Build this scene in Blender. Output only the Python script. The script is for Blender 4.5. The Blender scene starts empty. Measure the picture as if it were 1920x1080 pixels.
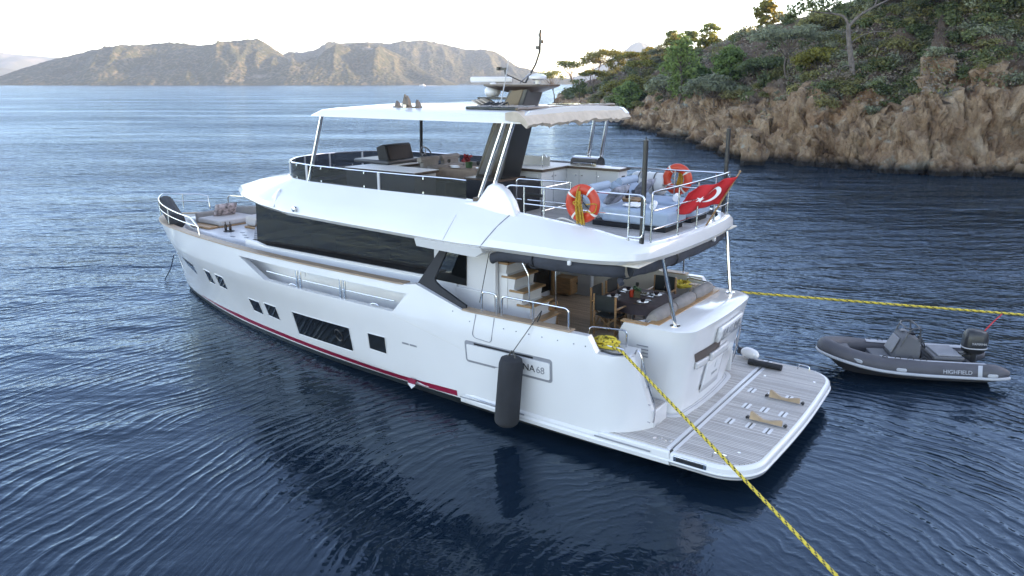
import bpy, bmesh, math, random
import numpy as np
from mathutils import Vector, Matrix, noise
R = math.radians
C = bpy.context.scene.collection
SC = bpy.context.scene

# ---------------------------------------------------------------- camera
CAM_H = 6.9
cd = bpy.data.cameras.new('camera'); cam = bpy.data.objects.new('camera', cd); C.objects.link(cam)
cd.sensor_width = 36; cd.lens = 36*1450/1920; cd.clip_start = 0.1; cd.clip_end = 30000
cam.location = (0, 0, CAM_H)
cam.rotation_euler = (R(90) - math.atan((540-152)/1450), 0, 0)
SC.camera = cam

# ---------------------------------------------------------------- light
SUN_EL, SUN_BEAR = R(11.0), R(78)          # elevation, bearing clockwise from +Y
w = bpy.data.worlds.new('World'); SC.world = w; w.use_nodes = True
nt = w.node_tree
bg = nt.nodes['Background']; bg.inputs['Strength'].default_value = 0.15
sky = nt.nodes.new('ShaderNodeTexSky'); sky.sky_type = 'NISHITA'; sky.sun_disc = False
sky.sun_elevation = SUN_EL; sky.sun_rotation = SUN_BEAR
sky.altitude = 0; sky.air_density = .75; sky.dust_density = .3; sky.ozone_density = 3.0
nt.links.new(sky.outputs[0], bg.inputs[0])
sd = bpy.data.lights.new('sun', 'SUN'); sun = bpy.data.objects.new('sun', sd); C.objects.link(sun)
sd.energy = 2.8; sd.angle = R(0.5); sd.color = (1.0, 0.84, 0.66)
sdir = Vector((math.sin(SUN_BEAR)*math.cos(SUN_EL), math.cos(SUN_BEAR)*math.cos(SUN_EL), math.sin(SUN_EL)))
sun.rotation_euler = sdir.to_track_quat('Z', 'Y').to_euler()
vs = SC.view_settings
vs.view_transform = 'Standard'; vs.look = 'None'; vs.gamma = 1; vs.use_curve_mapping = False
vs.exposure = 3.12
vs.use_white_balance = True; vs.white_balance_temperature = 11600; vs.white_balance_tint = 23
SC.cycles.max_bounces = 10; SC.cycles.diffuse_bounces = 6; SC.cycles.transparent_max_bounces = 12
SC.cycles.volume_bounces = 0
SC.cycles.sample_clamp_indirect = 6

# ---------------------------------------------------------------- materials
MATS = {}
def nd(t, ty, **k):
    n = t.nodes.new(ty)
    for a, v in k.items(): setattr(n, a, v)
    return n
def mat(name, col, rough=.4, metal=0, var=.10, vs=2.5, bump=0, bs=30, spec=.5, coat=0, stretch=None, alpha=None):
    m = bpy.data.materials.new(name); m.use_nodes = True; t = m.node_tree
    p = t.nodes['Principled BSDF']
    p.inputs['Roughness'].default_value = rough; p.inputs['Metallic'].default_value = metal
    p.inputs['Specular IOR Level'].default_value = spec; p.inputs['Coat Weight'].default_value = coat
    p.inputs['Coat Roughness'].default_value = .06
    tc = nd(t, 'ShaderNodeTexCoord'); mp = nd(t, 'ShaderNodeMapping')
    if stretch: mp.inputs['Scale'].default_value = stretch
    t.links.new(tc.outputs['Object'], mp.inputs[0])
    n = nd(t, 'ShaderNodeTexNoise'); n.inputs['Scale'].default_value = vs; n.inputs['Detail'].default_value = 5
    t.links.new(mp.outputs[0], n.inputs['Vector'])
    r = nd(t, 'ShaderNodeValToRGB')
    e = r.color_ramp.elements
    lo = [c*(1-var) for c in col]; hi = [min(1, c*(1+var)) for c in col]
    e[0].position = .3; e[1].position = .7
    e[0].color = (*lo, 1); e[1].color = (*hi, 1)
    t.links.new(n.outputs['Fac'], r.inputs[0]); t.links.new(r.outputs[0], p.inputs['Base Color'])
    if bump:
        b = nd(t, 'ShaderNodeBump'); b.inputs['Strength'].default_value = bump; b.inputs['Distance'].default_value = .02
        n2 = nd(t, 'ShaderNodeTexNoise'); n2.inputs['Scale'].default_value = bs; n2.inputs['Detail'].default_value = 4
        t.links.new(mp.outputs[0], n2.inputs['Vector']); t.links.new(n2.outputs['Fac'], b.inputs['Height'])
        t.links.new(b.outputs[0], p.inputs['Normal'])
    MATS[name] = m
    return m
def planks(name, col, caulk, pitch, axis, rough=.6, var=.25, line=.10):
    """timber boards running along one object axis, with dark seams"""
    m = mat(name, col, rough, var=var, vs=6, stretch={'x': (.35, 9, 9), 'y': (9, .35, 9)}[axis], bump=.15, bs=12)
    t = m.node_tree; p = t.nodes['Principled BSDF']
    src = p.inputs['Base Color'].links[0].from_socket
    tc = nd(t, 'ShaderNodeTexCoord'); sx = nd(t, 'ShaderNodeSeparateXYZ'); t.links.new(tc.outputs['Object'], sx.inputs[0])
    d = nd(t, 'ShaderNodeMath', operation='DIVIDE'); d.inputs[1].default_value = pitch
    t.links.new(sx.outputs['Y' if axis == 'x' else 'X'], d.inputs[0])
    f = nd(t, 'ShaderNodeMath', operation='FRACT'); t.links.new(d.outputs[0], f.inputs[0])
    l = nd(t, 'ShaderNodeMath', operation='LESS_THAN'); l.inputs[1].default_value = line; t.links.new(f.outputs[0], l.inputs[0])
    fl = nd(t, 'ShaderNodeMath', operation='FLOOR'); t.links.new(d.outputs[0], fl.inputs[0])
    wn = nd(t, 'ShaderNodeTexWhiteNoise', noise_dimensions='1D'); t.links.new(fl.outputs[0], wn.inputs['W'])
    hs = nd(t, 'ShaderNodeHueSaturation'); t.links.new(src, hs.inputs['Color'])
    mr = nd(t, 'ShaderNodeMapRange'); mr.inputs['To Min'].default_value = .82; mr.inputs['To Max'].default_value = 1.15
    t.links.new(wn.outputs['Value'], mr.inputs[0]); t.links.new(mr.outputs[0], hs.inputs['Value'])
    mx = nd(t, 'ShaderNodeMixRGB'); mx.inputs[2].default_value = (*caulk, 1)
    t.links.new(l.outputs[0], mx.inputs[0]); t.links.new(hs.outputs[0], mx.inputs[1]); t.links.new(mx.outputs[0], p.inputs['Base Color'])
    return m
WHITE = mat('white_gelcoat', (.635, .635, .635), .20, var=.03, vs=.8, coat=.4)
WHITE2 = mat('white_moulding', (.55, .55, .555), .3, var=.04, vs=1.2)
CREAM = mat('cream_headliner', (.62, .56, .48), .6, var=.04)
SILVER = mat('grey_underside', (.55, .53, .50), .4, var=.04)
GROOVE = mat('shadow_grey', (.22, .23, .25), .4)
ANTI = mat('antifouling', (.018, .028, .034), .55, var=.5, vs=2, bump=.2)
RED = mat('burgundy_boot_top', (.27, .010, .034), .3, var=.05)
DGLASS = mat('dark_glass', (.010, .012, .013), .03, var=.5, vs=.9, spec=.6)
STEEL = mat('polished_steel', (.62, .62, .63), .14, metal=1, var=.06)
BLACK = mat('black_plastic', (.018, .019, .021), .35, var=.2)
CHAR = mat('charcoal_panel', (.018, .020, .024), .6, var=.08, spec=.25)
CANVAS = mat('charcoal_canvas', (.032, .037, .048), .85, var=.18, vs=4, bump=.5, bs=14)
COVER = mat('dark_fender_cloth', (.020, .022, .026), .9, var=.2, bump=.6, bs=60)
TAN = mat('beige_canvas', (.50, .41, .33), .85, var=.12, vs=5, bump=.6, bs=9)
TEAKDECK = planks('weathered_teak', (.43, .40, .375), (.06, .057, .058), .062, 'x', .65, .18, .13)
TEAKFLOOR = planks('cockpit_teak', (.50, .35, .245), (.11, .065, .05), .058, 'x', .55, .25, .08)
CAPWOOD = mat('cap_rail_teak', (.36, .245, .17), .5, var=.2, vs=5, stretch=(.6, 8, 8), bump=.1)
TEAK = mat('oiled_teak', (.36, .185, .085), .42, var=.3, vs=5, stretch=(1, 7, 7), bump=.1)
TREAD = mat('stair_teak', (.31, .17, .085), .4, var=.3, vs=5, stretch=(9, .8, 9), bump=.1)
DARKWOOD = mat('dark_edge_wood', (.075, .046, .034), .4, var=.25, vs=5, stretch=(1, 8, 8))
MASTWOOD = mat('bronze_panel', (.095, .055, .030), .3, var=.2, vs=1.5)
TAUPE = mat('taupe_cushion', (.215, .195, .185), .9, var=.12, vs=6, bump=.35, bs=18)
TAUPE2 = mat('light_taupe_seat', (.40, .37, .36), .9, var=.08, vs=6, bump=.3, bs=16)
SKYFAB = mat('pale_blue_grey_fabric', (.27, .36, .45), .9, var=.06, vs=5, bump=.25, bs=20)
GREYFAB = mat('slate_cushion', (.19, .205, .235), .9, var=.25, vs=9, bump=.3, bs=20)
WHITEFAB = mat('white_towelling', (.76, .76, .77), .95, var=.06, bump=.6, bs=70)
ORANGE = mat('orange_ring', (.60, .042, .014), .4, var=.08)
REFL = mat('reflective_tape', (.62, .60, .56), .3)
GOLDROPE = mat('ochre_line', (.50, .27, .035), .9, var=.35, vs=30, bump=.8, bs=90)
FLAGRED = mat('red_bunting', (.62, .018, .022), .8, var=.12, vs=4, bump=.2, bs=10)
PUREWHITE = mat('white_print', (.85, .85, .85), .6, var=.02)
BROWNCLOTH = mat('brown_tablecloth', (.30, .205, .155), .85, var=.14, vs=6, bump=.3, bs=12)
PLUM = mat('plum_tablecloth', (.068, .045, .048), .8, var=.25, vs=5, bump=.3, bs=9)
CHINA = mat('white_china', (.8, .8, .78), .12, var=.02, coat=.5)
CLEARG = mat('clear_glassware', (.75, .80, .82), .05, var=.02)
REDLEAF = mat('red_flower', (.30, .012, .02), .6, var=.4, vs=20)
GREENPOT = mat('green_pot', (.02, .085, .03), .4, var=.2)
BOTTLE = mat('brown_bottle', (.035, .014, .008), .08, var=.2)
SCREEN = mat('display_glass', (.010, .012, .018), .4, var=.1, spec=.08)
SMOKED = mat('smoked_bronze', (.030, .022, .017), .25, var=.2)
NUMGREY = mat('number_grey', (.20, .21, .23), .4)
PLASTG = mat('light_grey_plastic', (.42, .43, .45), .4, var=.05)
TUBEG = mat('slate_hypalon', (.058, .058, .068), .6, var=.08, vs=4, bump=.08, bs=8)
TUBEL = mat('pale_grey_trim', (.36, .375, .40), .55, var=.05)
DKHULL = mat('dark_grey_hull', (.055, .056, .062), .4, var=.1)
PADL = mat('mid_grey_boat_pad', (.20, .205, .22), .75, var=.1, bump=.15)
PADG = mat('grey_boat_pad', (.095, .097, .106), .7, var=.08, bump=.15)
CHOCK = mat('tan_chock', (.38, .26, .17), .55, var=.15, vs=6)
def glassmix(name, tint, fac, rough=.03):
    m = bpy.data.materials.new(name); m.use_nodes = True; t = m.node_tree
    p = t.nodes['Principled BSDF']; p.inputs['Base Color'].default_value = (.010, .0105, .012, 1); p.inputs['Roughness'].default_value = rough; p.inputs['Specular IOR Level'].default_value = .22
    tr = nd(t, 'ShaderNodeBsdfTransparent'); tr.inputs[0].default_value = (*tint, 1)
    mx = nd(t, 'ShaderNodeMixShader'); mx.inputs[0].default_value = fac
    t.links.new(tr.outputs[0], mx.inputs[1]); t.links.new(p.outputs[0], mx.inputs[2])
    t.links.new(mx.outputs[0], t.nodes['Material Output'].inputs[0])
    return m
TINT = glassmix('smoked_windscreen', (.26, .26, .30), .72)
SALON = glassmix('saloon_glass', (.22, .24, .25), .93, .02)
CLEAR = glassmix('clear_goblet', (.92, .94, .95), .25)

def yblk():
    """black and yellow braided line: bands along the rope, set by each face's place along it"""
    m = mat('yellow_black_braid', (.62, .44, .055), .8, var=.15, vs=20, bump=.6, bs=60)
    b = mat('black_fleck', (.02, .02, .02), .8, var=.1)
    return m, b
YROPE, YFLECK = yblk()

# ---------------------------------------------------------------- mesh helpers
class MB:
    def __init__(s): s.v = []; s.f = []; s.m = []
    def add(s, vs, fs, mi=0, M=None):
        o = len(s.v)
        s.v += [tuple(M @ Vector(p)) if M else tuple(p) for p in vs]
        s.f += [tuple(i+o for i in f) for f in fs]; s.m += [mi]*len(fs)
        return s
    def box(s, c, d, mi=0, rot=None):
        x, y, z = (k/2 for k in d)
        vs = [(a*x, b*y, e*z) for e in (-1, 1) for a, b in ((-1, -1), (1, -1), (1, 1), (-1, 1))]
        M = Matrix.Translation(c) @ (rot.to_matrix().to_4x4() if rot else Matrix())
        return s.add(vs, [(3, 2, 1, 0), (4, 5, 6, 7), (0, 1, 5, 4), (1, 2, 6, 5), (2, 3, 7, 6), (3, 0, 4, 7)], mi, M)
    def b2(s, lo, hi, mi=0):
        return s.box([(a+b)/2 for a, b in zip(lo, hi)], [abs(b-a) for a, b in zip(lo, hi)], mi)
    def loft(s, rings, mi=0, closed=True, cap=True):
        n = len(rings[0]); o = len(s.v)
        for r in rings: s.v += [tuple(p) for p in r]
        k = n if closed else n-1
        for i in range(len(rings)-1):
            for j in range(k):
                a, b = o+i*n+j, o+i*n+(j+1) % n
                s.f.append((a, b, b+n, a+n)); s.m.append(mi)
        if cap and closed:
            s.f.append(tuple(o+j for j in reversed(range(n)))); s.m.append(mi)
            l = o+(len(rings)-1)*n
            s.f.append(tuple(l+j for j in range(n))); s.m.append(mi)
        return s
    def tube(s, pts, r, seg=8, mi=0, closed=False):
        pts = [Vector(p) for p in pts]; n = len(pts)
        rs = r if isinstance(r, (list, tuple)) else [r]*n
        rings = []; up = None
        for i, p in enumerate(pts):
            if closed: t = pts[(i+1) % n]-pts[i-1]
            else: t = pts[min(i+1, n-1)]-pts[max(i-1, 0)]
            t.normalize()
            if up is None:
                up = Vector((0, 0, 1)) if abs(t.z) < .9 else Vector((1, 0, 0))
            a = t.cross(up)
            if a.length < 1e-4: a = t.orthogonal()
            a.normalize(); b = a.cross(t); up = b
            rings.append([p + (a*math.cos(q)+b*math.sin(q))*rs[i] for q in (2*math.pi*k/seg for k in range(seg))])
        if closed: rings.append(rings[0]); return s.loft(rings, mi, True, False)
        return s.loft(rings, mi)
    def lathe(s, prof, seg=20, c=(0, 0, 0), mi=0, ax='z'):
        rings = []
        for r, h in prof:
            ring = []
            for k in range(seg):
                q = 2*math.pi*k/seg; a, b = r*math.cos(q), r*math.sin(q)
                p = {'z': (a, b, h), 'x': (h, a, b), 'y': (b, h, a)}[ax]
                ring.append((p[0]+c[0], p[1]+c[1], p[2]+c[2]))
            rings.append(ring)
        return s.loft(rings, mi)
    def prism(s, out, vec, mi=0):
        """solid from a planar outline pushed along vec"""
        v = Vector(vec)
        return s.loft([[Vector(p) for p in out], [Vector(p)+v for p in out]], mi)
    def grid(s, fn, nu, nv, mi=0, flip=False):
        o = len(s.v)
        for i in range(nu+1):
            for j in range(nv+1): s.v.append(tuple(fn(i/nu, j/nv)))
        for i in range(nu):
            for j in range(nv):
                a = o+i*(nv+1)+j; q = (a, a+nv+1, a+nv+2, a+1)
                s.f.append(q[::-1] if flip else q); s.m.append(mi)
        return s
    def build(s, name, mats, parent=None, smooth=35, bevel=0, seg=2, loc=None, fix=True, sub=0):
        me = bpy.data.meshes.new(name)
        vs = s.v
        if loc is not None: vs = [(a-loc[0], b-loc[1], c-loc[2]) for a, b, c in vs]
        me.from_pydata(vs, [], s.f); 
        ms = mats if isinstance(mats, (list, tuple)) else [mats]
        for m in ms: me.materials.append(m)
        if len(ms) > 1: me.polygons.foreach_set('material_index', s.m)
        if fix:
            bm = bmesh.new(); bm.from_mesh(me); bmesh.ops.remove_doubles(bm, verts=bm.verts, dist=1e-5)
            bmesh.ops.recalc_face_normals(bm, faces=bm.faces); bm.to_mesh(me); bm.free()
        if smooth:
            me.polygons.foreach_set('use_smooth', [True]*len(me.polygons))
            if smooth < 180: me.set_sharp_from_angle(angle=R(smooth))
        me.update()
        o = bpy.data.objects.new(name, me); C.objects.link(o)
        if parent: o.parent = parent
        if loc is not None: o.location = loc
        if bevel:
            b = o.modifiers.new('bevel', 'BEVEL'); b.width = bevel; b.segments = seg; b.limit_method = 'ANGLE'; b.angle_limit = R(40)
            b.harden_normals = False
        if sub:
            u = o.modifiers.new('sub', 'SUBSURF'); u.levels = u.render_levels = sub
        return o
def tag(o, label=None, cat=None, group=None, kind=None):
    if label: o['label'] = label
    if cat: o['category'] = cat
    if group: o['group'] = group
    if kind: o['kind'] = kind
    return o
def rrect(w, h, r, n=4):
    out = []
    for cx, cy, a0 in ((w/2-r, h/2-r, 0), (-w/2+r, h/2-r, 90), (-w/2+r, -h/2+r, 180), (w/2-r, -h/2+r, 270)):
        for k in range(n+1):
            a = R(a0+90*k/n); out.append((cx+r*math.cos(a), cy+r*math.sin(a)))
    return out
def smooth_path(pts, n=6, closed=False):
    """Catmull-Rom through points"""
    P = [Vector(p) for p in pts]; out = []
    m = len(P)
    for i in range(m if closed else m-1):
        if closed: a, b, c, d = P[i-1], P[i], P[(i+1) % m], P[(i+2) % m]
        else: a, b, c, d = P[max(i-1, 0)], P[i], P[i+1], P[min(i+2, m-1)]
        for k in range(n):
            t = k/n
            out.append(.5*((2*b)+(c-a)*t+(2*a-5*b+4*c-d)*t*t+(3*b-a-3*c+d)*t**3))
    if not closed: out.append(P[-1])
    return out
def fillet(pts, r, n=4):
    """polyline with rounded corners"""
    P = [Vector(p) for p in pts]; out = [P[0]]
    for i in range(1, len(P)-1):
        a = (P[i-1]-P[i]); b = (P[i+1]-P[i]); q = min(r, a.length*.45, b.length*.45)
        s, e = P[i]+a.normalized()*q, P[i]+b.normalized()*q
        for k in range(n+1):
            t = k/n; out.append(s*(1-t)**2+P[i]*2*t*(1-t)+e*t*t)
    return out+[P[-1]]
def lerp_tab(tab, x):
    if x <= tab[0][0]: return tab[0][1]
    for (a, b), (c, d) in zip(tab, tab[1:]):
        if x <= c: return b+(d-b)*(x-a)/(c-a)
    return tab[-1][1]
def spl(tab):
    """smooth (monotone-ish) interpolation of a table"""
    xs = [t[0] for t in tab]; ys = [t[1] for t in tab]; n = len(xs)
    ms = []
    for i in range(n):
        if i == 0: m = (ys[1]-ys[0])/(xs[1]-xs[0])
        elif i == n-1: m = (ys[-1]-ys[-2])/(xs[-1]-xs[-2])
        else:
            h0, h1 = xs[i]-xs[i-1], xs[i+1]-xs[i]
            m = ((ys[i]-ys[i-1])/h0*h1+(ys[i+1]-ys[i])/h1*h0)/(h0+h1)
        ms.append(m)
    def f(x):
        if x <= xs[0]: return ys[0]
        if x >= xs[-1]: return ys[-1]
        for i in range(n-1):
            if x <= xs[i+1]:
                h = xs[i+1]-xs[i]; t = (x-xs[i])/h
                return ((2*t**3-3*t*t+1)*ys[i]+(t**3-2*t*t+t)*h*ms[i]+(-2*t**3+3*t*t)*ys[i+1]+(t**3-t*t)*h*ms[i+1])
    return f
def add_text(txt, size, M, m, parent, name='lettering', ext=.003):
    cu = bpy.data.curves.new(name, 'FONT'); cu.body = txt; cu.size = size; cu.extrude = ext; cu.align_x = 'CENTER'; cu.align_y = 'CENTER'
    tmp = bpy.data.objects.new(name, cu); C.objects.link(tmp)
    me = bpy.data.meshes.new_from_object(tmp.evaluated_get(bpy.context.evaluated_depsgraph_get()))
    bpy.data.objects.remove(tmp); bpy.data.curves.remove(cu)
    me.transform(M); me.materials.clear(); me.materials.append(m)
    o = bpy.data.objects.new(name, me); C.objects.link(o); o.parent = parent
    return o
def axes(o, x, y):
    """matrix that lays the xy plane of lettering along x and y at o"""
    x = Vector(x).normalized(); y = Vector(y); y = (y-x*y.dot(x)).normalized(); z = x.cross(y)
    M = Matrix((x, y, z)).transposed().to_4x4(); M.translation = Vector(o); return M

# yacht frame: x forward, y to port, z up, waterline at 0
YA = R(90+54.8); YO = Vector((4.42, 14.85, 0))
YM = Matrix.Translation(YO) @ Matrix.Rotation(YA, 4, 'Z')
def Y(x, y, z): return YM @ Vector((x, y, z))
def thing(name, label, cat, loc, rz=0, group=None, world=False):
    o = bpy.data.objects.new(name, None); C.objects.link(o); o.empty_display_size = .2
    o.location = loc if world else Y(*loc); o.rotation_euler = (0, 0, rz if world else YA+rz)
    return tag(o, label, cat, group)
def copy_tree(o, parent=None):
    c = o.copy(); C.objects.link(c)
    if parent: c.parent = parent
    for ch in list(o.children): copy_tree(ch, c)
    return c
def onyacht(mb, name, m, label, cat, group=None, **k):
    """one-mesh thing whose builder coordinates are the yacht's"""
    n = len(mb.v); c = [sum(p[i] for p in mb.v)/n for i in range(3)]; c[2] = min(p[2] for p in mb.v)
    mb.v = [(a-c[0], b-c[1], d-c[2]) for a, b, d in mb.v]
    o = mb.build(name, m, None, **k); o.location = Y(*c); o.rotation_euler = (0, 0, YA)
    return tag(o, label, cat, group)
# ================================================================ the bay
def water():
    m = bpy.data.materials.new('sea_water'); m.use_nodes = True; t = m.node_tree; L = t.links.new
    p = t.nodes['Principled BSDF']
    tc = nd(t, 'ShaderNodeTexCoord')
    def mth(op, a, b=None, c=None):
        n = nd(t, 'ShaderNodeMath', operation=op)
        for i, q in enumerate((a, b, c)):
            if q is None: continue
            if isinstance(q, (int, float)): n.inputs[i].default_value = q
            else: L(q, n.inputs[i])
        return n.outputs[0]
    def ns(vec, sc, det=2, ro=.5, dist=0):
        n = nd(t, 'ShaderNodeTexNoise'); n.inputs['Scale'].default_value = sc; n.inputs['Detail'].default_value = det
        n.inputs['Roughness'].default_value = ro; n.inputs['Distortion'].default_value = dist
        L(vec, n.inputs['Vector']); return n.outputs['Fac']
    def mapped(scale, rot=0, loc=(0, 0, 0)):
        n = nd(t, 'ShaderNodeMapping'); n.inputs['Scale'].default_value = scale; n.inputs['Rotation'].default_value = (0, 0, R(rot)); n.inputs['Location'].default_value = loc
        L(tc.outputs['Object'], n.inputs[0]); return n.outputs[0]
    # wind rings spreading over the calm water near the boat
    sx = nd(t, 'ShaderNodeSeparateXYZ'); L(mapped((1, 1, 1), 0, (-2.5, -9.2, 0)), sx.inputs[0])
    wob = ns(mapped((1, 1, 1)), .22, 2)
    r = mth('SQRT', mth('ADD', mth('POWER', sx.outputs[0], 2), mth('POWER', sx.outputs[1], 2)))
    r2 = mth('ADD', r, mth('MULTIPLY', wob, 1.6))
    th = mth('ARCTAN2', sx.outputs[0], sx.outputs[1])
    cb = nd(t, 'ShaderNodeCombineXYZ'); L(mth('MULTIPLY', r2, 7.0), cb.inputs[0]); L(mth('MULTIPLY', th, 5.0), cb.inputs[1])
    cb2 = nd(t, 'ShaderNodeCombineXYZ'); L(mth('MULTIPLY', r2, .55), cb2.inputs[0]); L(mth('MULTIPLY', th, 3.2), cb2.inputs[1])
    ring = ns(cb.outputs[0], 1.0, 2.5, .55, .25)
    ph = mth('ADD', mth('MULTIPLY', r2, 23.0), mth('MULTIPLY', ns(cb2.outputs[0], 1.0, 4, .6), 17.0))
    crest = mth('POWER', mth('MULTIPLY_ADD', mth('SINE', ph), .5, .5), 2.4)
    pm = nd(t, 'ShaderNodeMapRange'); L(ns(mapped((1, 1, 1), 0, (4, 2, 0)), .45, 3, .6), pm.inputs[0]); pm.inputs['From Min'].default_value = .38; pm.inputs['From Max'].default_value = .62; pm.inputs['To Min'].default_value = .12; pm.inputs['To Max'].default_value = 1
    ring = mth('ADD', mth('MULTIPLY', ring, .42), mth('MULTIPLY', mth('MULTIPLY', crest, pm.outputs[0]), .34))
    ringw = nd(t, 'ShaderNodeMapRange'); L(r, ringw.inputs[0])
    ringw.inputs['From Min'].default_value = 12; ringw.inputs['From Max'].default_value = 34; ringw.inputs['To Min'].default_value = 1; ringw.inputs['To Max'].default_value = .25
    calm = nd(t, 'ShaderNodeMapRange'); L(r, calm.inputs[0])      # calm patch inside the rings
    calm.inputs['From Min'].default_value = 2; calm.inputs['From Max'].default_value = 9; calm.inputs['To Min'].default_value = .35; calm.inputs['To Max'].default_value = 1
    # wind chop, longer waves, gust streaks
    chop = ns(mapped((.55, 1, 1), 14), 3.4, 3, .6, .3)
    chop2 = ns(mapped((.5, 1, 1), -10), 1.3, 3, .6, .2)
    chop3 = ns(mapped((.5, 1, 1), 8), .46, 3, .6, .2)
    swell = ns(mapped((.4, 1, 1), 4), .15, 3)
    gust = ns(mapped((.35, 1, 1), 6), .045, 3, .6)
    gm = nd(t, 'ShaderNodeMapRange'); L(gust, gm.inputs[0])
    gm.inputs['From Min'].default_value = .35; gm.inputs['From Max'].default_value = .68; gm.inputs['To Min'].default_value = .35; gm.inputs['To Max'].default_value = 1.4
    far = nd(t, 'ShaderNodeMapRange'); L(r, far.inputs[0])
    far.inputs['From Min'].default_value = 5; far.inputs['From Max'].default_value = 32; far.inputs['To Min'].default_value = .07; far.inputs['To Max'].default_value = 1
    h = mth('MULTIPLY', mth('MULTIPLY', ring, mth('MULTIPLY', ringw.outputs[0], calm.outputs[0])), .042)
    wind = mth('MULTIPLY', gm.outputs[0], far.outputs[0])
    h = mth('ADD', h, mth('MULTIPLY', mth('MULTIPLY', chop, wind), .095))
    h = mth('ADD', h, mth('MULTIPLY', mth('MULTIPLY', chop2, wind), .24))
    h = mth('ADD', h, mth('MULTIPLY', mth('MULTIPLY', chop3, wind), .50))
    h = mth('ADD', h, mth('MULTIPLY', mth('MULTIPLY', swell, far.outputs[0]), .8))
    b = nd(t, 'ShaderNodeBump'); b.inputs['Strength'].default_value = 1; b.inputs['Distance'].default_value = 1
    L(h, b.inputs['Height'])
    cr = nd(t, 'ShaderNodeValToRGB'); e = cr.color_ramp.elements
    e[0].color = (.0020, .0098, .0175, 1); e[1].color = (.0034, .0150, .0275, 1); e[0].position = .35; e[1].position = .7
    L(ns(mapped((1, 1, 1)), .05, 2), cr.inputs[0]); 
    t.nodes.remove(p); df = nd(t, 'ShaderNodeBsdfDiffuse'); gl = nd(t, 'ShaderNodeBsdfGlossy'); fr = nd(t, 'ShaderNodeFresnel'); mx = nd(t, 'ShaderNodeMixShader')
    gl.inputs['Roughness'].default_value = .06; gl.inputs['Color'].default_value = (.58, .80, 1, 1); fr.inputs['IOR'].default_value = 1.37
    L(cr.outputs[0], df.inputs['Color']); L(b.outputs[0], gl.inputs['Normal']); L(b.outputs[0], fr.inputs['Normal'])
    L(fr.outputs[0], mx.inputs[0]); L(df.outputs[0], mx.inputs[1]); L(gl.outputs[0], mx.inputs[2]); L(mx.outputs[0], t.nodes['Material Output'].inputs[0])
    mb = MB(); S = 9000
    mb.add([(-S, -300, 0), (S, -300, 0), (S, S, 0), (-S, S, 0)], [(0, 1, 2, 3)])
    tag(mb.build('sea', m, smooth=0), kind='structure')
water()

# ---------------------------------------------------------------- headland
SHORE = [(95, -120, 34, 3), (92, -40, 33, 3), (86, 0, 32, 3), (76, 30, 31, 4), (60, 46, 29, 4.5), (46, 53.5, 27, 5), (37.9, 57.4, 25, 5), (30.5, 60.1, 23, 4.6),
         (24.4, 66, 20, 3.8), (20.9, 70.6, 18, 3.0), (20.2, 83, 16.5, 2.6), (20.8, 95.6, 15.5, 2.6), (18.3, 122.8, 14, 2.2), (18.6, 145, 13, 1.6), (17, 185, 9.5, 1.3), (11.2, 244, 6, .8),
         (24, 275, 4, .8), (70, 300, 6, 1), (240, 320, 10, 1)]
SP = np.array(SHORE, float)
def shore_dist(X, Yy):
    """signed distance inland, and the crest and cliff heights of the nearest stretch of shore"""
    best = np.full(X.shape, 1e9); hm = np.zeros(X.shape); cl = np.zeros(X.shape); sg = np.zeros(X.shape); ss = np.zeros(X.shape); acc = 0
    for a, b in zip(SP, SP[1:]):
        dx, dy = b[0]-a[0], b[1]-a[1]; l2 = dx*dx+dy*dy; l = math.sqrt(l2)
        t = np.clip(((X-a[0])*dx+(Yy-a[1])*dy)/l2, 0, 1)
        px, py = X-(a[0]+t*dx), Yy-(a[1]+t*dy); d = np.hypot(px, py)
        k = d < best-1e-9; best = np.where(k, d, best)
        hm = np.where(k, a[2]+(b[2]-a[2])*t, hm); cl = np.where(k, a[3]+(b[3]-a[3])*t, cl)
        sg = np.where(k, np.sign(px*dy-py*dx), sg); ss = np.where(k, acc+t*l, ss); acc += l
    return best*sg, hm, cl, ss
def sstep(x, a, b):
    t = np.clip((x-a)/(b-a), 0, 1); return t*t*(3-2*t)
def land_h(X, Yy):
    d, hm, cl, s = shore_dist(X, Yy)
    wob = 1.1*np.sin(s*.31)+.8*np.sin(s*.73+1.2)+.45*np.sin(s*1.9+.4)
    d = d+wob*.55
    cliff = cl*(1+.22*np.sin(s*.43+2)+.15*np.sin(s*1.1))
    h = cliff*sstep(d, -.5, 2.6)
    h = h+np.clip(d-1.5, 0, None)*.68
    h = np.minimum(h, hm+2.0*(1-np.exp(-np.clip(h-hm, 0, None)/6)))
    h = np.where(d < -.5, -1.5*sstep(-d, .5, 4)-.3, h)
    return h, d, s
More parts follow.
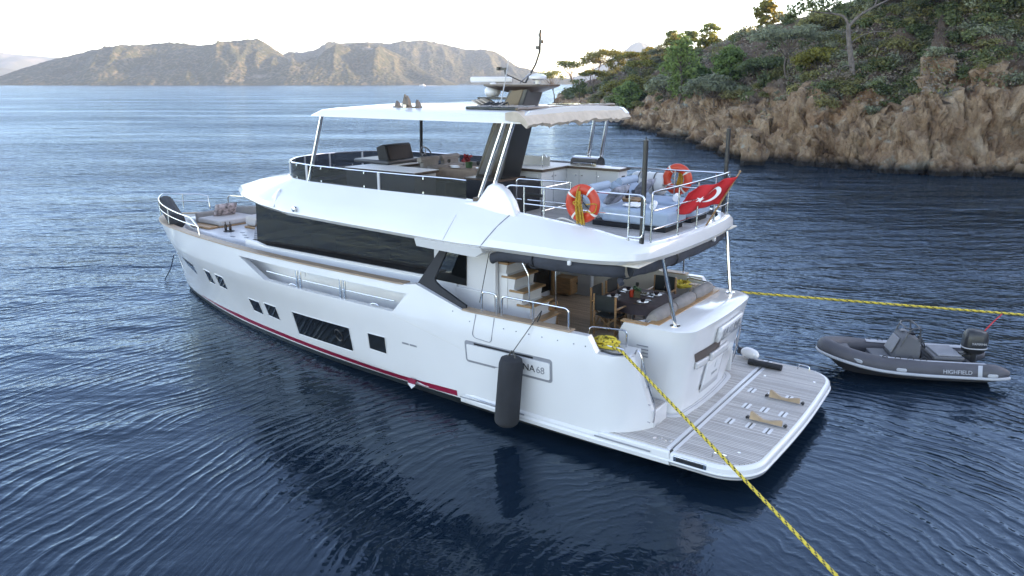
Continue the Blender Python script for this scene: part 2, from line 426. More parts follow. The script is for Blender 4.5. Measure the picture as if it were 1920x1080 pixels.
def headland():
    xs = np.concatenate([np.arange(8, 17, .5), np.arange(17, 46, .20), np.arange(46, 74, .5), np.arange(74, 250, 3.0)])
    ys = np.concatenate([np.arange(-118, 48, 3.0), np.arange(48, 76, .20), np.arange(76, 130, .34), np.arange(130, 175, .9), np.arange(175, 318, 2.2)])
    X, Yy = np.meshgrid(xs, ys, indexing='ij'); H, D, S = land_h(X, Yy)
    nx, ny = X.shape; V = np.stack([X, Yy, H], -1).reshape(-1, 3); Df = D.ravel()
    gx, gy = np.gradient(H, xs, ys); slope = np.hypot(gx, gy).ravel(); gx = gx.ravel(); gy = gy.ravel()
    for i in range(len(V)):
        d = Df[i]
        if d < -3 or d > 60: continue
        p = Vector(V[i]); near = p.y > 45 and p.x < 76
        k = 1-min(1, max(0, (d-4.5)/6)) if d > 0 else 1
        n1 = noise.fractal(p*.16, 1, 2, 4)*.9
        if near and k > 0:
            out = 0
            for sc, am, tl in ((.34, 1.15, .65), (.95, .60, .7), (2.3, .20, .5)):
                q_ = Vector((p.x*sc+p.z*sc*.55+.25*noise.noise(p*sc*.8), p.y*sc-p.z*sc*.30, p.z*sc*.95-p.x*sc*.18))
                dd, pp = noise.voronoi(q_); c_ = pp[0]; rv = noise.random_unit_vector if False else None
                hv = noise.cell(c_*7.3)*.5+.5; t1, t2, t3 = noise.cell(c_*3.1+Vector((9, 0, 0))), noise.cell(c_*5.7+Vector((0, 9, 0))), noise.cell(c_*2.3+Vector((0, 0, 9)))
                out += am*((hv-.5)*.9+((q_-c_).dot(Vector((t1, t2, t3))))*tl)-am*.55*max(0, 1-(dd[1]-dd[0])/.10)
            out = k*(out+.12*noise.fractal(p*.45, 1, 2, 3))
            sl = max(.3, min(1.5, slope[i])); l = max(.2, slope[i])
            V[i][0] -= gx[i]/l*out*min(1, slope[i]); V[i][1] -= gy[i]/l*out*min(1, slope[i]); V[i][2] += out*.5+n1*.5
        else: V[i][2] += n1*min(1, max(0, d/4))
        if d > 8: V[i][2] += noise.fractal(p*.5, 1, 2, 3)*.3
    CL = np.clip(1-(Df-3.6-1.5*np.sin(S.ravel()*.37))/3.5, 0, 1)
    idx = np.arange(nx*ny).reshape(nx, ny)
    q = np.stack([idx[:-1, :-1], idx[1:, :-1], idx[1:, 1:], idx[:-1, 1:]], -1).reshape(-1, 4)
    keep = (Df[q] > -4).any(1); q = q[keep]
    mb = MB(); mb.v = [tuple(v) for v in V.tolist()]; mb.f = [tuple(f) for f in q.tolist()]; mb.m = [0]*len(mb.f)
    m = bpy.data.materials.new('headland_rock_and_soil'); m.use_nodes = True; t = m.node_tree; L = t.links.new; p = t.nodes['Principled BSDF']
    p.inputs['Roughness'].default_value = .9; p.inputs['Specular IOR Level'].default_value = .25
    tc = nd(t, 'ShaderNodeTexCoord'); geo = nd(t, 'ShaderNodeNewGeometry'); sz = nd(t, 'ShaderNodeSeparateXYZ'); L(geo.outputs['True Normal'], sz.inputs[0])
    sp = nd(t, 'ShaderNodeSeparateXYZ'); L(geo.outputs['Position'], sp.inputs[0])
    def ns(sc, det=5, st=(1, 1, 1), ro=.6, rot=(0, 0, 0)):
        mp = nd(t, 'ShaderNodeMapping'); mp.inputs['Scale'].default_value = st; mp.inputs['Rotation'].default_value = rot; L(geo.outputs['Position'], mp.inputs[0])
        n = nd(t, 'ShaderNodeTexNoise'); n.inputs['Scale'].default_value = sc; n.inputs['Detail'].default_value = det; n.inputs['Roughness'].default_value = ro
        L(mp.outputs[0], n.inputs['Vector']); return n.outputs['Fac']
    def ramp(f, stops):
        r = nd(t, 'ShaderNodeValToRGB'); e = r.color_ramp.elements
        while len(e) < len(stops): e.new(.5)
        for k, (po, c) in zip(e, stops): k.position = po; k.color = (*c, 1) if len(c) == 3 else c
        L(f, r.inputs[0]); return r.outputs[0]
    def mix(f, a, b):
        x = nd(t, 'ShaderNodeMixRGB'); L(f, x.inputs[0]); L(a, x.inputs[1]); L(b, x.inputs[2]); return x.outputs[0]
    rock = ramp(ns(.7, 8, (1, 1, .6), .68), [(.28, (.095, .043, .024)), (.40, (.30, .172, .102)), (.56, (.47, .302, .192)), (.76, (.58, .44, .32))])
    pale = ramp(ns(.24, 6, (1, 1, 1.6), .7, (.5, .4, 0)), [(.57, (0, 0, 0)), (.66, (1, 1, 1))])
    palec = ramp(ns(2.2, 6), [(.35, (.29, .29, .24)), (.7, (.44, .46, .41))])
    rock = mix(pale, rock, palec)
    rust = ramp(ns(.35, 5), [(.58, (0, 0, 0)), (.72, (.75, .75, .75))]); rustc = ramp(ns(3, 3), [(.3, (.22, .10, .05)), (.7, (.36, .17, .08))])
    rock = mix(rust, rock, rustc)
    soil = ramp(ns(.8, 6), [(.3, (.085, .052, .038)), (.55, (.15, .098, .07)), (.75, (.22, .165, .12))])
    st = nd(t, 'ShaderNodeMapRange'); L(sz.outputs[2], st.inputs[0]); st.inputs['From Min'].default_value = .68; st.inputs['From Max'].default_value = .86
    ca = nd(t, 'ShaderNodeAttribute', attribute_name='cliff')
    cn = nd(t, 'ShaderNodeMath', operation='ADD'); L(ca.outputs['Fac'], cn.inputs[0]); cn2 = nd(t, 'ShaderNodeMath', operation='MULTIPLY_ADD'); L(ns(.5, 6), cn2.inputs[0]); cn2.inputs[1].default_value = 1.1; cn2.inputs[2].default_value = -.55; L(cn2.outputs[0], cn.inputs[1])
    cm = ramp(cn.outputs[0], [(.40, (0, 0, 0)), (.60, (1, 1, 1))])
    rock = mix(st.outputs[0], rock, mix_half(rock, soil)) if False else rock
    col = mix(cm, soil, rock)
    wet = nd(t, 'ShaderNodeMapRange'); L(sp.outputs[2], wet.inputs[0]); wet.inputs['From Min'].default_value = .28; wet.inputs['From Max'].default_value = .95
    dk = nd(t, 'ShaderNodeRGB'); dk.outputs[0].default_value = (.028, .022, .018, 1)
    col = mix(wet.outputs[0], dk.outputs[0], col)
    L(col, p.inputs['Base Color'])
    v = nd(t, 'ShaderNodeTexVoronoi', feature='DISTANCE_TO_EDGE'); v.inputs['Scale'].default_value = .5
    mp = nd(t, 'ShaderNodeMapping'); mp.inputs['Scale'].default_value = (1.2, 1.2, .7); mp.inputs['Rotation'].default_value = (.3, .5, .2); L(geo.outputs['Position'], mp.inputs[0])
    dn = nd(t, 'ShaderNodeTexNoise'); dn.inputs['Scale'].default_value = .9; L(mp.outputs[0], dn.inputs['Vector'])
    ad = nd(t, 'ShaderNodeVectorMath', operation='ADD'); L(mp.outputs[0], ad.inputs[0]); L(dn.outputs['Color'], ad.inputs[1]); L(ad.outputs[0], v.inputs['Vector'])
    mn = nd(t, 'ShaderNodeMath', operation='MINIMUM'); L(v.outputs[0], mn.inputs[0]); mn.inputs[1].default_value = .12
    b1 = nd(t, 'ShaderNodeBump'); b1.inputs['Distance'].default_value = 1.3; L(cm, b1.inputs['Strength']); L(mn.outputs[0], b1.inputs['Height'])
    b2 = nd(t, 'ShaderNodeBump'); b2.inputs['Strength'].default_value = 1; b2.inputs['Distance'].default_value = .9; L(ns(1.6, 9, (1, 1, .7), .7), b2.inputs['Height']); L(b1.outputs[0], b2.inputs['Normal'])
    L(b2.outputs[0], p.inputs['Normal'])
    v2 = nd(t, 'ShaderNodeTexVoronoi', feature='DISTANCE_TO_EDGE'); v2.inputs['Scale'].default_value = 1.5; L(ad.outputs[0], v2.inputs['Vector'])
    ck = nd(t, 'ShaderNodeMath', operation='MINIMUM'); ca1 = nd(t, 'ShaderNodeMapRange'); ca2 = nd(t, 'ShaderNodeMapRange')
    L(v.outputs[0], ca1.inputs[0]); ca1.inputs['From Min'].default_value = .004; ca1.inputs['From Max'].default_value = .035; L(v2.outputs[0], ca2.inputs[0]); ca2.inputs['From Min'].default_value = .0; ca2.inputs['From Max'].default_value = .022; ca2.inputs['To Min'].default_value = .3
    ck.inputs[0].default_value = 1; L(ca2.outputs[0], ck.inputs[1])
    inv = nd(t, 'ShaderNodeMath', operation='SUBTRACT'); inv.inputs[0].default_value = 1; L(ck.outputs[0], inv.inputs[1]); cf = nd(t, 'ShaderNodeMath', operation='MULTIPLY'); L(inv.outputs[0], cf.inputs[0]); L(cm, cf.inputs[1])
    cf2 = nd(t, 'ShaderNodeMath', operation='MULTIPLY'); L(cf.outputs[0], cf2.inputs[0]); cf2.inputs[1].default_value = .55
    L(mix(cf2.outputs[0], col, dk.outputs[0]), p.inputs['Base Color'])
    o = mb.build('headland', m, smooth=14, fix=False); at = o.data.attributes.new('cliff', 'FLOAT', 'POINT'); at.data.foreach_set('value', CL.astype(np.float32)); tag(o, kind='structure')
    MATS['rock'] = m
headland()
def ground(x, y):
    h, d, s = land_h(np.array([float(x)]), np.array([float(y)])); return float(h[0]), float(d[0])

# ---------------------------------------------------------------- far hills and mountains
def hillmat(name, tan, scrub, sc):
    m = bpy.data.materials.new(name); m.use_nodes = True; t = m.node_tree; L = t.links.new; p = t.nodes['Principled BSDF']
    p.inputs['Roughness'].default_value = 1; p.inputs['Specular IOR Level'].default_value = .1
    tc = nd(t, 'ShaderNodeTexCoord')
    n1 = nd(t, 'ShaderNodeTexVoronoi'); n1.inputs['Scale'].default_value = sc; L(tc.outputs['Object'], n1.inputs['Vector'])
    n2 = nd(t, 'ShaderNodeTexNoise'); n2.inputs['Scale'].default_value = sc*.16; n2.inputs['Detail'].default_value = 7; n2.inputs['Roughness'].default_value = .65; L(tc.outputs['Object'], n2.inputs['Vector'])
    ad = nd(t, 'ShaderNodeMath', operation='SUBTRACT'); L(n1.outputs['Distance'], ad.inputs[0]); L(n2.outputs['Fac'], ad.inputs[1])
    r = nd(t, 'ShaderNodeValToRGB'); e = r.color_ramp.elements
    e[0].position = .0; e[0].color = (*scrub, 1); e[1].position = .26; e[1].color = (*tan, 1); L(ad.outputs[0], r.inputs[0])
    n3 = nd(t, 'ShaderNodeTexNoise'); n3.inputs['Scale'].default_value = sc*.07; n3.inputs['Detail'].default_value = 8; n3.inputs['Roughness'].default_value = .7; L(tc.outputs['Object'], n3.inputs['Vector'])
    r3 = nd(t, 'ShaderNodeValToRGB'); e = r3.color_ramp.elements; e[0].position = .6; e[0].color = (0, 0, 0, 1); e[1].position = .72; e[1].color = (.8, .8, .8, 1); L(n3.outputs['Fac'], r3.inputs[0])
    mx = nd(t, 'ShaderNodeMixRGB'); L(r3.outputs[0], mx.inputs[0]); L(r.outputs[0], mx.inputs[1]); mx.inputs[2].default_value = (.22, .20, .18, 1)
    L(mx.outputs[0], p.inputs['Base Color'])
    b = nd(t, 'ShaderNodeBump'); b.inputs['Strength'].default_value = 1; b.inputs['Distance'].default_value = 1.6; b.invert = True; L(ad.outputs[0], b.inputs['Height'])
    L(b.outputs[0], p.inputs['Normal'])
    return m
HILL = hillmat('far_maquis_hillside', (.074, .070, .050), (.026, .034, .020), .16)
MOUNT = hillmat('distant_mountain_slope', (.11, .11, .10), (.06, .07, .06), .01)
def hill(name, prof, yf, depth, seed, m, rough=.16, nu=320, nv=90, skew=.35):
    """a ridge: prof lists (x, crest height) at the crest line, rising from its shore at y=yf and falling away behind"""
    f = spl(prof); x0, x1 = prof[0][0], prof[-1][0]
    mb = MB(); rnd = Vector((seed*37.1, seed*11.3, 0))
    def fn(a, b):
        x = x0+(x1-x0)*a; h = max(0, f(x)); v = b*1.7
        g = math.sin(min(v, 1)*math.pi/2)**1.15 if v <= 1 else math.cos((v-1)/.7*math.pi/2)**.8
        n = noise.fractal(Vector((x/170, b*2.2, 0))+rnd, 1, 2, 3); gl = 1.1*noise.ridged_multi_fractal(Vector((x/95+b*skew*2.4, b*.55, 0))+rnd, 1, 2, 3, 1, 2)-1.2
        sp = noise.fractal(Vector((x/105+v*skew*2, 3.3, 0))+rnd, 1, 2, 3); v2 = min(v, 1)*(1+.55*sp*(1-min(v, 1))*1.6); v2 = max(0, min(1, v2))
        if v <= 1: g = math.sin(v2*math.pi/2)**1.1
        k = 1-abs(2*min(v, 1)-1)
        z = h*g*(1+rough*k*(2.6*gl+1.6*n))+h*.030*noise.fractal(Vector((x/16, b*depth/16, 0))+rnd, 1, 2, 3)+h*.02*noise.noise(Vector((x/5, b*depth/6, 0)))
        y = yf+depth*v*(.45+.55*min(1, h/60))+35*noise.fractal(Vector((x/260, 0, 0))+rnd, 1, 2, 3)*(1-min(v, 1))
        return (x+skew*depth*.25*(v-1)*0, y, z-2)
    mb.grid(fn, nu, nv)
    return tag(mb.build(name, m, smooth=60, fix=False), kind='structure')
def prof(pts, y):
    # heights read off as slopes above the horizon, given in thousandths
    return [(a*y/1000, 6.9+b*y/1000) for a, b in pts]
hill('hills', prof([(-640, -4), (-612, 2), (-570, 23), (-520, 38), (-470, 43), (-420, 47), (-385, 44), (-352, 47), (-325, 51), (-312, 50), (-292, 36), (-262, 17), (-230, 4), (-205, -4)], 1560), 1330, 230, 1, HILL, .20)
hill('hills', prof([(-290, -4), (-262, 9), (-235, 26), (-205, 42), (-183, 46), (-160, 41), (-130, 28), (-105, 13), (-80, 4), (-58, -4)], 1620), 1350, 260, 2, HILL, .18)
hill('hills', prof([(-330, 6), (-300, 20), (-270, 31), (-245, 37), (-220, 43), (-190, 46), (-165, 46), (-140, 44), (-115, 47), (-92, 46), (-70, 41), (-40, 36), (-22, 35), (-5, 25), (12, 15), (28, 8), (42, 0), (55, -4)], 2100), 1700, 380, 3, HILL, .15)
hill('hills', prof([(-60, -4), (-40, 4), (-15, 14), (10, 17), (22, 14), (45, 6), (75, 2), (95, -3)], 1950), 1640, 300, 4, HILL, .12)
hill('mountains', prof([(-760, 34), (-700, 40), (-660, 38), (-620, 33), (-560, 28), (-480, 20), (-420, 8), (-380, -3)], 3700), 3100, 600, 5, MOUNT, .1, 70, 24)
hill('mountains', prof([(-740, 10), (-670, 18), (-630, 16), (-590, 7), (-540, -2)], 2800), 2450, 350, 6, MOUNT, .1, 60, 24)
hill('mountains', prof([(60, 2), (100, 14), (122, 27), (140, 37), (150, 46), (158, 47), (166, 43), (178, 36), (196, 32), (215, 22), (260, 14), (330, 4)], 3400), 2900, 500, 7, MOUNT, .08, 80, 24)
def haze():
    mb = MB(); mb.b2((-5600, -320, -4), (5600, 7600, 330))
    m = bpy.data.materials.new('sea_haze'); m.use_nodes = True; t = m.node_tree
    t.nodes.remove(t.nodes['Principled BSDF']); v = nd(t, 'ShaderNodeVolumePrincipled')
    v.inputs['Color'].default_value = (.50, .72, 1, 1); v.inputs['Density'].default_value = .00015; v.inputs['Anisotropy'].default_value = .2
    t.links.new(v.outputs[0], t.nodes['Material Output'].inputs['Volume'])
    tag(mb.build('haze', m, smooth=0), kind='stuff')
haze()
# ================================================================ the yacht: hull
yacht = thing('yacht', 'large white motor yacht with dark windows and a flybridge, moored in the bay', 'yacht', (0, 0, 0))
XE = [(-.6, 18.2), (0, 19.0), (.32, 19.2), (1.95, 19.80), (2.68, 20.06)]
T_KEEL = spl([(0, 1.5), (6, 1.5), (11, 1.0), (15, .55), (18, .18), (20, .01)])
T_WL = spl([(-.2, 2.36), (2, 2.40), (5, 2.36), (7, 2.25), (9.2, 2.14), (11.7, 1.86), (14.6, 1.42), (17.1, .86), (18.8, .40), (20, .02)])
T_CH = spl([(-.2, 2.78), (2, 2.78), (5, 2.68), (7, 2.55), (9.2, 2.30), (11.7, 1.97), (14.6, 1.49), (17.1, .92), (18.8, .45), (20, .025)])
T_KN = spl([(-.2, 2.82), (2, 2.85), (5, 2.88), (8, 2.86), (10.5, 2.76), (12.3, 2.58), (14, 2.30), (15.7, 1.98), (17.2, 1.52), (18.6, .92), (19.5, .42), (20, .03)])
T_CAP = spl([(-.2, 2.76), (2, 2.78), (5, 2.81), (8, 2.80), (10.5, 2.74), (12.3, 2.60), (14, 2.37), (15.7, 2.08), (17.3, 1.62), (18.7, 1.02), (19.5, .52), (20, .04)])
def stn(xs, z):
    e = lerp_tab(XE, z); k = max(0, (xs-11)/9); return xs+(e-20)*k**1.7
def hull_y(xs, z):
    L = [(-.6, T_KEEL(xs)), (0, T_WL(xs)), (.32, T_CH(xs)), (1.95, T_KN(xs)), (2.68, T_CAP(xs))]
    if z <= -.6: return L[0][1]
    if z > 2.68: return L[-1][1]-(z-2.68)*.08
    y = lerp_tab(L, z)
    if .32 < z < 1.95:                       # gentle hollow between chine and knuckle
        t = (z-.32)/1.63; y -= .05*math.sin(math.pi*t)*min(1, max(0, xs-8)/6)
    if z > 2.0 and xs < 1.45 or xs < 1.45: pass
    return y
def inv(x, z):
    xs = x
    for _ in range(8): xs += x-stn(xs, z)
    return xs
CUT = 1.0          # the after end of the hull side turns inboard here
def hp(x, z, off=0.0):
    """a point on the port side at x, z, standing off outward"""
    xs = inv(x, z); y = hull_y(xs, z)
    return Vector((x, y+off, z))
TOP = [(.62, .60), (.70, 1.05), (.80, 1.60), (.93, 2.02), (1.05, 2.06), (1.52, 2.06), (1.72, 2.35), (2.1, 2.35), (4.62, 2.345), (5.55, 2.60), (5.95, 2.71), (6.35, 2.64), (16.0, 2.64), (20, 2.46)]
def corner(x):
    """how far the shell turns inboard near its after end"""
    t = max(0, (1.38-x)/.76); return .10*t+.62*t**2.6
N_X0, N_X1 = (6.60, 6.2), (11.25, 12.4)      # notch: x at z=2.0 and at z=2.48
def notch_x(pair, z): return pair[0]+(pair[1]-pair[0])*min(1, max(0, (z-2.0)/.46))
XS = [.62, .70, .80, .93, 1.05, 1.2, 1.38, 1.52, 1.72, 2.1, 2.7, 3.4, 4.1, 4.62, 5.1, 5.55, 5.95, 'A', 7.0, 7.6, 8.2, 8.8, 9.4, 10, 10.6, 'B', 12.7, 13.1, 13.5, 14.1, 14.7, 15.3, 15.9, 16.4, 16.9, 17.4, 17.8, 18.2, 18.5, 18.8, 19.1, 19.35, 19.6, 19.8, 19.92, 20]
RZ = [-.6, -.2, 0, .27, .33, .47, .8, 1.2, 1.6, 1.92, 2.0, 2.16, 2.32, 2.46, 9]
ZB = spl([(0, .30), (5, .30), (6.5, .23), (9.5, .15), (13, .13), (20, .15)])
def shell_pt(c, rz, off, side):
    if c in ('A', 'B'):
        pr = N_X0 if c == 'A' else N_X1; xs = notch_x(pr, rz if rz < 9 else 2.5)
    else: xs = c
    top = lerp_tab(TOP, xs); z = top if rz == 9 else rz
    if top < 2.62: # low after part: squeeze the upper rows
        f = (min(z, 2.5)-.47)/(2.5-.47)
        if rz > .47: z = top if rz == 9 else .47+(top-.47)*f*.97
    if rz == .27: z = ZB(xs)
    if rz == .33: z = ZB(xs)+.06
    y = hull_y(xs, z)
    if xs < 1.38: y -= corner(xs)
    e = stn(xs, z)
    tp = max(0.0, 1-xs/20)
    oy = off*min(1, max(0, (20-xs)/1.5))
    if off > 0: e -= off*.9*(1-min(1, (20-xs)/1.5))
    return (e, side*(y-oy), z)
def hull():
    rt = None; parts = {}
    mb = MB(); nr = len(RZ); nc = len(XS)
    iA, iB = XS.index('A'), XS.index('B'); r0, r1 = RZ.index(2.0), RZ.index(2.46)
    for side in (1, -1):
        g = {}
        for lay, off in ((0, 0), (1, .15)):
            for i, c in enumerate(XS):
                for j, rz in enumerate(RZ):
                    if lay and rz < 1.5: continue
                    g[lay, i, j] = len(mb.v); mb.v.append(shell_pt(c, rz, off, side))
        j0 = next(j for j, rz in enumerate(RZ) if rz >= 1.5)
        def q(a, b, c, d): mb.f.append((a, b, c, d)); mb.m.append(0)
        hole = lambda i, j: iA <= i < iB and r0 <= j < r1
        for i in range(nc-1):
            for j in range(nr-1):
                if hole(i, j): continue
                if RZ[j+1] <= .27: continue          # below: antifouling part
                q(g[0, i, j], g[0, i+1, j], g[0, i+1, j+1], g[0, i, j+1])
                if j >= j0: q(g[1, i, j], g[1, i+1, j], g[1, i+1, j+1], g[1, i, j+1])
            q(g[0, i, nr-1], g[0, i+1, nr-1], g[1, i+1, nr-1], g[1, i, nr-1])
            if iA <= i < iB:
                for j in (r0, r1): q(g[0, i, j], g[0, i+1, j], g[1, i+1, j], g[1, i, j])
        for i in (iA, iB):
            for j in range(r0, r1): q(g[0, i, j], g[0, i, j+1], g[1, i, j+1], g[1, i, j])
        for j in range(j0, nr-1): q(g[0, 0, j], g[0, 0, j+1], g[1, 0, j+1], g[1, 0, j])
    h = mb.build('hull', WHITE, yacht, smooth=24)
    # bottom
    b = MB()
    for side in (1, -1):
        rows = [-.6, -.2, 0, 9]
        b.loft([[(stn(xs, z), side*(hull_y(xs, z)-.004-(corner(xs) if xs < 1.38 else 0)), z) for z in [ZB(xs) if r_ == 9 else r_ for r_ in rows]] for xs in [-.1, .4, .62, .8, 1.05, 1.38]+[c for c in XS if c not in ('A', 'B') and c > 1.4]], 0, False, False)
    b.add([(-.1, s*hull_y(0, z), z) for s, z in ((1, -.6), (1, .27), (-1, .27), (-1, -.6))], [(0, 1, 2, 3)])
    b.build('hull_bottom', ANTI, yacht)
    # boot stripe
    s = MB()
    for side in (1, -1):
        s.loft([[(stn(xs, z), side*(hull_y(xs, z)+.006), z) for z in (ZB(xs)+.045, ZB(xs)+.045+dz)] for xs, dz in [(4.95+.3*k, .125) for k in range(31)]+[(14.3+.35*k, .125-.011*k) for k in range(11)]], 0, False, False)
    s.build('boot_stripe', RED, h)
    return h
HULL = hull()
def patch(name, corners, m, off=.006, parent=None, nu=8, nv=4, side=1, thick=0):
    """panel lying on the hull side, given four corners (x, z): lower aft, lower fwd, upper fwd, upper aft"""
    mb = MB()
    a, b, c, d = [Vector((x, 0, z)) for x, z in corners]
    def fn(u, v):
        p = (a*(1-u)+b*u)*(1-v)+(d*(1-u)+c*u)*v; q = hp(p.x, p.z, off); return (q.x, q.y*side, q.z)
    mb.grid(fn, nu, nv)
    o = mb.build(name, m, parent or HULL)
    if thick:
        s = o.modifiers.new('thick', 'SOLIDIFY'); s.thickness = thick; s.offset = -1 if side == 1 else -1
    return o
def curve_on(name, pts, r, m, parent=None, off=.004, side=1):
    mb = MB(); P = [hp(x, z, off) for x, z in pts]; mb.tube([(p.x, p.y*side, p.z) for p in P], r, 6)
    return mb.build(name, m, parent or HULL)
# cabin windows
for side in (1, -1):
    for cs in ([(14.90, 1.11), (15.29, 1.13), (15.15, 1.56), (14.78, 1.53)], [(14.09, 1.11), (14.54, 1.14), (14.41, 1.55), (13.95, 1.53)],
               [(12.32, .72), (12.82, .74), (12.81, 1.11), (12.26, 1.11)], [(11.43, .76), (11.97, .78), (11.93, 1.16), (11.37, 1.16)],
               [(8.34, .61), (10.65, .53), (10.56, 1.20), (8.26, 1.25)], [(7.06, .86), (7.62, .865), (7.57, 1.27), (7.01, 1.28)]):
        w_ = patch('window', cs, DGLASS, .005, side=side)
        cx = sum(c[0] for c in cs)/4; cz = sum(c[1] for c in cs)/4
        lp = [(c[0]+(.02 if c[0] > cx else -.02), c[1]+(.015 if c[1] > cz else -.015)) for c in cs]
        pts = []
        for (a, b), (c, d) in zip(lp, lp[1:]+lp[:1]): pts += [(a+(c-a)*k/6, b+(d-b)*k/6) for k in range(6)]
        mb = MB(); P = [hp(x, z, .004) for x, z in pts]; mb.tube([(p.x, p.y*side, p.z) for p in P], .010, 6, closed=True)
        mb.build('window_frame', WHITE, HULL)
# the opening porthole inside the big window
mb = MB(); c = hp(8.75, .95, .008); mb.tube([(c.x+.13*math.cos(a), hp(c.x+.13*math.cos(a), .95+.15*math.sin(a), .010).y, .95+.15*math.sin(a)) for a in [R(15*k) for k in range(24)]], .018, 6, closed=True)
mb.build('porthole_ring', BLACK, HULL)
# anchor pocket at the bow
patch('anchor_pocket', [(16.30, 1.14), (17.04, 1.35), (17.14, 1.60), (16.12, 1.52)], STEEL, .008, nu=6)
patch('anchor_recess', [(16.30, 1.40), (17.02, 1.48), (17.10, 1.57), (16.20, 1.50)], BLACK, .012, nu=6)
# vents, gate seams, small fittings
for x in (6.35, 6.11): patch('vent_slot', [(x-.105, 1.255), (x+.105, 1.255), (x+.105, 1.30), (x-.105, 1.30)], GROOVE, .005, nu=2, nv=1)
curve_on('boarding_gate_seam', fillet([(4.30, 2.33, 0), (4.36, 1.86, 0), (3.98, 1.81, 0), (3.86, 2.33, 0)], .12, 5) and [(p[0], p[1]) for p in fillet([(4.30, 2.33, 0), (4.38, 1.84, 0), (3.90, 1.80, 0), (3.84, 2.33, 0)], .1, 4)], .008, GROOVE)
for x in (4.9, 4.45, 3.6, 3.3, 3.0, 2.7, 2.35, 2.0, 1.75): 
    mb = MB(); p = hp(x, 2.16 if x < 4.5 else 2.3); mb.lathe([(.014, 0), (.014, .008), (.0, .010)], 10, (p.x, p.y, p.z), ax='y'); mb.build('snap_stud', STEEL, HULL)
# faint knuckle bead
curve_on('knuckle_line', [(6.6-.5*k, 1.93-.11*k) for k in range(7)], .006, SILVER, off=-.001)
# recessed name panel
def rr_patch(name, x0, x1, z0, z1, r, off, m, thick=.01, parent=None, n=5, shear=0.0):
    o2 = rrect(x1-x0, z1-z0, r, n); cx, cz = (x0+x1)/2, (z0+z1)/2
    mb = MB(); out = []
    ring = [hp(cx+a, cz+b+shear*a, off) for a, b in o2]; back = [hp(cx+a, cz+b+shear*a, off-thick) for a, b in o2]
    mb.loft([back, ring]); return mb.build(name, m, parent or HULL, smooth=30)
rr_patch('panel_groove', 2.46, 4.60, 1.25, 1.74, .07, .004, GROOVE, .01, shear=0)
PANEL = rr_patch('drop_down_panel', 2.51, 4.54, 1.31, 1.66, .03, .028, WHITE, .03, shear=0)
patch('panel_shadow_gap', [(2.9, 1.675), (4.35, 1.675), (4.35, 1.715), (2.9, 1.715)], BLACK, .010, nu=4, nv=1)
def on_side(x, z, off): return hp(x, z, off)
for txt, x, size, m in (('SIRENA', 3.17, .20, BLACK), ('68', 2.72, .20, NUMGREY)):
    a, b = on_side(x+.4, 1.47, .031), on_side(x-.4, 1.47, .031); u = on_side(x, 1.6, .031)-on_side(x, 1.4, .031)
    add_text(txt, size, axes(on_side(x, 1.47, .031), b-a, u), m, HULL)
# sponson ledge along the after hull
mb = MB()
for side in (1, -1):
    prof_ = [(.0, .10), (.06, .14), (.075, .22), (.05, .26), (.05, .30), (-.02, .38), (-.08, .40), (-.1, .12)]
    rings = []
    for x in [-.02, .6, 1.4, 2.2, 3, 3.8, 4.3, 4.6, 4.86]:
        k = 1 if x < 4.3 else max(.02, 1-(x-4.3)/.56)
        y0 = T_CH(x) if x > .5 else T_CH(x)
        rings.append([(x, side*(y0+dy*k), .14+dz*(1 if dy > -.05 else 1)) for dy, dz in prof_])
    mb.loft(rings)
mb.build('side_moulding', WHITE, HULL, smooth=30)
for x0, x1 in ((3.1, 4.75), (.35, 1.5)): 
    mb = MB(); mb.b2((x0, 2.845, .425), (x1, 2.86, .455)); mb.build('moulding_slot', GROOVE, HULL, bevel=.006)
# exhaust shield on the waterline
mb = MB(); p = hp(6.27, .30); mb.loft([[(6.27+.13*s*a, p.y+.01+.10*s, .34+.12*s*b) for a, b in ((-1, .7), (0, 1), (1, .6), (.75, -.4), (0, -1.1), (-.75, -.4))] for s in (1, .8)][::-1]); mb.build('exhaust_cowl', RED, HULL)
mb = MB(); mb.loft([[(6.27+.13*s*a, p.y+.015+.105*s, .34+.12*s*b) for a, b in ((-.9, -.2), (.9, -.2), (.75, -.42), (0, -1.15), (-.75, -.42))] for s in (1, .85)][::-1]); mb.build('exhaust_cowl_tip', WHITE, HULL)

# cap rail
def cap_strip(x0, x1, z, wi, wo, th, m, name, n=40, side=1):
    mb = MB(); rings = []
    for k in range(n+1):
        xs = x0+(x1-x0)*k/n; zz = z(xs) if callable(z) else z
        yo = hull_y(xs, zz); e = stn(xs, zz); t = min(1, max(0, (20.06-xs)/1.4))
        rings.append([(e-(0 if d > 0 else .5*wi*(1-t)), side*max(.0, y), h) for d, y, h in ((1, yo+wo, zz), (1, yo+wo, zz+th), (-1, yo-wi*t, zz+th), (-1, yo-wi*t, zz))])
    mb.loft(rings); return mb.build(name, m, yacht, smooth=30, bevel=.008)
zc = lambda xs: lerp_tab(TOP, xs)+.001
for side in (1, -1):
    cap_strip(6.3, 20, zc, .22, .025, .035, CAPWOOD, 'cap_rail', 60, side)
    cap_strip(2.1, 4.66, zc, .22, .02, .03, CAPWOOD, 'cap_rail', 12, side)
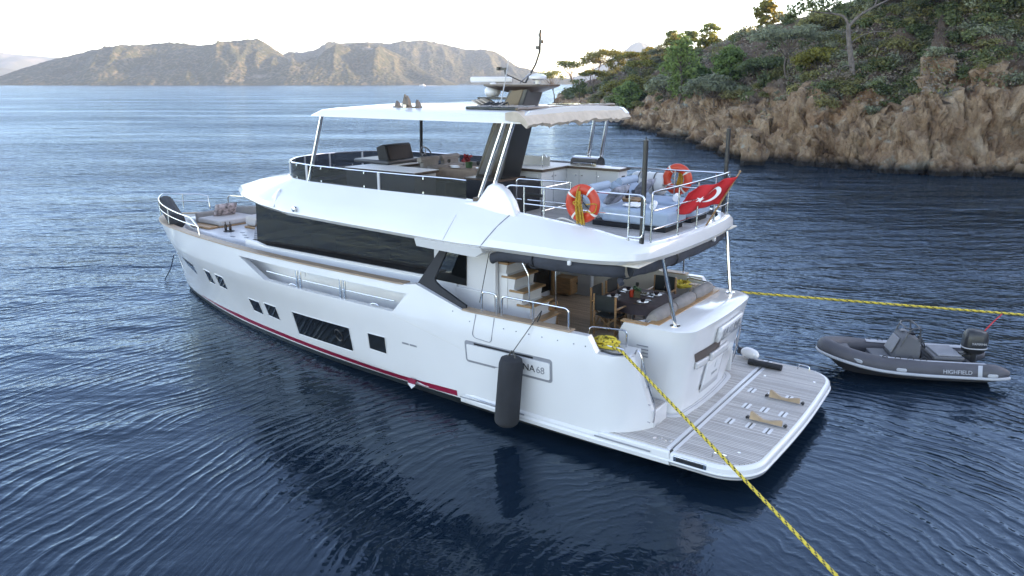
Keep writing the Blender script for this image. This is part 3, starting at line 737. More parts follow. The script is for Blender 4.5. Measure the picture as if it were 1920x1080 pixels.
# rails inside the bulwark opening
for side in (1, -1):
    for x in (9.92, 9.78, 8.33, 8.19):
        mb = MB(); p = hp(x, 2.22, -.05); mb.box((x, side*p.y, 2.235), (.05, .04, .47)); mb.build('bulwark_stanchion', STEEL, yacht, bevel=.005)
    mb = MB(); mb.tube([(x, side*(hp(x, 2.2).y-.07), 2.22) for x in [6.6+.46*k for k in range(11)]], .014, 8); mb.build('bulwark_rail', STEEL, yacht)
    for x in (10.1, 7.2):
        mb = MB(); mb.tube(smooth_path([(x-.12, side*(hp(x, 2).y-.06), 2.035), (x-.06, side*(hp(x, 2).y-.06), 2.06), (x+.06, side*(hp(x, 2).y-.06), 2.06), (x+.12, side*(hp(x, 2).y-.06), 2.035)]), .016, 6)
        mb.build('fairlead', STEEL, yacht)
# stern quarter: mooring deck, cleats, handrail, steps
for side in (1, -1):
    q = MB(); q.b2((.99, side*2.02, 1.2), (1.66, side*2.60, 2.045)); q.build('mooring_pocket', WHITE2, yacht, bevel=.03)
    f = MB(); f.tube(smooth_path([(1.5, side*2.66, 2.075), (1.2, side*2.70, 2.075), (1.04, side*2.58, 2.075)]), .022, 6); f.build('fairlead_strip', BLACK, yacht)
    c = MB()
    for x in (1.42, 1.22):
        c.tube(smooth_path([(x-.10, side*2.50, 2.12), (x-.05, side*2.50, 2.13), (x+.05, side*2.50, 2.13), (x+.10, side*2.50, 2.12)]), .016, 6); c.tube([(x, side*2.50, 2.03), (x, side*2.50, 2.12)], .02, 6)
    c.build('cleat', STEEL, yacht)
    h = MB(); h.tube(smooth_path([(.98, side*2.32, 2.02), (.93, side*2.34, 2.10), (.82, side*2.35, 1.95), (.70, side*2.30, 1.45), (.60, side*2.20, 1.05), (.60, side*2.17, .80), (.62, side*2.17, .68)]), .017, 8)
    for z in (1.38, 1.05, .70): h.tube([(.68-.05*(1.4-z), side*2.26, z), (.82-.05*(1.4-z), side*2.22, z)], .012, 6)
    h.build('boarding_handrail', STEEL, yacht)
    for k, (x0, z) in enumerate(((.62, .88), (.95, 1.12))):
        s_ = MB(); s_.b2((x0, side*1.55, .50), (x0+.50, side*2.12, z)); s_.build('stern_step', WHITE2, yacht, bevel=.02)
        s_ = MB(); s_.b2((x0+.03, side*1.60, z+.001), (x0+.36, side*2.04, z+.022)); s_.build('step_tread', TEAKDECK, yacht)
    r_ = MB(); r_.tube(fillet([(1.95, side*2.35, 2.05), (1.95, side*2.35, 2.38), (1.25, side*2.15, 2.38), (1.25, side*2.15, 2.05)], .1), .017, 8); r_.build('quarter_hoop', STEEL, yacht)
# ---------------------------------------------------------------- decks and bathing platform
def plat_outline(x0, x1, yh, r, n=8, bow=.0):
    """plan outline: square at x1 (forward), rounded after corners at x0"""
    o = [(x1, yh)]
    for k in range(n+1):
        a = R(90+90*k/n); o.append((x0+r+r*math.cos(a), yh-r+r*math.sin(a)))
    m = [(x, -y) for x, y in reversed(o)]
    mid = [(x0-bow*math.sin(math.pi*k/8), (yh-r)*(1-2*k/8)) for k in range(1, 8)]
    return o+mid+m
PLATF = thing('tmp', '', '', (0, 0, 0)); bpy.data.objects.remove(PLATF)
def slab(name, out, z0, z1, m, bev=0, parent=None, smooth=30):
    mb = MB(); mb.prism([(x, y, z0) for x, y in out], (0, 0, z1-z0)); return mb.build(name, m, parent or yacht, smooth=smooth, bevel=bev)
rim = slab('bathing_platform', plat_outline(-1.54, -.02, 2.86, .75, 10, .06), .28, .535, WHITE, .05)
slab('platform_teak', plat_outline(-1.45, -.11, 2.77, .69, 10, .06), .50, .552, TEAKDECK, 0, rim)
slab('rubbing_strake', plat_outline(-1.565, -.02, 2.885, .77, 10, .06), .36, .40, WHITE, .015, rim)
slab('strake_shadow', plat_outline(-1.55, -.02, 2.87, .755, 10, .06), .335, .362, GROOVE, 0, rim)
fixed = MB(); fixed.b2((-.015, -2.84, .28), (1.42, 2.84, .535)); fixed = fixed.build('stern_deck', WHITE, yacht, bevel=.03)
slab('stern_teak', [(.08, -2.76), (.08, 2.76), (1.4, 2.76), (1.4, -2.76)], .50, .552, TEAKDECK, 0, fixed)
for x in (-.075, .045):
    mb = MB(); mb.b2((x-.035, -2.74, .533), (x+.035, 2.74, .558)); mb.build('margin_board', WHITE2, fixed)
mb = MB(); mb.b2((-.030, -2.80, .5), (.0, 2.80, .538)); mb.build('deck_seam', BLACK, fixed)
for side in (1, -1):
    mb = MB(); mb.b2((-.72, side*2.83, .385), (-.10, side*2.872, .505)); lb = mb.build('side_recess', STEEL, rim, bevel=.012)
    mb = MB(); mb.b2((-.66, side*2.86, .41), (-.16, side*2.878, .48)); mb.build('recess_grille', BLACK, lb, bevel=.005)
    mb = MB(); mb.tube(fillet([(-.72, side*2.62, .55), (-.74, side*2.64, .66), (-.98, side*2.62, .66), (-.98, side*2.60, .55)], .07), .013, 8); mb.build('swim_ladder_hoop', STEEL, rim)
for x, y in ((-.29, -.76), (-.69, -.80), (-1.05, -.78), (-.47, .10), (-.83, .09), (-1.2, .10), (-.45, 1.0), (-.84, .97), (-1.19, 1.02)):
    mb = MB(); 
    for d in (-.045, .045):
        o = rrect(.055, .26, .025, 3); mb.prism([(x+d+a, y+b, .552) for a, b in o], (0, 0, .008), 0)
    mb.b2((x-.016, y-.12, .552), (x+.016, y+.12, .556), 1)
    mb.build('chock_socket', [WHITE2, BLACK], rim)
for x, y in ((-.25, -1.75), (-1.25, -2.0), (-1.05, 2.2), (-.2, 1.9)):
    mb = MB(); mb.lathe([(.03, .552), (.03, .558), (0, .559)], 12, (x, y, 0)); mb.build('deck_fitting', STEEL, rim)
# a damp patch of fittings by the port quarter
for k in range(4):
    mb = MB(); mb.box((.42-.10*k, 2.50-.05*(k % 2), .556), (.05, .10, .010)); mb.build('deck_hinge', STEEL, fixed, bevel=.004)

# transom block with the aft bench
def block_out(z):
    """plan outline of the transom block at height z"""
    t = (z-.55)/1.85; ax = .42-.34*t; pts = []
    yc = 1.46+.32*t
    for k in range(9): pts.append((ax+.06*(2*k/8-1)**2, (yc-.42)*(1-2*k/8)))        # aft face, port to starboard
    def arc(sgn):
        a = []
        for k in range(1, 8):
            q = R(90*k/8); a.append((ax+.06+.44*(1-math.cos(q)), sgn*(yc-.42+.42*math.sin(q))))
        return a
    st = arc(-1); pt = list(reversed(arc(1)))
    x1 = 1.12
    return [(x1, yc+.02)]+pt+pts+st+[(x1, -yc-.02)]
mb = MB(); mb.loft([[(x, y, z) for x, y in block_out(z)] for z in (.53, .8, 1.2, 1.6, 2.0, 2.3, 2.38)]+[[(x+(.04 if x < 1 else 0), y*.975, 2.41) for x, y in block_out(2.4)]])
BLOCK = mb.build('transom', WHITE, yacht, smooth=40)
for s in (1, -1):
    mb = MB(); mb.loft([[(x0, s*(1.58 if z > .6 else 1.58), z), (x0, s*(1.46+.32*(z-.55)/1.85+.02), z), (x1_, s*(1.46+.32*(z-.55)/1.85+.02), z), (x1_, s*1.58, z)] for x0, x1_, z in ((1.06, 1.66, 1.2), (1.06, 1.62, 1.8), (1.06, 1.62, 2.2), (1.06, 1.50, 2.405))]); mb.build('bench_wing', WHITE, BLOCK, smooth=20)
mb = MB(); o = block_out(.6); mb.tube([(x-.05, y*1.03, .556) for x, y in o[1:-1]], .012, 6); mb.build('foot_seam', GROOVE, BLOCK)
mb = MB(); mb.loft([[(x-d, y*(1+d*.5), z) for x, y in o[1:-1]] for d, z in ((.14, .553), (.14, .566), (.0, .566))], 0, False, False); mb.build('foot_moulding', WHITE2, BLOCK)
def aft(y, z, off=.0):
    t = (z-.55)/1.85; ax = .42-.34*t; yc = 1.46+.32*t; k = min(1, abs(y)/(yc-.42))
    x = ax+.06*k*k
    if abs(y) > yc-.42: x += .44*(1-math.sqrt(max(0, 1-((abs(y)-yc+.42)/.42)**2)))
    return Vector((x-off, y, z))
def aft_quad(name, cs, m, off, nu=10, nv=4, thick=.0):
    mb = MB(); a, b, c, d = [Vector((0, y, z)) for y, z in cs]
    def fn(u, v):
        p = (a*(1-u)+b*u)*(1-v)+(d*(1-u)+c*u)*v; return aft(p.y, p.z, off)
    mb.grid(fn, nu, nv); o = mb.build(name, m, BLOCK)
    if thick: s = o.modifiers.new('thick', 'SOLIDIFY'); s.thickness = thick; s.offset = 0
    return o
aft_quad('grab_recess', [(1.12, 1.62), (.02, 1.62), (.02, 1.86), (1.30, 1.86)], DARKWOOD, .006)
aft_quad('recess_lip', [(1.12, 1.50), (.62, 1.50), (.62, 1.63), (1.15, 1.64)], WHITE2, .03, thick=.05)
aft_quad('transom_door', [(.52, .78), (-.42, .78), (-.42, 1.50), (.52, 1.50)], WHITE, .010, thick=.02)
aft_quad('door_lip', [(.52, 1.50), (-.42, 1.50), (-.42, 1.66), (.52, 1.66)], WHITE2, .035, thick=.06)
aft_quad('door_slot', [(.60, .86), (.54, .86), (.54, 1.50), (.60, 1.50)], GROOVE, .012, 2, 8)
aft_quad('door_catch', [(.60, .86), (.54, .86), (.54, .98), (.60, .98)], BLACK, .016, 2, 2)
aft_quad('nameplate', [(.42, 1.88), (-.95, 1.88), (-.95, 2.18), (.42, 2.18)], WHITE, .045, 12, 3, .07)
for txt, y, z, sz, m in (('LA LUNA', -.26, 2.03, .25, GROOVE), ('SIRENA', -.02, 1.08, .10, PLASTG)):
    p = aft(y, z, .084 if sz > .2 else .024); add_text(txt, sz, axes(p, aft(y-.3, z)-aft(y+.3, z), aft(y, z+.1)-aft(y, z-.1)), m, BLOCK)
mb = MB(); mb.tube([aft(-.02+.05*math.sin(R(a)), 1.28+.09*math.cos(R(a)), .024) for a in range(20, 200, 15)], [.003+.006*math.sin(R(a-20)) for a in range(20, 200, 15)], 5); mb.build('crescent_mark', PLASTG, BLOCK)
for k in range(4):
    mb = MB(); mb.box((1.12, 1.725, 1.98-.07*k), (.24, .02, .022)); mb.build('vent_louvre', GROOVE, BLOCK)
mb = MB(); mb.box((.6, -1.50, 1.25), (.3, .06, 1.3)); mb.build('side_door_jamb', WHITE2, BLOCK, bevel=.02)
# bench in the cockpit side of the transom
mb = MB(); mb.b2((.84, -1.52, 2.40), (1.08, 1.62, 2.425)); mb.b2((1.03, 1.60, 2.40), (1.60, 1.76, 2.425)); mb.b2((1.03, -1.76, 2.40), (1.60, -1.6, 2.425)); mb.build('bench_coaming', TEAK, yacht, bevel=.006)
mb = MB(); mb.b2((1.3, -1.55, 1.6), (1.8, 1.45, 1.90)); mb.build('bench_base', WHITE2, yacht, bevel=.02)
mb = MB(); mb.b2((1.22, -1.55, 1.901), (1.82, 1.45, 2.04)); mb.build('bench_seat', TAUPE, yacht, bevel=.045, seg=3)
for y0, y1 in ((-1.50, -.55), (-.52, .43), (.46, 1.44)):
    mb = MB(); rings = []
    for k in range(9):
        y = y0+(y1-y0)*k/8; s = 1-.30*abs(2*k/8-1)**5
        rings.append([(1.10+.17*s*math.cos(a)-.06*math.sin(a)*s, y, 2.40+.215*s*math.sin(a)) for a in [R(24*q) for q in range(15)]])
    mb.loft(rings); mb.build('bench_backrest', TAUPE, yacht, smooth=60)

# main deck
def deck(name, x0, x1, z, inset, m, n=24):
    mb = MB(); rings = []
    for k in range(n+1):
        x = x0+(x1-x0)*k/n; y = max(.02, hull_y(inv(x, z), z)-inset)
        rings.append([(x, y, z), (x, -y, z)])
    mb.loft(rings, 0, False, False); return mb.build(name, m, yacht)
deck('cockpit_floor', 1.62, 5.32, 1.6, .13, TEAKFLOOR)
for s in (1, -1): mb = MB(); mb.b2((1.42, s*1.6, 1.1), (1.70, s*2.0, 1.59)); mb.build('cockpit_step', WHITE2, yacht)
deck('side_deck', 5.32, 13.3, 1.66, .13, WHITE2)
deck('foredeck', 12.6, 19.6, 1.98, .12, WHITE2)
for s in (1, -1): mb = MB(); mb.box((13.0, 1.75*s, 1.82), (.02, 1.0, .34)); mb.build('deck_riser', WHITE2, yacht)
for x, y in ((2.95, .05), (3.55, -.9)):
    mb = MB(); mb.box((x, y, 1.603), (.34, .07, .006), rot=None); mb.build('floor_hatch', STEEL, yacht)

# foredeck lounge
mb = MB(); o = [(13.2, 1.16), (15.0, 1.10), (16.4, .95), (17.6, .62), (18.6, .22), (18.6, -.22), (17.6, -1.0), (16.0, -1.5), (13.2, -1.75)]
mb.prism([(x, y, 1.95) for x, y in o], (0, 0, .45)); mb.build('coachroof', WHITE2, yacht, bevel=.06, seg=3)
mb = MB(); mb.b2((14.25, -1.50, 2.402), (15.95, -.20, 2.47)); mb.build('sunpad_plinth', TEAK, yacht, bevel=.02)
mb = MB(); mb.b2((14.27, -1.50, 2.47), (15.93, -.22, 2.80)); mb.build('sunpad', TAUPE2, yacht, bevel=.09, seg=3)
mb = MB(); mb.b2((16.5, -1.15, 2.402), (17.75, .28, 2.45)); mb.build('bow_seat_plinth', TEAK, yacht, bevel=.02)
mb = MB(); mb.b2((16.5, -1.15, 2.45), (17.72, .26, 2.62)); mb.build('bow_seat', TAUPE2, yacht, bevel=.05, seg=3)
mb = MB(); mb.loft([[(x, y-.13, 2.3), (x, y+.11, 2.3), (x, y+.03, z), (x, y-.15, z)] for x, y, z in ((18.0, -.95, 2.80), (17.0, -1.42, 2.84), (15.6, -1.84, 2.88), (14.0, -2.06, 2.92))]); mb.build('side_backrest', TAUPE, yacht, smooth=30, bevel=.04, seg=3)
mb = MB(); mb.loft([[(17.75, y, 2.3), (17.98, y, 2.3), (18.0, y, 2.74), (17.85, y, 2.74)] for y in (-.95, .18)]); mb.build('bow_backrest', TAUPE, yacht, bevel=.05, seg=3)
mb = MB(); mb.b2((18.05, .12, 2.3), (18.6, -.35, 2.52)); mb.build('bow_locker', WHITE2, yacht, bevel=.06, seg=3)
mb = MB(); mb.b2((16.55, .32, 2.40), (17.55, .66, 2.47)); mb.build('bow_table', TEAK, yacht, bevel=.02)
for x, y in ((14.9, .55), (14.55, .75), (15.3, .35), (14.2, .45), (15.0, .9)):
    mb = MB(); mb.box((x, y, 2.405), (.15, .08, .012)); mb.build('hatch_fitting', GROOVE, yacht, bevel=.004)
# bow rails
def rail(name, pts, r=.017, m=STEEL, parent=yacht, n=None):
    mb = MB(); mb.tube(pts, r, 8); return mb.build(name, m, parent)
def edge(xs, z, inset=.10, side=1): return (stn(xs, 2.65), side*max(0, T_CAP(xs)-inset), z)
for side in (1, -1):
    top = [edge(xs, z, .10, side) for xs, z in ((20.0, 3.17), (19.6, 3.17), (19, 3.16), (18.2, 3.15), (17.2, 3.14), (16.2, 3.13), (15.2, 3.12))]
    end = [edge(14.75, 2.9, .1, side), edge(14.72, 2.66, .1, side)]
    if side == -1: top = top[:3]; end = [edge(18.75, 3.1, .1, side), edge(18.72, 2.66, .1, side)]
    rl = rail('bow_rail', smooth_path(top, 4)+end, .02)
    low = [edge(xs, 2.92, .10, side) for xs in ((20.0, 19.6, 19, 18.2, 17.2, 16.2, 15.2, 14.74) if side == 1 else (20.0, 19.6, 19, 18.74))]
    rail('lower_rail', smooth_path(low, 4), .015, parent=rl)
    for xs in ((19.6, 18.6, 17.2) if side == 1 else (19.5,)):
        a, b = edge(xs, 2.66, .10, side), edge(xs, 3.15, .10, side); rail('stanchion', [a, b], .018, parent=rl)
    if side == -1:
        r2 = rail('bow_rail', fillet([edge(18.1, 2.66, .1, -1), edge(18.1, 3.13, .1, -1)]+[edge(xs, 3.12, .1, -1) for xs in (17.4, 16.5, 15.5, 14.5, 13.5, 12.8)], .12), .02)
# ---------------------------------------------------------------- deckhouse
def house_out(z):
    """plan of the deckhouse walls"""
    f = 13.45-.55*(z-1.6)/2.1
    y = 2.08-.03*(z-1.6)
    return [(5.35, y), (12.36-.03*(z-1.6), y), (f-.15, y*.80), (f+.25, y*.42), (f+.3, 0), (f+.25, -y*.42), (f-.15, -y*.80), (12.36-.03*(z-1.6), -y), (5.35, -y)]
mb = MB(); mb.loft([[(x, y, z) for x, y in house_out(z)] for z in (1.6, 2.66, 2.67)], 0, True, False); HOUSE = mb.build('deckhouse', WHITE, yacht, smooth=25)
mb = MB(); mb.loft([[(x, y*.985 if abs(y) > .1 else y, z) for x, y in house_out(z)] for z in (2.66, 3.88)], 0, False, False)
GL = mb.build('saloon_window', SALON, HOUSE, smooth=25)
mb = MB()
for s in (1, -1):
    y = 2.055*s
    mb.b2((6.0, y-.03*s, 2.66), (12.34, y+.012*s, 2.70)); mb.b2((5.36, y-.03*s, 2.66), (6.05, y+.012*s, 3.74))
mb.build('window_sill', WHITE2, HOUSE)
for x in (11.05, 7.6):
    for s in (1, -1):
        mb = MB(); mb.b2((x-.008, s*(2.052-.004), 2.69), (x+.008, s*2.054, 2.72)); mb.build('window_clip', STEEL, HOUSE)
# saloon interior seen through the glass
mb = MB(); mb.b2((5.6, -1.95, 1.7), (12.4, 1.95, 1.72)); mb.build('saloon_floor', DKHULL, HOUSE)
mb = MB(); mb.b2((7.4, .5, 2.3), (8.6, 1.4, 2.42)); mb.b2((9.2, .2, 2.35), (10.0, 1.3, 2.65)); mb.b2((10.6, -.8, 1.9), (11.6, .8, 2.9)); mb.build('saloon_furniture', TAUPE, HOUSE, bevel=.03)
# side-deck kick moulding and vent below the window
for s in (1, -1):
    mb = MB(); mb.loft([[(x, s*(2.03+d), z) for d, z in ((.0, 2.68), (.06, 2.66), (.10, 2.45), (.16, 1.75), (.16, 1.66), (0, 1.66))] for x in (5.4, 11.4)]); mb.build('house_side_panel', WHITE, HOUSE, smooth=20)
    mb = MB(); mb.loft([[(x, s*(2.03+d*k), z+dz*(1 if z > 2.4 else 0)) for d, z in ((.0, 2.68), (.06, 2.66), (.10, 2.45), (.16, 1.75), (.16, 1.66), (0, 1.66))] for x, dz, k in ((11.38, 0, 1), (11.9, .02, 1), (12.3, .10, .95), (12.8, .10, .2))]); mb.build('house_corner_panel', WHITE, HOUSE, smooth=20)
    mb = MB(); mb.box((10.75, s*2.135, 2.42), (.42, .02, .05)); mb.build('air_vent', GROOVE, HOUSE)
    mb = MB(); mb.box((10.3, s*2.15, 2.1), (.012, .02, .8)); mb.build('panel_seam', GROOVE, HOUSE)
# charcoal wing frame that ties the overhang to the bulwark
WP = {'a': (5.78, 2.42, 3.55), 'b': (4.36, 2.46, 3.52), 'b2': (4.35, 2.47, 3.42), 'i1': (5.0, 2.44, 3.42), 'i2': (5.45, 2.44, 3.42)}
for s in (1, -1):
    def wy(z): return (2.74-(z-2.4)*.23)
    out = [(5.40, 3.62), (4.40, 3.60), (4.40, 3.53), (4.81, 3.51), (5.20, 3.51), (5.30, 3.46), (5.54, 2.86), (5.51, 2.80), (5.37, 2.72), (4.72, 2.475), (4.62, 2.44), (4.62, 2.34), (4.76, 2.35), (5.55, 2.60), (6.02, 2.66)]
    mb = MB(); mb.loft([[(x, s*(wy(z)+d), z) for x, z in out] for d in (-.03, .03)]); mb.build('wing_frame', CHAR, yacht, smooth=30, bevel=.008)
    mb = MB(); mb.add([(x, s*2.105, z) for x, z in ((5.10, 3.44), (5.56, 3.44), (6.0, 2.66), (5.12, 2.645))], [(0, 1, 2, 3)]); mb.build('wing_window', DGLASS, yacht, fix=False)
    mb = MB(); mb.b2((4.36, s*1.98, 1.6), (5.36, s*2.088, 3.7)); mb.b2((4.36, s*1.98, 1.6), (5.4, s*2.14, 2.60)); mb.build('stair_bulkhead', WHITE2, yacht, bevel=.015)
    mb = MB(); mb.tube([(4.62, s*2.3, 2.4), (4.43, s*2.2, 3.5)], .008, 6); mb.build('gate_wire', BLACK, yacht)
# aft bulkhead and sliding doors
mb = MB(); mb.b2((5.30, -2.05, 1.6), (5.40, 2.0, 3.74)); AB = mb.build('aft_bulkhead', WHITE2, yacht)
mb = MB(); mb.b2((5.275, -1.5, 1.74), (5.30, .95, 3.70)); mb.build('sliding_door', DGLASS, AB)
for y in (-1.5, -.35, .95): mb = MB(); mb.b2((5.262, y-.03, 1.72), (5.28, y+.03, 3.70)); mb.build('door_frame', BLACK, AB)
mb = MB(); mb.b2((5.20, -1.66, 1.6), (5.29, -1.52, 3.7)); mb.build('door_trim', TEAK, AB)
# starboard inner bulwark wall, raised toward the house
mb = MB(); mb.loft([[(x, -2.52, 1.6), (x, -2.62, z), (x, -2.56, z), (x, -2.44, 1.6)] for x, z in ((5.35, 3.2), (4.4, 3.0), (3.4, 2.5), (2.6, 2.36))]); mb.build('side_screen', CREAM, yacht)
mb = MB(); mb.box((4.42, 0, 3.705), (1.9, 5.0, .03)); mb.box((2.2, 0, 3.705), (2.6, 5.0, .03)); mb.build('cockpit_ceiling', CREAM, yacht)
# stairs to the flybridge
TR = [(3.18, 1.85), (3.36, 2.13), (3.55, 2.41), (3.74, 2.69), (3.94, 2.97), (4.15, 3.25)]
mb = MB(); out = [(3.20, 1.6)]
for x, z in TR: out += [(x+.05, z-.26), (x+.02, z-.05)]
out += [(4.9, 3.2), (4.9, 1.6)]
mb.prism([(x, 1.22, z) for x, z in out], (0, .72, 0)); ST = mb.build('staircase', WHITE2, yacht, smooth=0)
for x, z in TR:
    mb = MB(); mb.b2((x-.02, 1.12, z-.048), (x+.36, 1.97, z)); mb.build('tread', TREAD, ST, bevel=.012)
mb = MB(); mb.b2((4.15, 1.94, 2.25), (4.72, 1.958, 3.02)); mb.build('locker_door', WHITE, ST, bevel=.02); 
mb = MB(); mb.lathe([(.035, 1.955), (.035, 1.968), (.0, 1.97)], 14, (4.58, 0, 2.86), ax='y'); mb.build('locker_catch', STEEL, ST)
mb = MB(); mb.b2((3.62, .78, 1.6), (3.95, 1.16, 2.25)); mb.build('stair_cabinet', TEAK, yacht, bevel=.01)
rail('stair_handrail', fillet([(3.62, 1.9, 2.2), (3.65, 1.9, 3.05), (4.02, 1.9, 3.62)], .06), .019)
rail('stair_handrail', fillet([(3.55, .98, 2.1), (3.58, .98, 3.2), (3.7, .98, 3.42)], .06), .019)
# side-gate hoops on the bulwark cap
def hoop(x0, x1, h, y=2.70, r=.019, mid=None):
    z = 2.37
    mb = MB(); mb.tube(fillet([(x0, y, z), (x0, y, z+h), (x1, y, z+h), (x1, y, z)], .10, 6), r, 8)
    if mid: mb.tube([(mid, y, z), (mid, y, z+h)], r*.9, 8)
    for x in [x0, x1]+([mid] if mid else []): mb.lathe([(.035, z), (.035, z+.012), (.02, z+.02)], 10, (x, y, 0))
    return mb.build('gate_hoop', STEEL, yacht)
for s in (1, -1):
    hoop(4.25, 3.88, .42, 2.70*s); hoop(3.75, 2.2, .40, 2.70*s, mid=3.0)

# ---------------------------------------------------------------- upper deck overhang
LOW = [(14.25, 0), (14.18, .8), (13.85, 1.38), (12.9, 1.98), (11.3, 2.60), (10.2, 2.76), (8.5, 2.84), (6.5, 2.86), (4.9, 2.86), (4.1, 2.86), (3.0, 2.86), (2.0, 2.84), (1.35, 2.70), (.95, 2.36), (.80, 1.8), (.72, .9), (.70, 0)]
LZ = [3.96, 3.96, 3.96, 3.95, 3.92, 3.86, 3.83, 3.79, 3.76, 3.77, 3.78, 3.79, 3.80, 3.80, 3.80, 3.80, 3.80]
UPP = [(11.95, 0), (11.9, .55), (11.7, 1.1), (11.3, 1.62), (10.7, 2.02), (9.8, 2.18), (8.4, 2.22), (6.6, 2.24), (5.0, 2.25), (4.1, 2.25), (3.0, 2.24), (2.0, 2.22), (1.45, 2.16), (1.05, 1.98), (.92, 1.6), (.84, .85), (.82, 0)]
UZ = [4.56, 4.56, 4.56, 4.56, 4.56, 4.55, 4.54, 4.54, 4.54, 4.42, 4.32, 4.22, 4.12, 4.07, 4.05, 4.05, 4.05]
def dens(P, Z, n=4):
    q = smooth_path([(x, y, z) for (x, y), z in zip(P, Z)], n); lin = []
    for i in range(len(P)-1):
        for k in range(n):
            t = k/n; a, b = Vector((*P[i], Z[i])), Vector((*P[i+1], Z[i+1])); w_ = 0 if P[i][0] > 9 else 1
            lin.append(a.lerp(b, t)*(1-w_)+q[i*n+k]*w_)
    lin.append(q[-1]); return [tuple(p) for p in lin]
low, upp = dens(LOW, LZ), dens(UPP, UZ); NP = len(low)
def fullring(h): return h+[(x, -y, z) for x, y, z in reversed(h[1:-1])]
def mixr(a, b, t, dz=0, dn=0): return [tuple(Vector(p)*(1-t)+Vector(q)*t+Vector((0, 0, dz))) for p, q in zip(a, b)]
under = [(x*1+(-.20 if i < NP*.3 else 0)+(.08 if x < 1.2 else 0), y*.93, z-.02) for i, (x, y, z) in enumerate(low)]
lip = [(x-(.10 if i < NP*.3 else -.06 if x < 1.2 else 0), y*.968, z-.085) for i, (x, y, z) in enumerate(low)]
r1 = mixr(low, upp, .06, .10); r2 = mixr(low, upp, .42, .10); r3 = mixr(low, upp, .93, .0)
top2 = [(x-(.10 if i < NP*.45 else -.1 if x < 1.1 else 0), max(0, y-.12), z) for i, (x, y, z) in enumerate(upp)]
mb = MB(); mb.loft([fullring(r) for r in (lip, low, r1, r2, r3, upp, top2)], 0, True, False); OV = mb.build('upper_deck', WHITE, yacht, smooth=28)
mb = MB(); mb.loft([fullring(r) for r in ([(x*.985+.05, y*.80, z+.0) for x, y, z in lip], [(x, y*.998, z-.004) for x, y, z in lip], [(x, y*.999, z-.002) for x, y, z in mixr(lip, low, .9)])], 0, True, False); mb.build('overhang_underside', SILVER, OV, smooth=30)
# seams in the moulding
def ovp(x, t, off=.004):
    best = min(range(NP), key=lambda i: abs(low[i][0]-x) if i > NP*.3 else 9)
    for i in range(NP-1):
        if low[i][0] >= x >= low[i+1][0] and i > NP*.25:
            k = (low[i][0]-x)/(low[i][0]-low[i+1][0]+1e-9); P = [Vector(r[i])*(1-k)+Vector(r[i+1])*k for r in (lip, low, r1, r2, r3)]
            q = t*4; j = min(3, int(q)); return P[j]*(1-(q-j))+P[j+1]*(q-j)+Vector((0, off, off))
    return Vector(low[best])
mb = MB(); mb.tube([ovp(4.25-.42*t, t) for t in [k/10 for k in range(11)]], .010, 6); mb.build('moulding_seam', GROOVE, OV)
mb = MB(); mb.tube([ovp(5.2-.3*t, t) for t in [k/10 for k in range(9)]], .008, 6); mb.build('moulding_crease', WHITE2, OV)
mb = MB(); mb.loft([[(x, 2.44, 3.74), (x, 2.86, 3.72), (x, 2.80, z), (x, 2.44, z)] for x, z in ((5.9, 3.55), (4.35, 3.50), (4.15, 3.62), (3.9, 3.74))]); mb.build('overhang_bracket', WHITE, OV, smooth=20)
mb = MB(); mb.loft([[(x, -2.44, 3.74), (x, -2.86, 3.72), (x, -2.80, z), (x, -2.44, z)] for x, z in ((5.9, 3.55), (4.35, 3.50), (4.15, 3.62), (3.9, 3.74))]); mb.build('overhang_bracket', WHITE, OV, smooth=20)
# navigation light pocket and lamp
for s in (1, -1):
    p = Vector((10.55, 2.62*s, 4.02)); mb = MB()
    mb.loft([[(11.15, 2.30*s, 4.14), (10.62, 2.45*s, 4.20), (10.62, 2.72*s, 3.93), (11.15, 2.62*s, 3.91)], [(10.75, 2.40*s, 4.34), (10.70, 2.42*s, 4.33), (10.70, 2.50*s, 4.26), (10.75, 2.48*s, 4.26)]]); mb.build('light_pod', WHITE, OV, smooth=20)
    mb = MB(); mb.lathe([(.0, -.05), (.06, -.04), (.065, .03), (.0, .05)], 14, (9.75, 2.80*s, 3.97), ax='y'); mb.build('side_lamp', STEEL, OV)
# flybridge floor
fl = [(x, max(0, y-.06), 0) for x, y, z in top2]
mb = MB(); mb.prism([(x, y, 3.96) for x, y, z in fullring(fl)], (0, 0, .035)); mb.build('flybridge_floor', TEAKDECK, OV, smooth=0)
# side fairings
for s in (1, -1):
    o = [(5.0, 4.50), (4.66, 4.53), (4.42, 4.86), (4.30, 4.92), (4.16, 4.90), (3.98, 4.80), (3.80, 4.60), (3.68, 4.36), (3.68, 4.28), (5.0, 4.40)]
    mb = MB(); mb.loft([[(x, s*(2.30-(z-4.3)*.10+d), z) for x, z in o] for d in (-.17, .03)]); mb.build('side_fairing', WHITE, OV, smooth=40, bevel=.03)
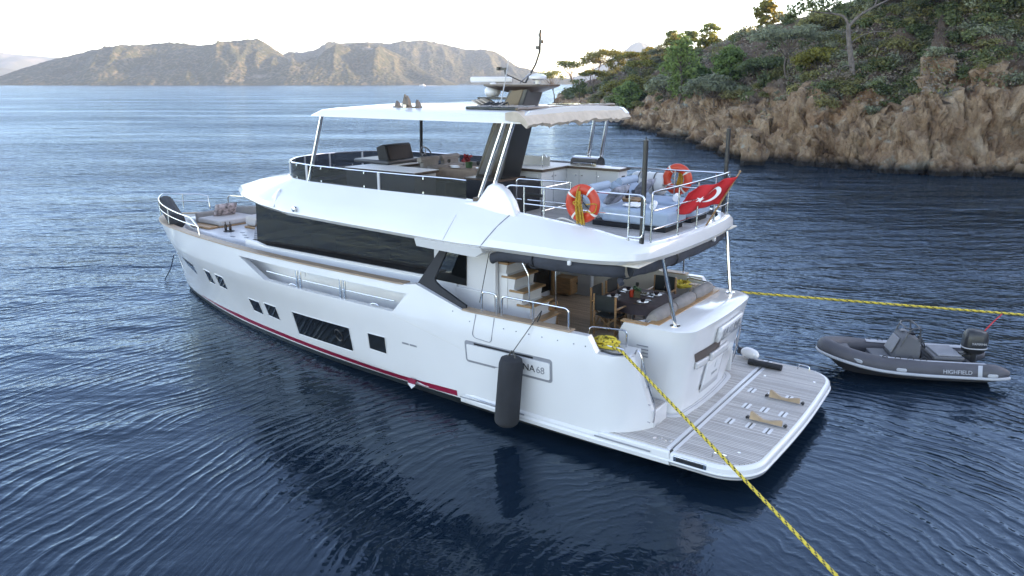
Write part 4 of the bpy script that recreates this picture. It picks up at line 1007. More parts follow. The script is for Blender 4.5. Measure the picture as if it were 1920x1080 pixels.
# rolled canvas blinds round the cockpit
def blind(pts, h, name='rolled_blind', seed=0):
    mb = MB(); P = smooth_path(pts, 8); rings = []
    for i, p in enumerate(P):
        t = (P[min(i+1, len(P)-1)]-P[max(i-1, 0)]).normalized(); nrm = Vector((-t.y, t.x, 0))
        w_ = 1+.14*noise.noise(Vector((i*.35, seed, 0))); sag = .025*noise.noise(Vector((i*.21, seed+5, 0)))
        rings.append([p+nrm*(.095*w_*math.cos(a))*(.8+.2*math.sin(a))+Vector((0, 0, h*.5*math.sin(a)*w_-h*.5+sag)) for a in [R(30*k) for k in range(12)]])
    mb.loft(rings); return mb.build(name, CANVAS, yacht, smooth=60)
blind([(4.05, 2.62, 3.60), (3.7, 2.68, 3.70), (3.0, 2.70, 3.72)], .22, seed=1)
B1 = blind([(2.96, 2.70, 3.73), (2.2, 2.68, 3.73), (1.5, 2.52, 3.72), (1.25, 2.36, 3.71)], .27, seed=2)
B2 = blind([(1.18, 2.28, 3.72), (1.0, 1.8, 3.73), (.92, .9, 3.73), (.90, 0, 3.73), (.92, -.9, 3.73), (.98, -1.6, 3.73), (1.1, -2.2, 3.72)], .27, seed=3)
blind([(4.0, -2.62, 3.70), (3.0, -2.70, 3.72), (2.0, -2.66, 3.73), (1.3, -2.4, 3.72)], .34, seed=4)
mb = MB(); mb.tube(smooth_path([(1.35, 2.2, 3.42), (1.3, 2.42, 3.40), (1.22, 2.5, 3.36)]), [.05, .06, .055]*4+[.05], 8); mb.build('blind_end', CANVAS, yacht)
for x, y, z in ((2.98, 2.70, 3.54), (1.22, 2.34, 3.52), (.93, 1.02, 3.55)):
    mb = MB(); mb.tube([(x+.0+.12*math.cos(R(a)), y+.12*math.cos(R(a))*.4, z+.05+.145*math.sin(R(a))) for a in range(0, 360, 30)], .016, 6, closed=True); mb.build('blind_strap', BLACK, yacht)
for x, y in ((2.15, 2.80), (.80, -.85)):
    mb = MB(); mb.box((x, y, 3.68), (.07, .07, .09)); mb.build('camera_housing', WHITE, OV, bevel=.02)
# cockpit corner posts
for s in (1, -1):
    mb = MB(); mb.tube([(.58, 1.48*s, 2.41), (.82, 1.66*s, 3.72)], .04, 12); mb.lathe([(.10, 2.41), (.10, 2.425), (.05, 2.43)], 14, (.58, 1.48*s, 0)); mb.build('corner_post', STEEL, yacht)
rail('blind_hook', [(1.45, -1.2, 3.52), (1.6, -1.5, 3.30), (1.6, -1.55, 3.0)], .012, BLACK)
# ---------------------------------------------------------------- flybridge
scr = [(max(.0, x-.05) if x > 11 else x, max(0, y-.05), z) for x, y, z in upp if x > 4.72]
scr = [(x, y, z) for x, y, z in fullring(upp) if x > 4.74]
k0 = min(range(len(scr)), key=lambda i: 0); 
port = [p for p in upp if p[0] > 4.74]; port = list(reversed(port)); line = port+[(x, -y, z) for x, y, z in reversed(port[:-1])]
line = [(x-(.05 if x > 11.2 else 0), y*.985, z) for x, y, z in line]
mb = MB(); mb.loft([[(x, y, z-.02) for x, y, z in line], [(x-.0, y*.995, z+.37) for x, y, z in line]], 0, False, False)
WS = mb.build('windscreen', TINT, yacht, smooth=60)
mb = MB(); mb.tube([(x, y*.995, z+.385) for x, y, z in line]+[], .021, 8); mb.build('windscreen_rail', STEEL, WS)
for i in range(6, len(line)-2, 7):
    x, y, z = line[i]; mb = MB(); mb.box((x, y*1.002, z+.18), (.07, .035, .40)); mb.build('windscreen_post', PLASTG, WS, bevel=.006)
for i in range(3, len(line)-2, 4):
    x, y, z = line[i]; mb = MB(); mb.box((x, y*1.004, z+.035), (.035, .03, .05)); mb.build('glass_clip', STEEL, WS)
    mb = MB(); mb.box((x, y*1.002, z+.345), (.035, .03, .05)); mb.build('glass_clip', STEEL, WS)
# after rails
def post(x, y, z0, z1, parent, r=.017):
    mb = MB(); mb.tube([(x, y, z0), (x, y, z1)], r, 8); mb.lathe([(.035, z0), (.035, z0+.02), (.018, z0+.03)], 10, (x, y, 0)); return mb.build('stanchion', STEEL, parent)
for s in (1, -1):
    y = 2.12*s
    rr = rail('deck_rail', fillet([(4.12, y, 4.78), (3.98, y, 4.90), (1.02, y, 4.93), (1.02, y, 4.16), (1.32, y, 4.16)], .11, 5), .019)
    rail('lower_rail', [(3.62, y, 4.56), (1.02, y, 4.54)], .014, parent=rr)
    for x, z in ((3.62, 4.28), (3.15, 4.25), (2.3, 4.22), (1.32, 4.12)): post(x, y, z-.03, 4.92 if x > 1.4 else 4.92, rr)
ap = smooth_path([(.93, 1.90, 0), (.88, 1.2, 0), (.86, 0, 0), (.88, -1.2, 0), (.93, -1.90, 0)], 6)
rr = rail('deck_rail', [(.95, 1.95, 4.06), (.95, 1.95, 4.86)]+fillet([(.95, 1.95, 4.86), (.95, 1.95, 4.97), tuple(ap[1]+Vector((0, 0, 4.98)))], .08)[1:]+[(p.x, p.y, 4.985) for p in ap[2:-2]]+fillet([tuple(ap[-2]+Vector((0, 0, 4.98))), (.95, -1.95, 4.97), (.95, -1.95, 4.06)], .08), .02)
for z in (4.64, 4.30): rail('lower_rail', [(p.x, p.y, z) for p in ap], .014, parent=rr)
for y in (.95, 0, -.95): post(.87, y, 4.05, 4.97, rr)
# stairwell guard
rr = rail('stairwell_guard', fillet([(4.55, 1.05, 4.0), (4.55, 1.05, 4.88), (3.2, 1.05, 4.90), (3.2, 2.1, 4.90)], .1), .018)
rail('lower_rail', [(4.55, 1.05, 4.45), (3.2, 1.05, 4.45), (3.2, 2.1, 4.45)], .014, parent=rr); post(3.2, 1.05, 3.99, 4.9, rr); post(3.9, 1.05, 3.99, 4.9, rr)
mb = MB(); mb.b2((3.25, 1.1, 3.975), (4.5, 2.0, 4.004)); mb.build('stairwell_opening', BLACK, yacht)
mb = MB(); mb.b2((4.30, 1.06, 3.99), (4.36, 1.12, 4.60)); mb.b2((3.86, 1.06, 4.54), (4.36, 1.12, 4.60)); mb.build('hatch_door', BLACK, yacht, bevel=.01)
# black awning poles
for s in (1, -1):
    mb = MB(); mb.tube([(1.08, 2.05*s, 3.98), (1.08, 2.05*s, 5.90)], .045, 12); mb.lathe([(.012, 5.9), (.012, 5.96)], 8, (1.08, 2.05*s, 0)); mb.build('awning_pole', BLACK, yacht, smooth=40)
# outdoor galley
mb = MB(); mb.b2((5.0, -2.18, 3.99), (6.1, -.62, 4.84)); mb.b2((3.56, -2.18, 3.99), (4.999, -1.74, 4.84)); BAR = mb.build('galley_cabinet', WHITE2, yacht, bevel=.006)
o = [(6.15, -.55), (4.93, -.55), (4.93, -1.67), (3.5, -1.67), (3.5, -2.23), (6.15, -2.23)]
slab('worktop_edge', o, 4.84, 4.895, DARKWOOD, 0, BAR, 0); slab('worktop', [(x+(.04 if x < 5 else -.04), y+(.04 if y < -1.9 else -.04)) for x, y in o], 4.89, 4.905, PUREWHITE, 0, BAR, 0)
for x in (4.63, 4.15): mb = MB(); mb.b2((x-.004, -1.742, 4.05), (x+.004, -1.735, 4.8)); mb.build('cabinet_seam', GROOVE, BAR)
for y in (-1.15,): mb = MB(); mb.b2((4.992, y-.004, 4.05), (4.999, y+.004, 4.8)); mb.build('cabinet_seam', GROOVE, BAR)
for x in (4.55, 4.72, 4.1): mb = MB(); mb.lathe([(.022, -1.742), (.022, -1.725), (0, -1.72)], 10, (x, 0, 4.68), ax='y'); mb.build('cabinet_knob', STEEL, BAR)
for y in (-1.08, -1.22): mb = MB(); mb.lathe([(.022, 4.996), (.022, 4.98), (0, 4.975)], 10, (0, y, 4.70), ax='x'); mb.build('cabinet_knob', STEEL, BAR)
mb = MB(); mb.b2((3.545, -2.05, 4.58), (3.56, -1.9, 4.72)); mb.build('power_socket', BLACK, BAR, bevel=.01)
mb = MB(); mb.b2((5.15, -.62, 4.44), (5.42, -.605, 4.62)); mb.build('fridge_vent', BLACK, BAR)
mb = MB(); mb.b2((5.1, -.625, 4.0), (5.7, -.612, 4.78)); mb.build('fridge_door', WHITE, BAR, bevel=.008)
mb = MB(); mb.tube(smooth_path([(5.15, -.9, 4.9), (5.15, -.9, 5.16), (5.11, -.93, 5.2), (5.07, -.96, 5.14)], 5), .014, 8); mb.build('tap', STEEL, BAR)
mb = MB(); mb.box((5.65, -1.3, 5.02), (.9, .03, .22), rot=Matrix.Rotation(R(0), 3, 'Z').to_euler()); mb.build('lifted_sink_lid', PLASTG, BAR, bevel=.005)
g = MB(); rings = []
for k in range(9):
    a = R(180*k/8); rings.append([(x, -1.98-.22*math.cos(a), 4.96+.17*math.sin(a)) for x in (4.18, 4.9)])
g.loft([[(x, -1.98-.22*math.cos(R(18*k)), 4.96+.17*math.sin(R(18*k))) for k in range(11)]+[(x, -1.76, 4.91), (x, -2.2, 4.91)][::1] for x in (4.18, 4.9)]); GR = g.build('barbecue', STEEL, yacht, smooth=40)
mb = MB(); mb.tube([(4.28, -1.72, 4.98), (4.8, -1.72, 4.98)], .014, 8); mb.build('barbecue_handle', STEEL, GR)
# radar arch, mast and hardtop supports
def slant(name, x0b, x1b, x0t, x1t, zb, zt, y0, y1, m, parent=yacht, taper=0, bev=.02):
    mb = MB(); mb.loft([[(x0b, y0, zb), (x1b, y0, zb), (x1b, y1, zb), (x0b, y1, zb)], [(x0t, y0+taper, zt), (x1t, y0+taper, zt), (x1t, y1-taper, zt), (x0t, y1-taper, zt)]])
    return mb.build(name, m, parent, smooth=0, bevel=bev)
MAST = slant('mast_pillar', 5.42, 6.18, 4.98, 5.56, 4.7, 6.2, -.33, .42, BLACK)
slant('pillar_panel', 5.62, 6.12, 5.14, 5.53, 4.76, 6.06, .405, .428, SMOKED, MAST, bev=.004)
slant('pillar_panel', 5.70, 6.05, 5.20, 5.48, 4.82, 6.04, .425, .434, DKHULL, MAST, bev=.004)
mb = MB(); mb.b2((4.95, -.5, 3.99), (6.3, .62, 4.70)); mb.build('pillar_base', CHAR, yacht, bevel=.02)
mb = MB(); mb.b2((5.3, -.4, 4.70), (6.35, .6, 4.74)); mb.build('pillar_shelf', DARKWOOD, yacht)
TOPM = slant('mast', 4.92, 5.50, 4.72, 5.18, 6.28, 6.80, -.30, .34, BLACK)
slant('mast_panel', 5.04, 5.46, 4.86, 5.15, 6.30, 6.72, .325, .350, MASTWOOD, TOPM, bev=.004)
o = [(5.95, -.16), (5.95, .34), (5.2, .55), (4.55, .42), (4.30, .25), (4.30, -.25), (4.55, -.42), (5.2, -.5)]
mb = MB(); mb.loft([[(5.0+(x-5.0)*.45, y*.5, 6.66) for x, y in o], [(x, y, 6.79) for x, y in o], [(x, y, 6.83) for x, y in o]]); mb.build('mast_platform', DARKWOOD, TOPM, smooth=20)
mb = MB(); mb.b2((5.15, -.22, 6.50), (6.20, .26, 6.55)); mb.build('radar_shelf', BLACK, TOPM, bevel=.01)
mb = MB(); mb.lathe([(.0, 6.55), (.13, 6.56), (.185, 6.63), (.185, 6.70), (.15, 6.76), (.08, 6.79), (0, 6.80)], 22, (5.93, .03, 0)); mb.build('satellite_dome', WHITE, TOPM, smooth=60)
mb = MB(); mb.box((5.95, .05, 6.93), (.14, .95, .13), rot=Matrix.Rotation(R(-58), 3, 'Z').to_euler()); mb.lathe([(.08, 6.78), (.08, 6.87)], 12, (5.9, .05, 0)); mb.build('radar_scanner', WHITE, TOPM, bevel=.03)
mb = MB(); mb.lathe([(.0, 6.83), (.06, 6.84), (.06, 6.92), (.2, 6.95), (.2, 7.0), (.12, 7.05), (0, 7.06)], 20, (4.72, .0, 0)); mb.build('gps_dome', WHITE, TOPM, smooth=50)
mb = MB(); mb.tube([(4.98, .1, 6.86), (4.78, .0, 7.25), (4.68, 0, 7.5)], .022, 6); mb.tube([(4.68, 0, 7.48), (4.66, 0, 7.92)], .026, 6)
for z, s in ((7.86, .05), (7.72, .07), (7.60, .08)): mb.box((4.66+(.04 if s > .06 else 0)*(1 if z < 7.7 else -1), .02, z), (s, s, .07))
mb.lathe([(.025, 7.92), (.025, 7.97), (0, 7.98)], 8, (4.66, 0, 0)); mb.build('light_mast', BLACK, TOPM)
mb = MB(); mb.tube([(5.02, .05, 6.86), (5.5, .12, 7.05)], .014, 6); mb.tube([(5.5, .12, 7.04), (5.52, .12, 7.14)], .02, 6); mb.box((5.58, .12, 7.16), (.24, .05, .06)); mb.box((5.68, .12, 7.17), (.05, .13, .07)); mb.build('wind_sensor', BLACK, TOPM)
mb = MB(); mb.tube([(5.05, .2, 6.86), (4.75, .25, 7.06)], .012, 6); mb.tube([(4.95, -.2, 6.86), (4.7, -.25, 7.02)], .012, 6); mb.build('antenna_bracket', STEEL, TOPM)
mb = MB(); mb.tube([(5.10, .9, 6.36), (5.0, .9, 6.7), (4.42, .9, 9.3)], [.016, .012, .006], 6); mb.build('whip_antenna', PLASTG, yacht)
# hardtop
HT = [(3.66, 2.10), (6, 2.14), (8.6, 2.12), (9.55, 2.08), (10.05, 1.85), (10.35, 1.2), (10.45, 0)]
hp_ = [tuple(p) for p in smooth_path([(x, y, 0) for x, y in HT], 5)]
ht = hp_+[(x, -y, z) for x, y, z in reversed(hp_[:-1])]
def htr(dx, dy, z, zf=None): return [(x-(dx*min(1, max(0, (x-8.4)/1.6))), y*(1-dy), z if zf is None else z+(zf-z)*min(1, max(0, (x-8.6)/1.5))) for x, y, _ in ht]
mb = MB(); mb.loft([htr(.3, .10, 6.12), htr(0, 0, 6.10), htr(.02, 0, 6.115), htr(.34, .025, 6.26, 6.24), htr(.60, .12, 6.325, 6.28), htr(1.0, .5, 6.37, 6.32), htr(1.3, .85, 6.385, 6.33)], 0, True, True)
TOPH = mb.build('hardtop', WHITE, yacht, smooth=26)
mb = MB(); mb.loft([htr(.35, .12, 6.112), htr(.5, .2, 6.10)], 0, True, True); mb.build('hardtop_lining', CREAM, TOPH)
for x0, x1, y0, y1 in ((4.05, 5.35, .55, 1.78), (4.05, 4.8, -1.6, -.5), (6.1, 7.6, -1.5, -.2)):
    mb = MB(); mb.b2((x0, y0, 6.335), (x1, y1, 6.398)); mb.build('solar_panel', DGLASS if x0 < 6 else SILVER, TOPH, bevel=.02)
for k in range(5):
    mb = MB(); mb.b2((4.1+.28*k, .6, 6.398), (4.115+.28*k, 1.74, 6.402)); mb.build('panel_line', PLASTG, TOPH)
mb = MB(); mb.lathe([(.06, 6.34), (.06, 6.40), (0, 6.41)], 12, (7.05, 1.75, 0)); mb.build('horn_base', STEEL, TOPH)
for k, (x, h, l) in enumerate(((7.35, .16, .0), (7.13, .30, -.02), (7.02, .27, .02), (6.72, .19, .03))):
    mb = MB(); mb.loft([[(x-.07, 1.62, 6.32), (x+.05, 1.60, 6.32), (x+.05, 1.74, 6.32), (x-.07, 1.74, 6.32)], [(x-.05+l, 1.64, 6.32+h*.6), (x+.03+l, 1.64, 6.32+h*.6), (x+.03+l, 1.72, 6.32+h*.6), (x-.05+l, 1.72, 6.32+h*.6)], [(x-.01+l, 1.67, 6.32+h), (x+.015+l, 1.67, 6.32+h), (x+.015+l, 1.69, 6.32+h), (x-.01+l, 1.69, 6.32+h)]]); mb.build('air_horn', MASTWOOD, TOPH, smooth=60)
mb = MB(); mb.b2((6.66, 1.62, 6.32), (7.42, 1.76, 6.36)); mb.build('horn_base', MASTWOOD, TOPH, bevel=.01)
mb = MB()
for k in range(5): mb.tube([(5.55-.12*k, 1.0+.1*(k % 2), 6.37), (5.4-.12*k, .85, 6.46), (5.25-.1*k, .9, 6.38)], .018, 5)
mb.build('folded_hose', BLACK, TOPH)
mb = MB()
for k in range(3): mb.box((6.1-.12*k, .3, 6.42+.02*k), (.25, .3, .02), rot=Matrix.Rotation(R(-25), 3, 'Y').to_euler())
mb.build('roof_hatch', TAN, TOPH)
# gathered sunshade along the after edge of the hardtop
mb = MB(); rings = []
for k in range(57):
    y = 2.16-4.30*k/56; f = noise.noise(Vector((y*3.1, 1.3, 0))); g = noise.noise(Vector((y*7.3, 5.1, 0))); e = max(0, abs(y)-1.75)/.4
    w_ = (.46+.05*f)*(1-.25*e); dr = .20+.07*f+.045*g
    crest = 6.335-.015*abs(y)
    rings.append([(4.05, y, crest), (3.86, y, crest+.03+.015*g), (3.72, y, crest-.01+.02*g), (3.60+.03*g+.03*f, y, crest-.10), (3.50+.05*f+.03*g, y, crest-.06-dr*.85), (3.56+.05*f, y, crest-.08-dr*1.05), (3.64, y, crest-.05-dr*.85), (3.70, y, 6.13), (4.05, y, 6.16)])
mb.loft(rings); SH = mb.build('gathered_sunshade', TAN, TOPH, smooth=50)
mb = MB(); mb.tube([(3.86, 2.04-.2*k, 6.368+.01*(k % 2)) for k in range(21)], .035, 6); mb.build('shade_piping', MASTWOOD, TOPH)
mb = MB(); mb.loft([[(3.9, y, 6.33), (3.7, y, 6.30), (3.55, y, 6.18), (3.6, y, 6.08), (3.9, y, 6.10)] for y in (-2.0, -2.16)]); mb.build('sunshade_bracket', WHITE, TOPH)
for s, m, pts in ((1, STEEL, [((9.46, 2.03, 6.12), (9.98, 2.12, 4.5)), ((4.14, 2.06, 6.12), (4.76, 2.14, 4.48)), ((3.92, 2.06, 6.12), (4.34, 2.14, 4.85))]), (-1, CHAR, [((9.92, -1.98, 6.12), (10.06, -2.08, 4.5))]), (-1, STEEL, [((4.40, -2.04, 6.12), (4.70, -2.14, 4.5)), ((4.05, -2.04, 6.12), (4.34, -2.14, 4.6))])):
    for a, b in pts: mb = MB(); mb.tube([a, b], .045, 12); mb.build('hardtop_post', m, yacht)
mb = MB(); mb.b2((4.62, 2.10, 4.44), (4.80, 2.26, 4.60)); mb.build('post_shoe', DARKWOOD, yacht, bevel=.01)
# furniture built into the flybridge
mb = MB(); mb.b2((7.66, .08, 3.99), (10.0, .86, 4.72)); mb.b2((9.15, -1.15, 3.99), (10.0, .08, 4.72)); CN = mb.build('wet_bar', WHITE2, yacht)
o = [(10.05, .92), (7.6, .92), (7.6, .02), (9.08, .02), (9.08, -1.2), (10.05, -1.2)]
slab('bar_top_edge', o, 4.72, 4.775, DARKWOOD, 0, CN, 0); slab('bar_top', [(x+(-.04 if x > 10 else .04), y+(-.04 if y > .5 or -.1 < y < .1 else .04)) for x, y in o], 4.77, 4.785, PUREWHITE, 0, CN, 0)
mb = MB(); mb.b2((9.32, -1.25, 4.79), (10.6, .02, 4.90)); HC = mb.build('helm_console', DKHULL, yacht, bevel=.04)
mb = MB(); mb.loft([[(9.40, y, 4.88), (9.77, y, 4.88), (9.84, y, 5.22), (9.60, y, 5.30), (9.52, y, 5.28)] for y in (-.08, -1.06)]); SC_ = mb.build('instrument_pod', CHAR, HC, smooth=20, bevel=.02)
mb = MB(); mb.loft([[(9.395, y, 4.91), (9.385, y, 4.91), (9.495, y, 5.25), (9.505, y, 5.25)] for y in (-.14, -1.0)]); mb.build('display', SCREEN, SC_)
mb = MB(); M_ = Matrix.Translation((9.2, -1.32, 5.0)) @ Matrix.Rotation(R(-60), 4, 'Y')
mb.tube([M_ @ Vector((.2*math.cos(R(a)), .2*math.sin(R(a)), 0)) for a in range(0, 360, 15)], .018, 6, closed=True)
for a in (90, 210, 330): mb.tube([M_ @ Vector((0, 0, -.03)), M_ @ Vector((.19*math.cos(R(a)), .19*math.sin(R(a)), 0))], .012, 6)
mb.tube([M_ @ Vector((0, 0, -.02)), M_ @ Vector((0, 0, -.25))], .03, 6); mb.build('steering_wheel', BLACK, HC)
for y in (-.62, -1.45):
    mb = MB(); mb.b2((8.45, y-.34, 4.35), (8.98, y+.34, 4.52)); hs = mb.build('helm_seat', TAUPE, yacht, bevel=.05, seg=3)
    mb = MB(); mb.b2((8.55, y-.2, 3.99), (8.85, y+.2, 4.36)); mb.build('seat_pedestal', WHITE2, hs)
    mb = MB(); rings = [[(8.50+.09*math.cos(R(a))-.10*(1-k), y+w_*1.0, 4.94+.075*math.sin(R(a))) for a in range(0, 360, 30)] for k, w_ in ((1, -.36), (1.1, -.30), (1.15, 0), (1.1, .30), (1, .36))]
    mb.loft(rings); mb.b2((8.42, y-.30, 4.5), (8.54, y+.30, 4.92)); mb.build('seat_back', TAUPE, hs, smooth=60, bevel=.01)
mb = MB(); mb.b2((6.4, -2.10, 3.99), (8.35, -1.95, 4.80)); mb.b2((8.2, -2.1, 3.99), (8.36, -.35, 4.80)); mb.build('settee_back', TAUPE, yacht, bevel=.05, seg=3)
mb = MB(); mb.b2((6.4, -1.95, 3.99), (8.2, -1.5, 4.42)); mb.b2((7.75, -1.5, 3.99), (8.2, -.4, 4.42)); mb.build('settee_seat', TAUPE2, yacht, bevel=.04, seg=3)
mb = MB(); mb.b2((10.7, -1.4, 3.99), (11.4, 1.4, 4.40)); mb.build('forward_sunpad', TAUPE, yacht, bevel=.06, seg=3)
# ================================================================ things on board
# flag on its staff
fl = thing('ensign', 'red flag with white crescent and star on a wooden staff at the yacht stern', 'flag', (.80, -.35, 4.05))
b0, tp = Vector((0, 0, 0)), Vector((-.60, -.05, 1.12))
mb = MB(); mb.tube([b0, tp], [.02, .014], 8); mb.lathe([(.0, -.02), (.025, 0), (.02, .03), (0, .04)], 8, tuple(tp)); mb.build('flag_staff', TEAK, fl)
FA, FB = b0.lerp(tp, .93), b0.lerp(tp, .40)              # hoist
FD = Vector((.66, .58, -.20)).normalized()*1.0
FN = FD.cross(FA-FB).normalized()
def fpt(u, v, off=0):
    p = FB.lerp(FA, v)+FD*u+Vector((0, 0, -.10*u*u))+FN*(.075*u*math.sin(u*8+v*1.5)+.03*math.sin(u*15+v*4)+off)
    p += (FA-FB)*(-.10*math.sin(u*2.2)*(1-v)*-1)
    return p
mb = MB(); mb.grid(lambda u, v: fpt(u, v), 30, 14); fc = mb.build('flag_cloth', FLAGRED, fl, smooth=80)
so = fc.modifiers.new('thick', 'SOLIDIFY'); so.thickness = .006; so.offset = 0
def flagshape(name, outl, hole=None):
    mb = MB()
    for off in (.010, -.010):
        vs = [fpt(u, v, off) for u, v in outl]; o = len(mb.v); mb.v += [tuple(p) for p in vs]
        n = len(vs)//2
        for k in range(n-1): mb.f.append((o+k, o+k+1, o+2*n-2-k, o+2*n-1-k)); mb.m.append(0)
    mb.build(name, PUREWHITE, fc, fix=False)
FHH = (FA-FB).length; cr = []; N_ = 18
for k in range(N_+1):
    a = R(32+296*k/N_); cr.append((.37+.185*math.cos(a), .5+.185*math.sin(a)/FHH))
for k in range(N_, -1, -1):
    a = R(42+276*k/N_); cr.append((.417+.147*math.cos(a), .5+.147*math.sin(a)/FHH))
flagshape('crescent', cr)
mb = MB()
for off in (.011, -.011):
    c_ = (.62, .5); o = len(mb.v); mb.v.append(tuple(fpt(*c_, off)))
    for k in range(10):
        a = R(36*k+180); r_ = .085 if k % 2 == 0 else .034; mb.v.append(tuple(fpt(c_[0]+r_*math.cos(a), c_[1]+r_*math.sin(a)/FHH, off)))
    for k in range(10): mb.f.append((o, o+1+k, o+1+(k+1) % 10)); mb.m.append(0)
mb.build('star', PUREWHITE, fc, fix=False)

# lifebuoys
def lifebuoy(loc, rz, label):
    t = thing('lifebuoy', label, 'lifebuoy', loc, rz, 'lifebuoys on the flybridge rails')
    mb = MB(); r0, r1 = .265, .098
    rings = [[((r0+r1*math.cos(b))*math.cos(a), r1*.72*math.sin(b), (r0+r1*math.cos(b))*math.sin(a)) for b in [R(24*k) for k in range(15)]] for a in [R(10*k) for k in range(37)]]
    mb.loft(rings, 0, True, False); mb.build('ring', ORANGE, t, smooth=80)
    for q in (35, 125, 215, 305):
        mb = MB(); rings = [[((r0+(r1+.004)*math.cos(b))*math.cos(a), (r1+.004)*.73*math.sin(b), (r0+(r1+.004)*math.cos(b))*math.sin(a)) for b in [R(24*k) for k in range(15)]] for a in [R(q-4+2.7*k) for k in range(4)]]
        mb.loft(rings, 0, True, False); mb.build('reflective_band', REFL, t, smooth=80)
    mb = MB(); rnd = random.Random(4)
    for k in range(16):
        x = rnd.uniform(-.05, .05); y = .085+rnd.uniform(-.02, .05)
        mb.tube(smooth_path([(x*.5+.03, y, .24), (x+.02, y+.03, .05), (x*1.5, y+.01, -.16), (x*1.4-.03+rnd.uniform(-.03, .03), y, -.34-rnd.uniform(0, .05))], 4), .011, 5)
    mb.tube([(.05+.07*math.cos(R(a)), .14, .02+.035*math.sin(R(a))) for a in range(0, 360, 30)], .014, 5, closed=True)
    mb.build('line_bundle', GOLDROPE, t)
    mb = MB(); mb.tube(smooth_path([(.03, .09, .33), (.07, .1, .2), (-.02, .1, .12), (.05, .12, .05)], 5), .010, 5); mb.tube(smooth_path([(-.08, .08, -.12), (-.28, .09, -.14), (-.32, .05, -.02), (-.30, .09, .03), (-.12, .09, .0)], 5), .010, 5)
    mb.build('grab_line', GOLDROPE, t)
    return t
lifebuoy((2.22, 2.24, 4.70), 0, 'orange lifebuoy with ochre line hung on the near rail, beside the grey loungers')
lifebuoy((2.28, -2.22, 4.70), R(180+0), 'orange lifebuoy hung on the far rail, behind the red flag')
# life raft canister
t = thing('life_raft', 'white life raft canister strapped to the far flybridge rail', 'life raft', (3.02, -2.28, 4.25))
mb = MB(); mb.loft([[(x, .20*s*math.cos(R(a)), .30+.26*s*math.sin(R(a))) for a in range(0, 360, 24)] for x, s in ((-.42, .75), (-.40, .9), (-.34, 1), (-.02, 1), (-.02, 1.05), (.02, 1.05), (.02, 1), (.34, 1), (.40, .9), (.42, .75))]); mb.build('canister', WHITE2, t, smooth=40, bevel=.01)
for x in (-.2, .2): mb = MB(); mb.tube([(x, .215*math.cos(R(a)), .30+.275*math.sin(R(a))) for a in range(0, 360, 20)], .014, 5, closed=True); mb.build('strap', BLACK, t)
mb = MB(); mb.box((0, .0, .03), (.7, .3, .04)); mb.build('cradle', STEEL, t)

# loungers with pillows, towels and a side table between
def lounger(loc, label):
    t = thing('sun_lounger', label, 'lounger', loc, 0, 'sun loungers on the flybridge')
    mb = MB(); mb.b2((-.70, -.42, .0), (.95, .42, .10)); mb.build('base', CHAR, t, bevel=.01)
    mb = MB(); mb.b2((-.76, -.47, .105), (.72, .47, .40)); mb.build('mattress', SKYFAB, t, bevel=.06, seg=4)
    mb = MB(); mb.loft([[(.70, y, .12), (1.32, y, .62), (1.18, y, .78), (.66, y, .42)] for y in (-.46, .46)]); mb.build('backrest', SKYFAB, t, smooth=60, bevel=.07, seg=4)
    mb = MB(); mb.tube([(.78, .40, .05), (1.28, .40, .52)], .012, 6); mb.tube([(.78, -.40, .05), (1.28, -.40, .52)], .012, 6); mb.build('support_strut', BLACK, t)
    mb = MB(); mb.loft([[(1.05+.08*math.cos(R(a)), y, .74+.09*math.sin(R(a))) for a in range(0, 360, 30)] for y in (-.40, -.36, .36, .40)]); mb.build('head_bolster', SKYFAB, t, smooth=60)
    return t
lounger((1.95, .22, 4.0), 'pale blue-grey sun lounger nearest the near rail on the upper deck')
lounger((1.95, -1.10, 4.0), 'pale blue-grey sun lounger behind the red flag on the upper deck')
def pillow(loc, rz, tilt, w_, h_, m, label, th=.14, cat='pillow', group=None):
    t = thing('pillow', label, cat, loc, rz, group)
    mb = MB(); N = 12
    def f(sg):
        def g(u, v):
            a, b = 2*u-1, 2*v-1; e = (1-a**4)*(1-b**4); k = 1-.06*(abs(a)*abs(b))
            return Vector((a*w_/2*(1-.05*(1-b*b)*-1*0), 0, 0))*1+Vector((0, sg*th/2*e**.6, (b+1)*h_/2))
        return g
    M = Matrix.Rotation(tilt, 3, 'X')
    for sg in (1, -1):
        g = f(sg); mb.grid(lambda u, v: M @ g(u, v), N, N)
    mb.build('cushion', m, t, smooth=180)
    return t
def flat(t):
    """a thing with one mesh and no parts becomes that mesh"""
    ch = list(t.children)
    if len(ch) != 1: return t
    o = ch[0]; nm = t.name; o.parent = None; o.matrix_world = t.matrix_basis
    for k in t.keys(): o[k] = t[k]
    bpy.data.objects.remove(t); o.name = nm; return o
LEAF = mat('slate_leaf_print', (.17, .18, .21), .9, var=.75, vs=7, bump=.3)
PAISLEY = mat('multicolour_paisley', (.30, .24, .24), .9, var=.85, vs=10, bump=.3)
flat(pillow((2.72, .25, 4.40), R(90), R(-38), .72, .50, LEAF, 'dark grey leaf-print pillow on the lounger nearest the near rail', .16))
flat(pillow((2.74, -1.05, 4.40), R(90), R(-38), .72, .50, LEAF, 'slate leaf-print pillow on the lounger behind the flag', .16))
def towels(loc, label):
    t = thing('rolled_towel', label, 'towel', loc, R(20), 'rolled white towels on the loungers')
    mb = MB(); 
    mb.tube([(-.03+.0*k, -.2+.04*k, .07) for k in range(11)], .07, 14)
    mb.tube([(.012*math.cos(a)*a*.35, -.203, .07+.012*math.sin(a)*a*.35) for a in [.4*k for k in range(34)]], .006, 4)
    mb.build('roll', WHITEFAB, t); return flat(t)
towels((1.72, .30, 4.40), 'rolled white towel on the lounger nearest the near rail'); towels((1.78, -.98, 4.40), 'rolled white towel on the lounger behind the flag')
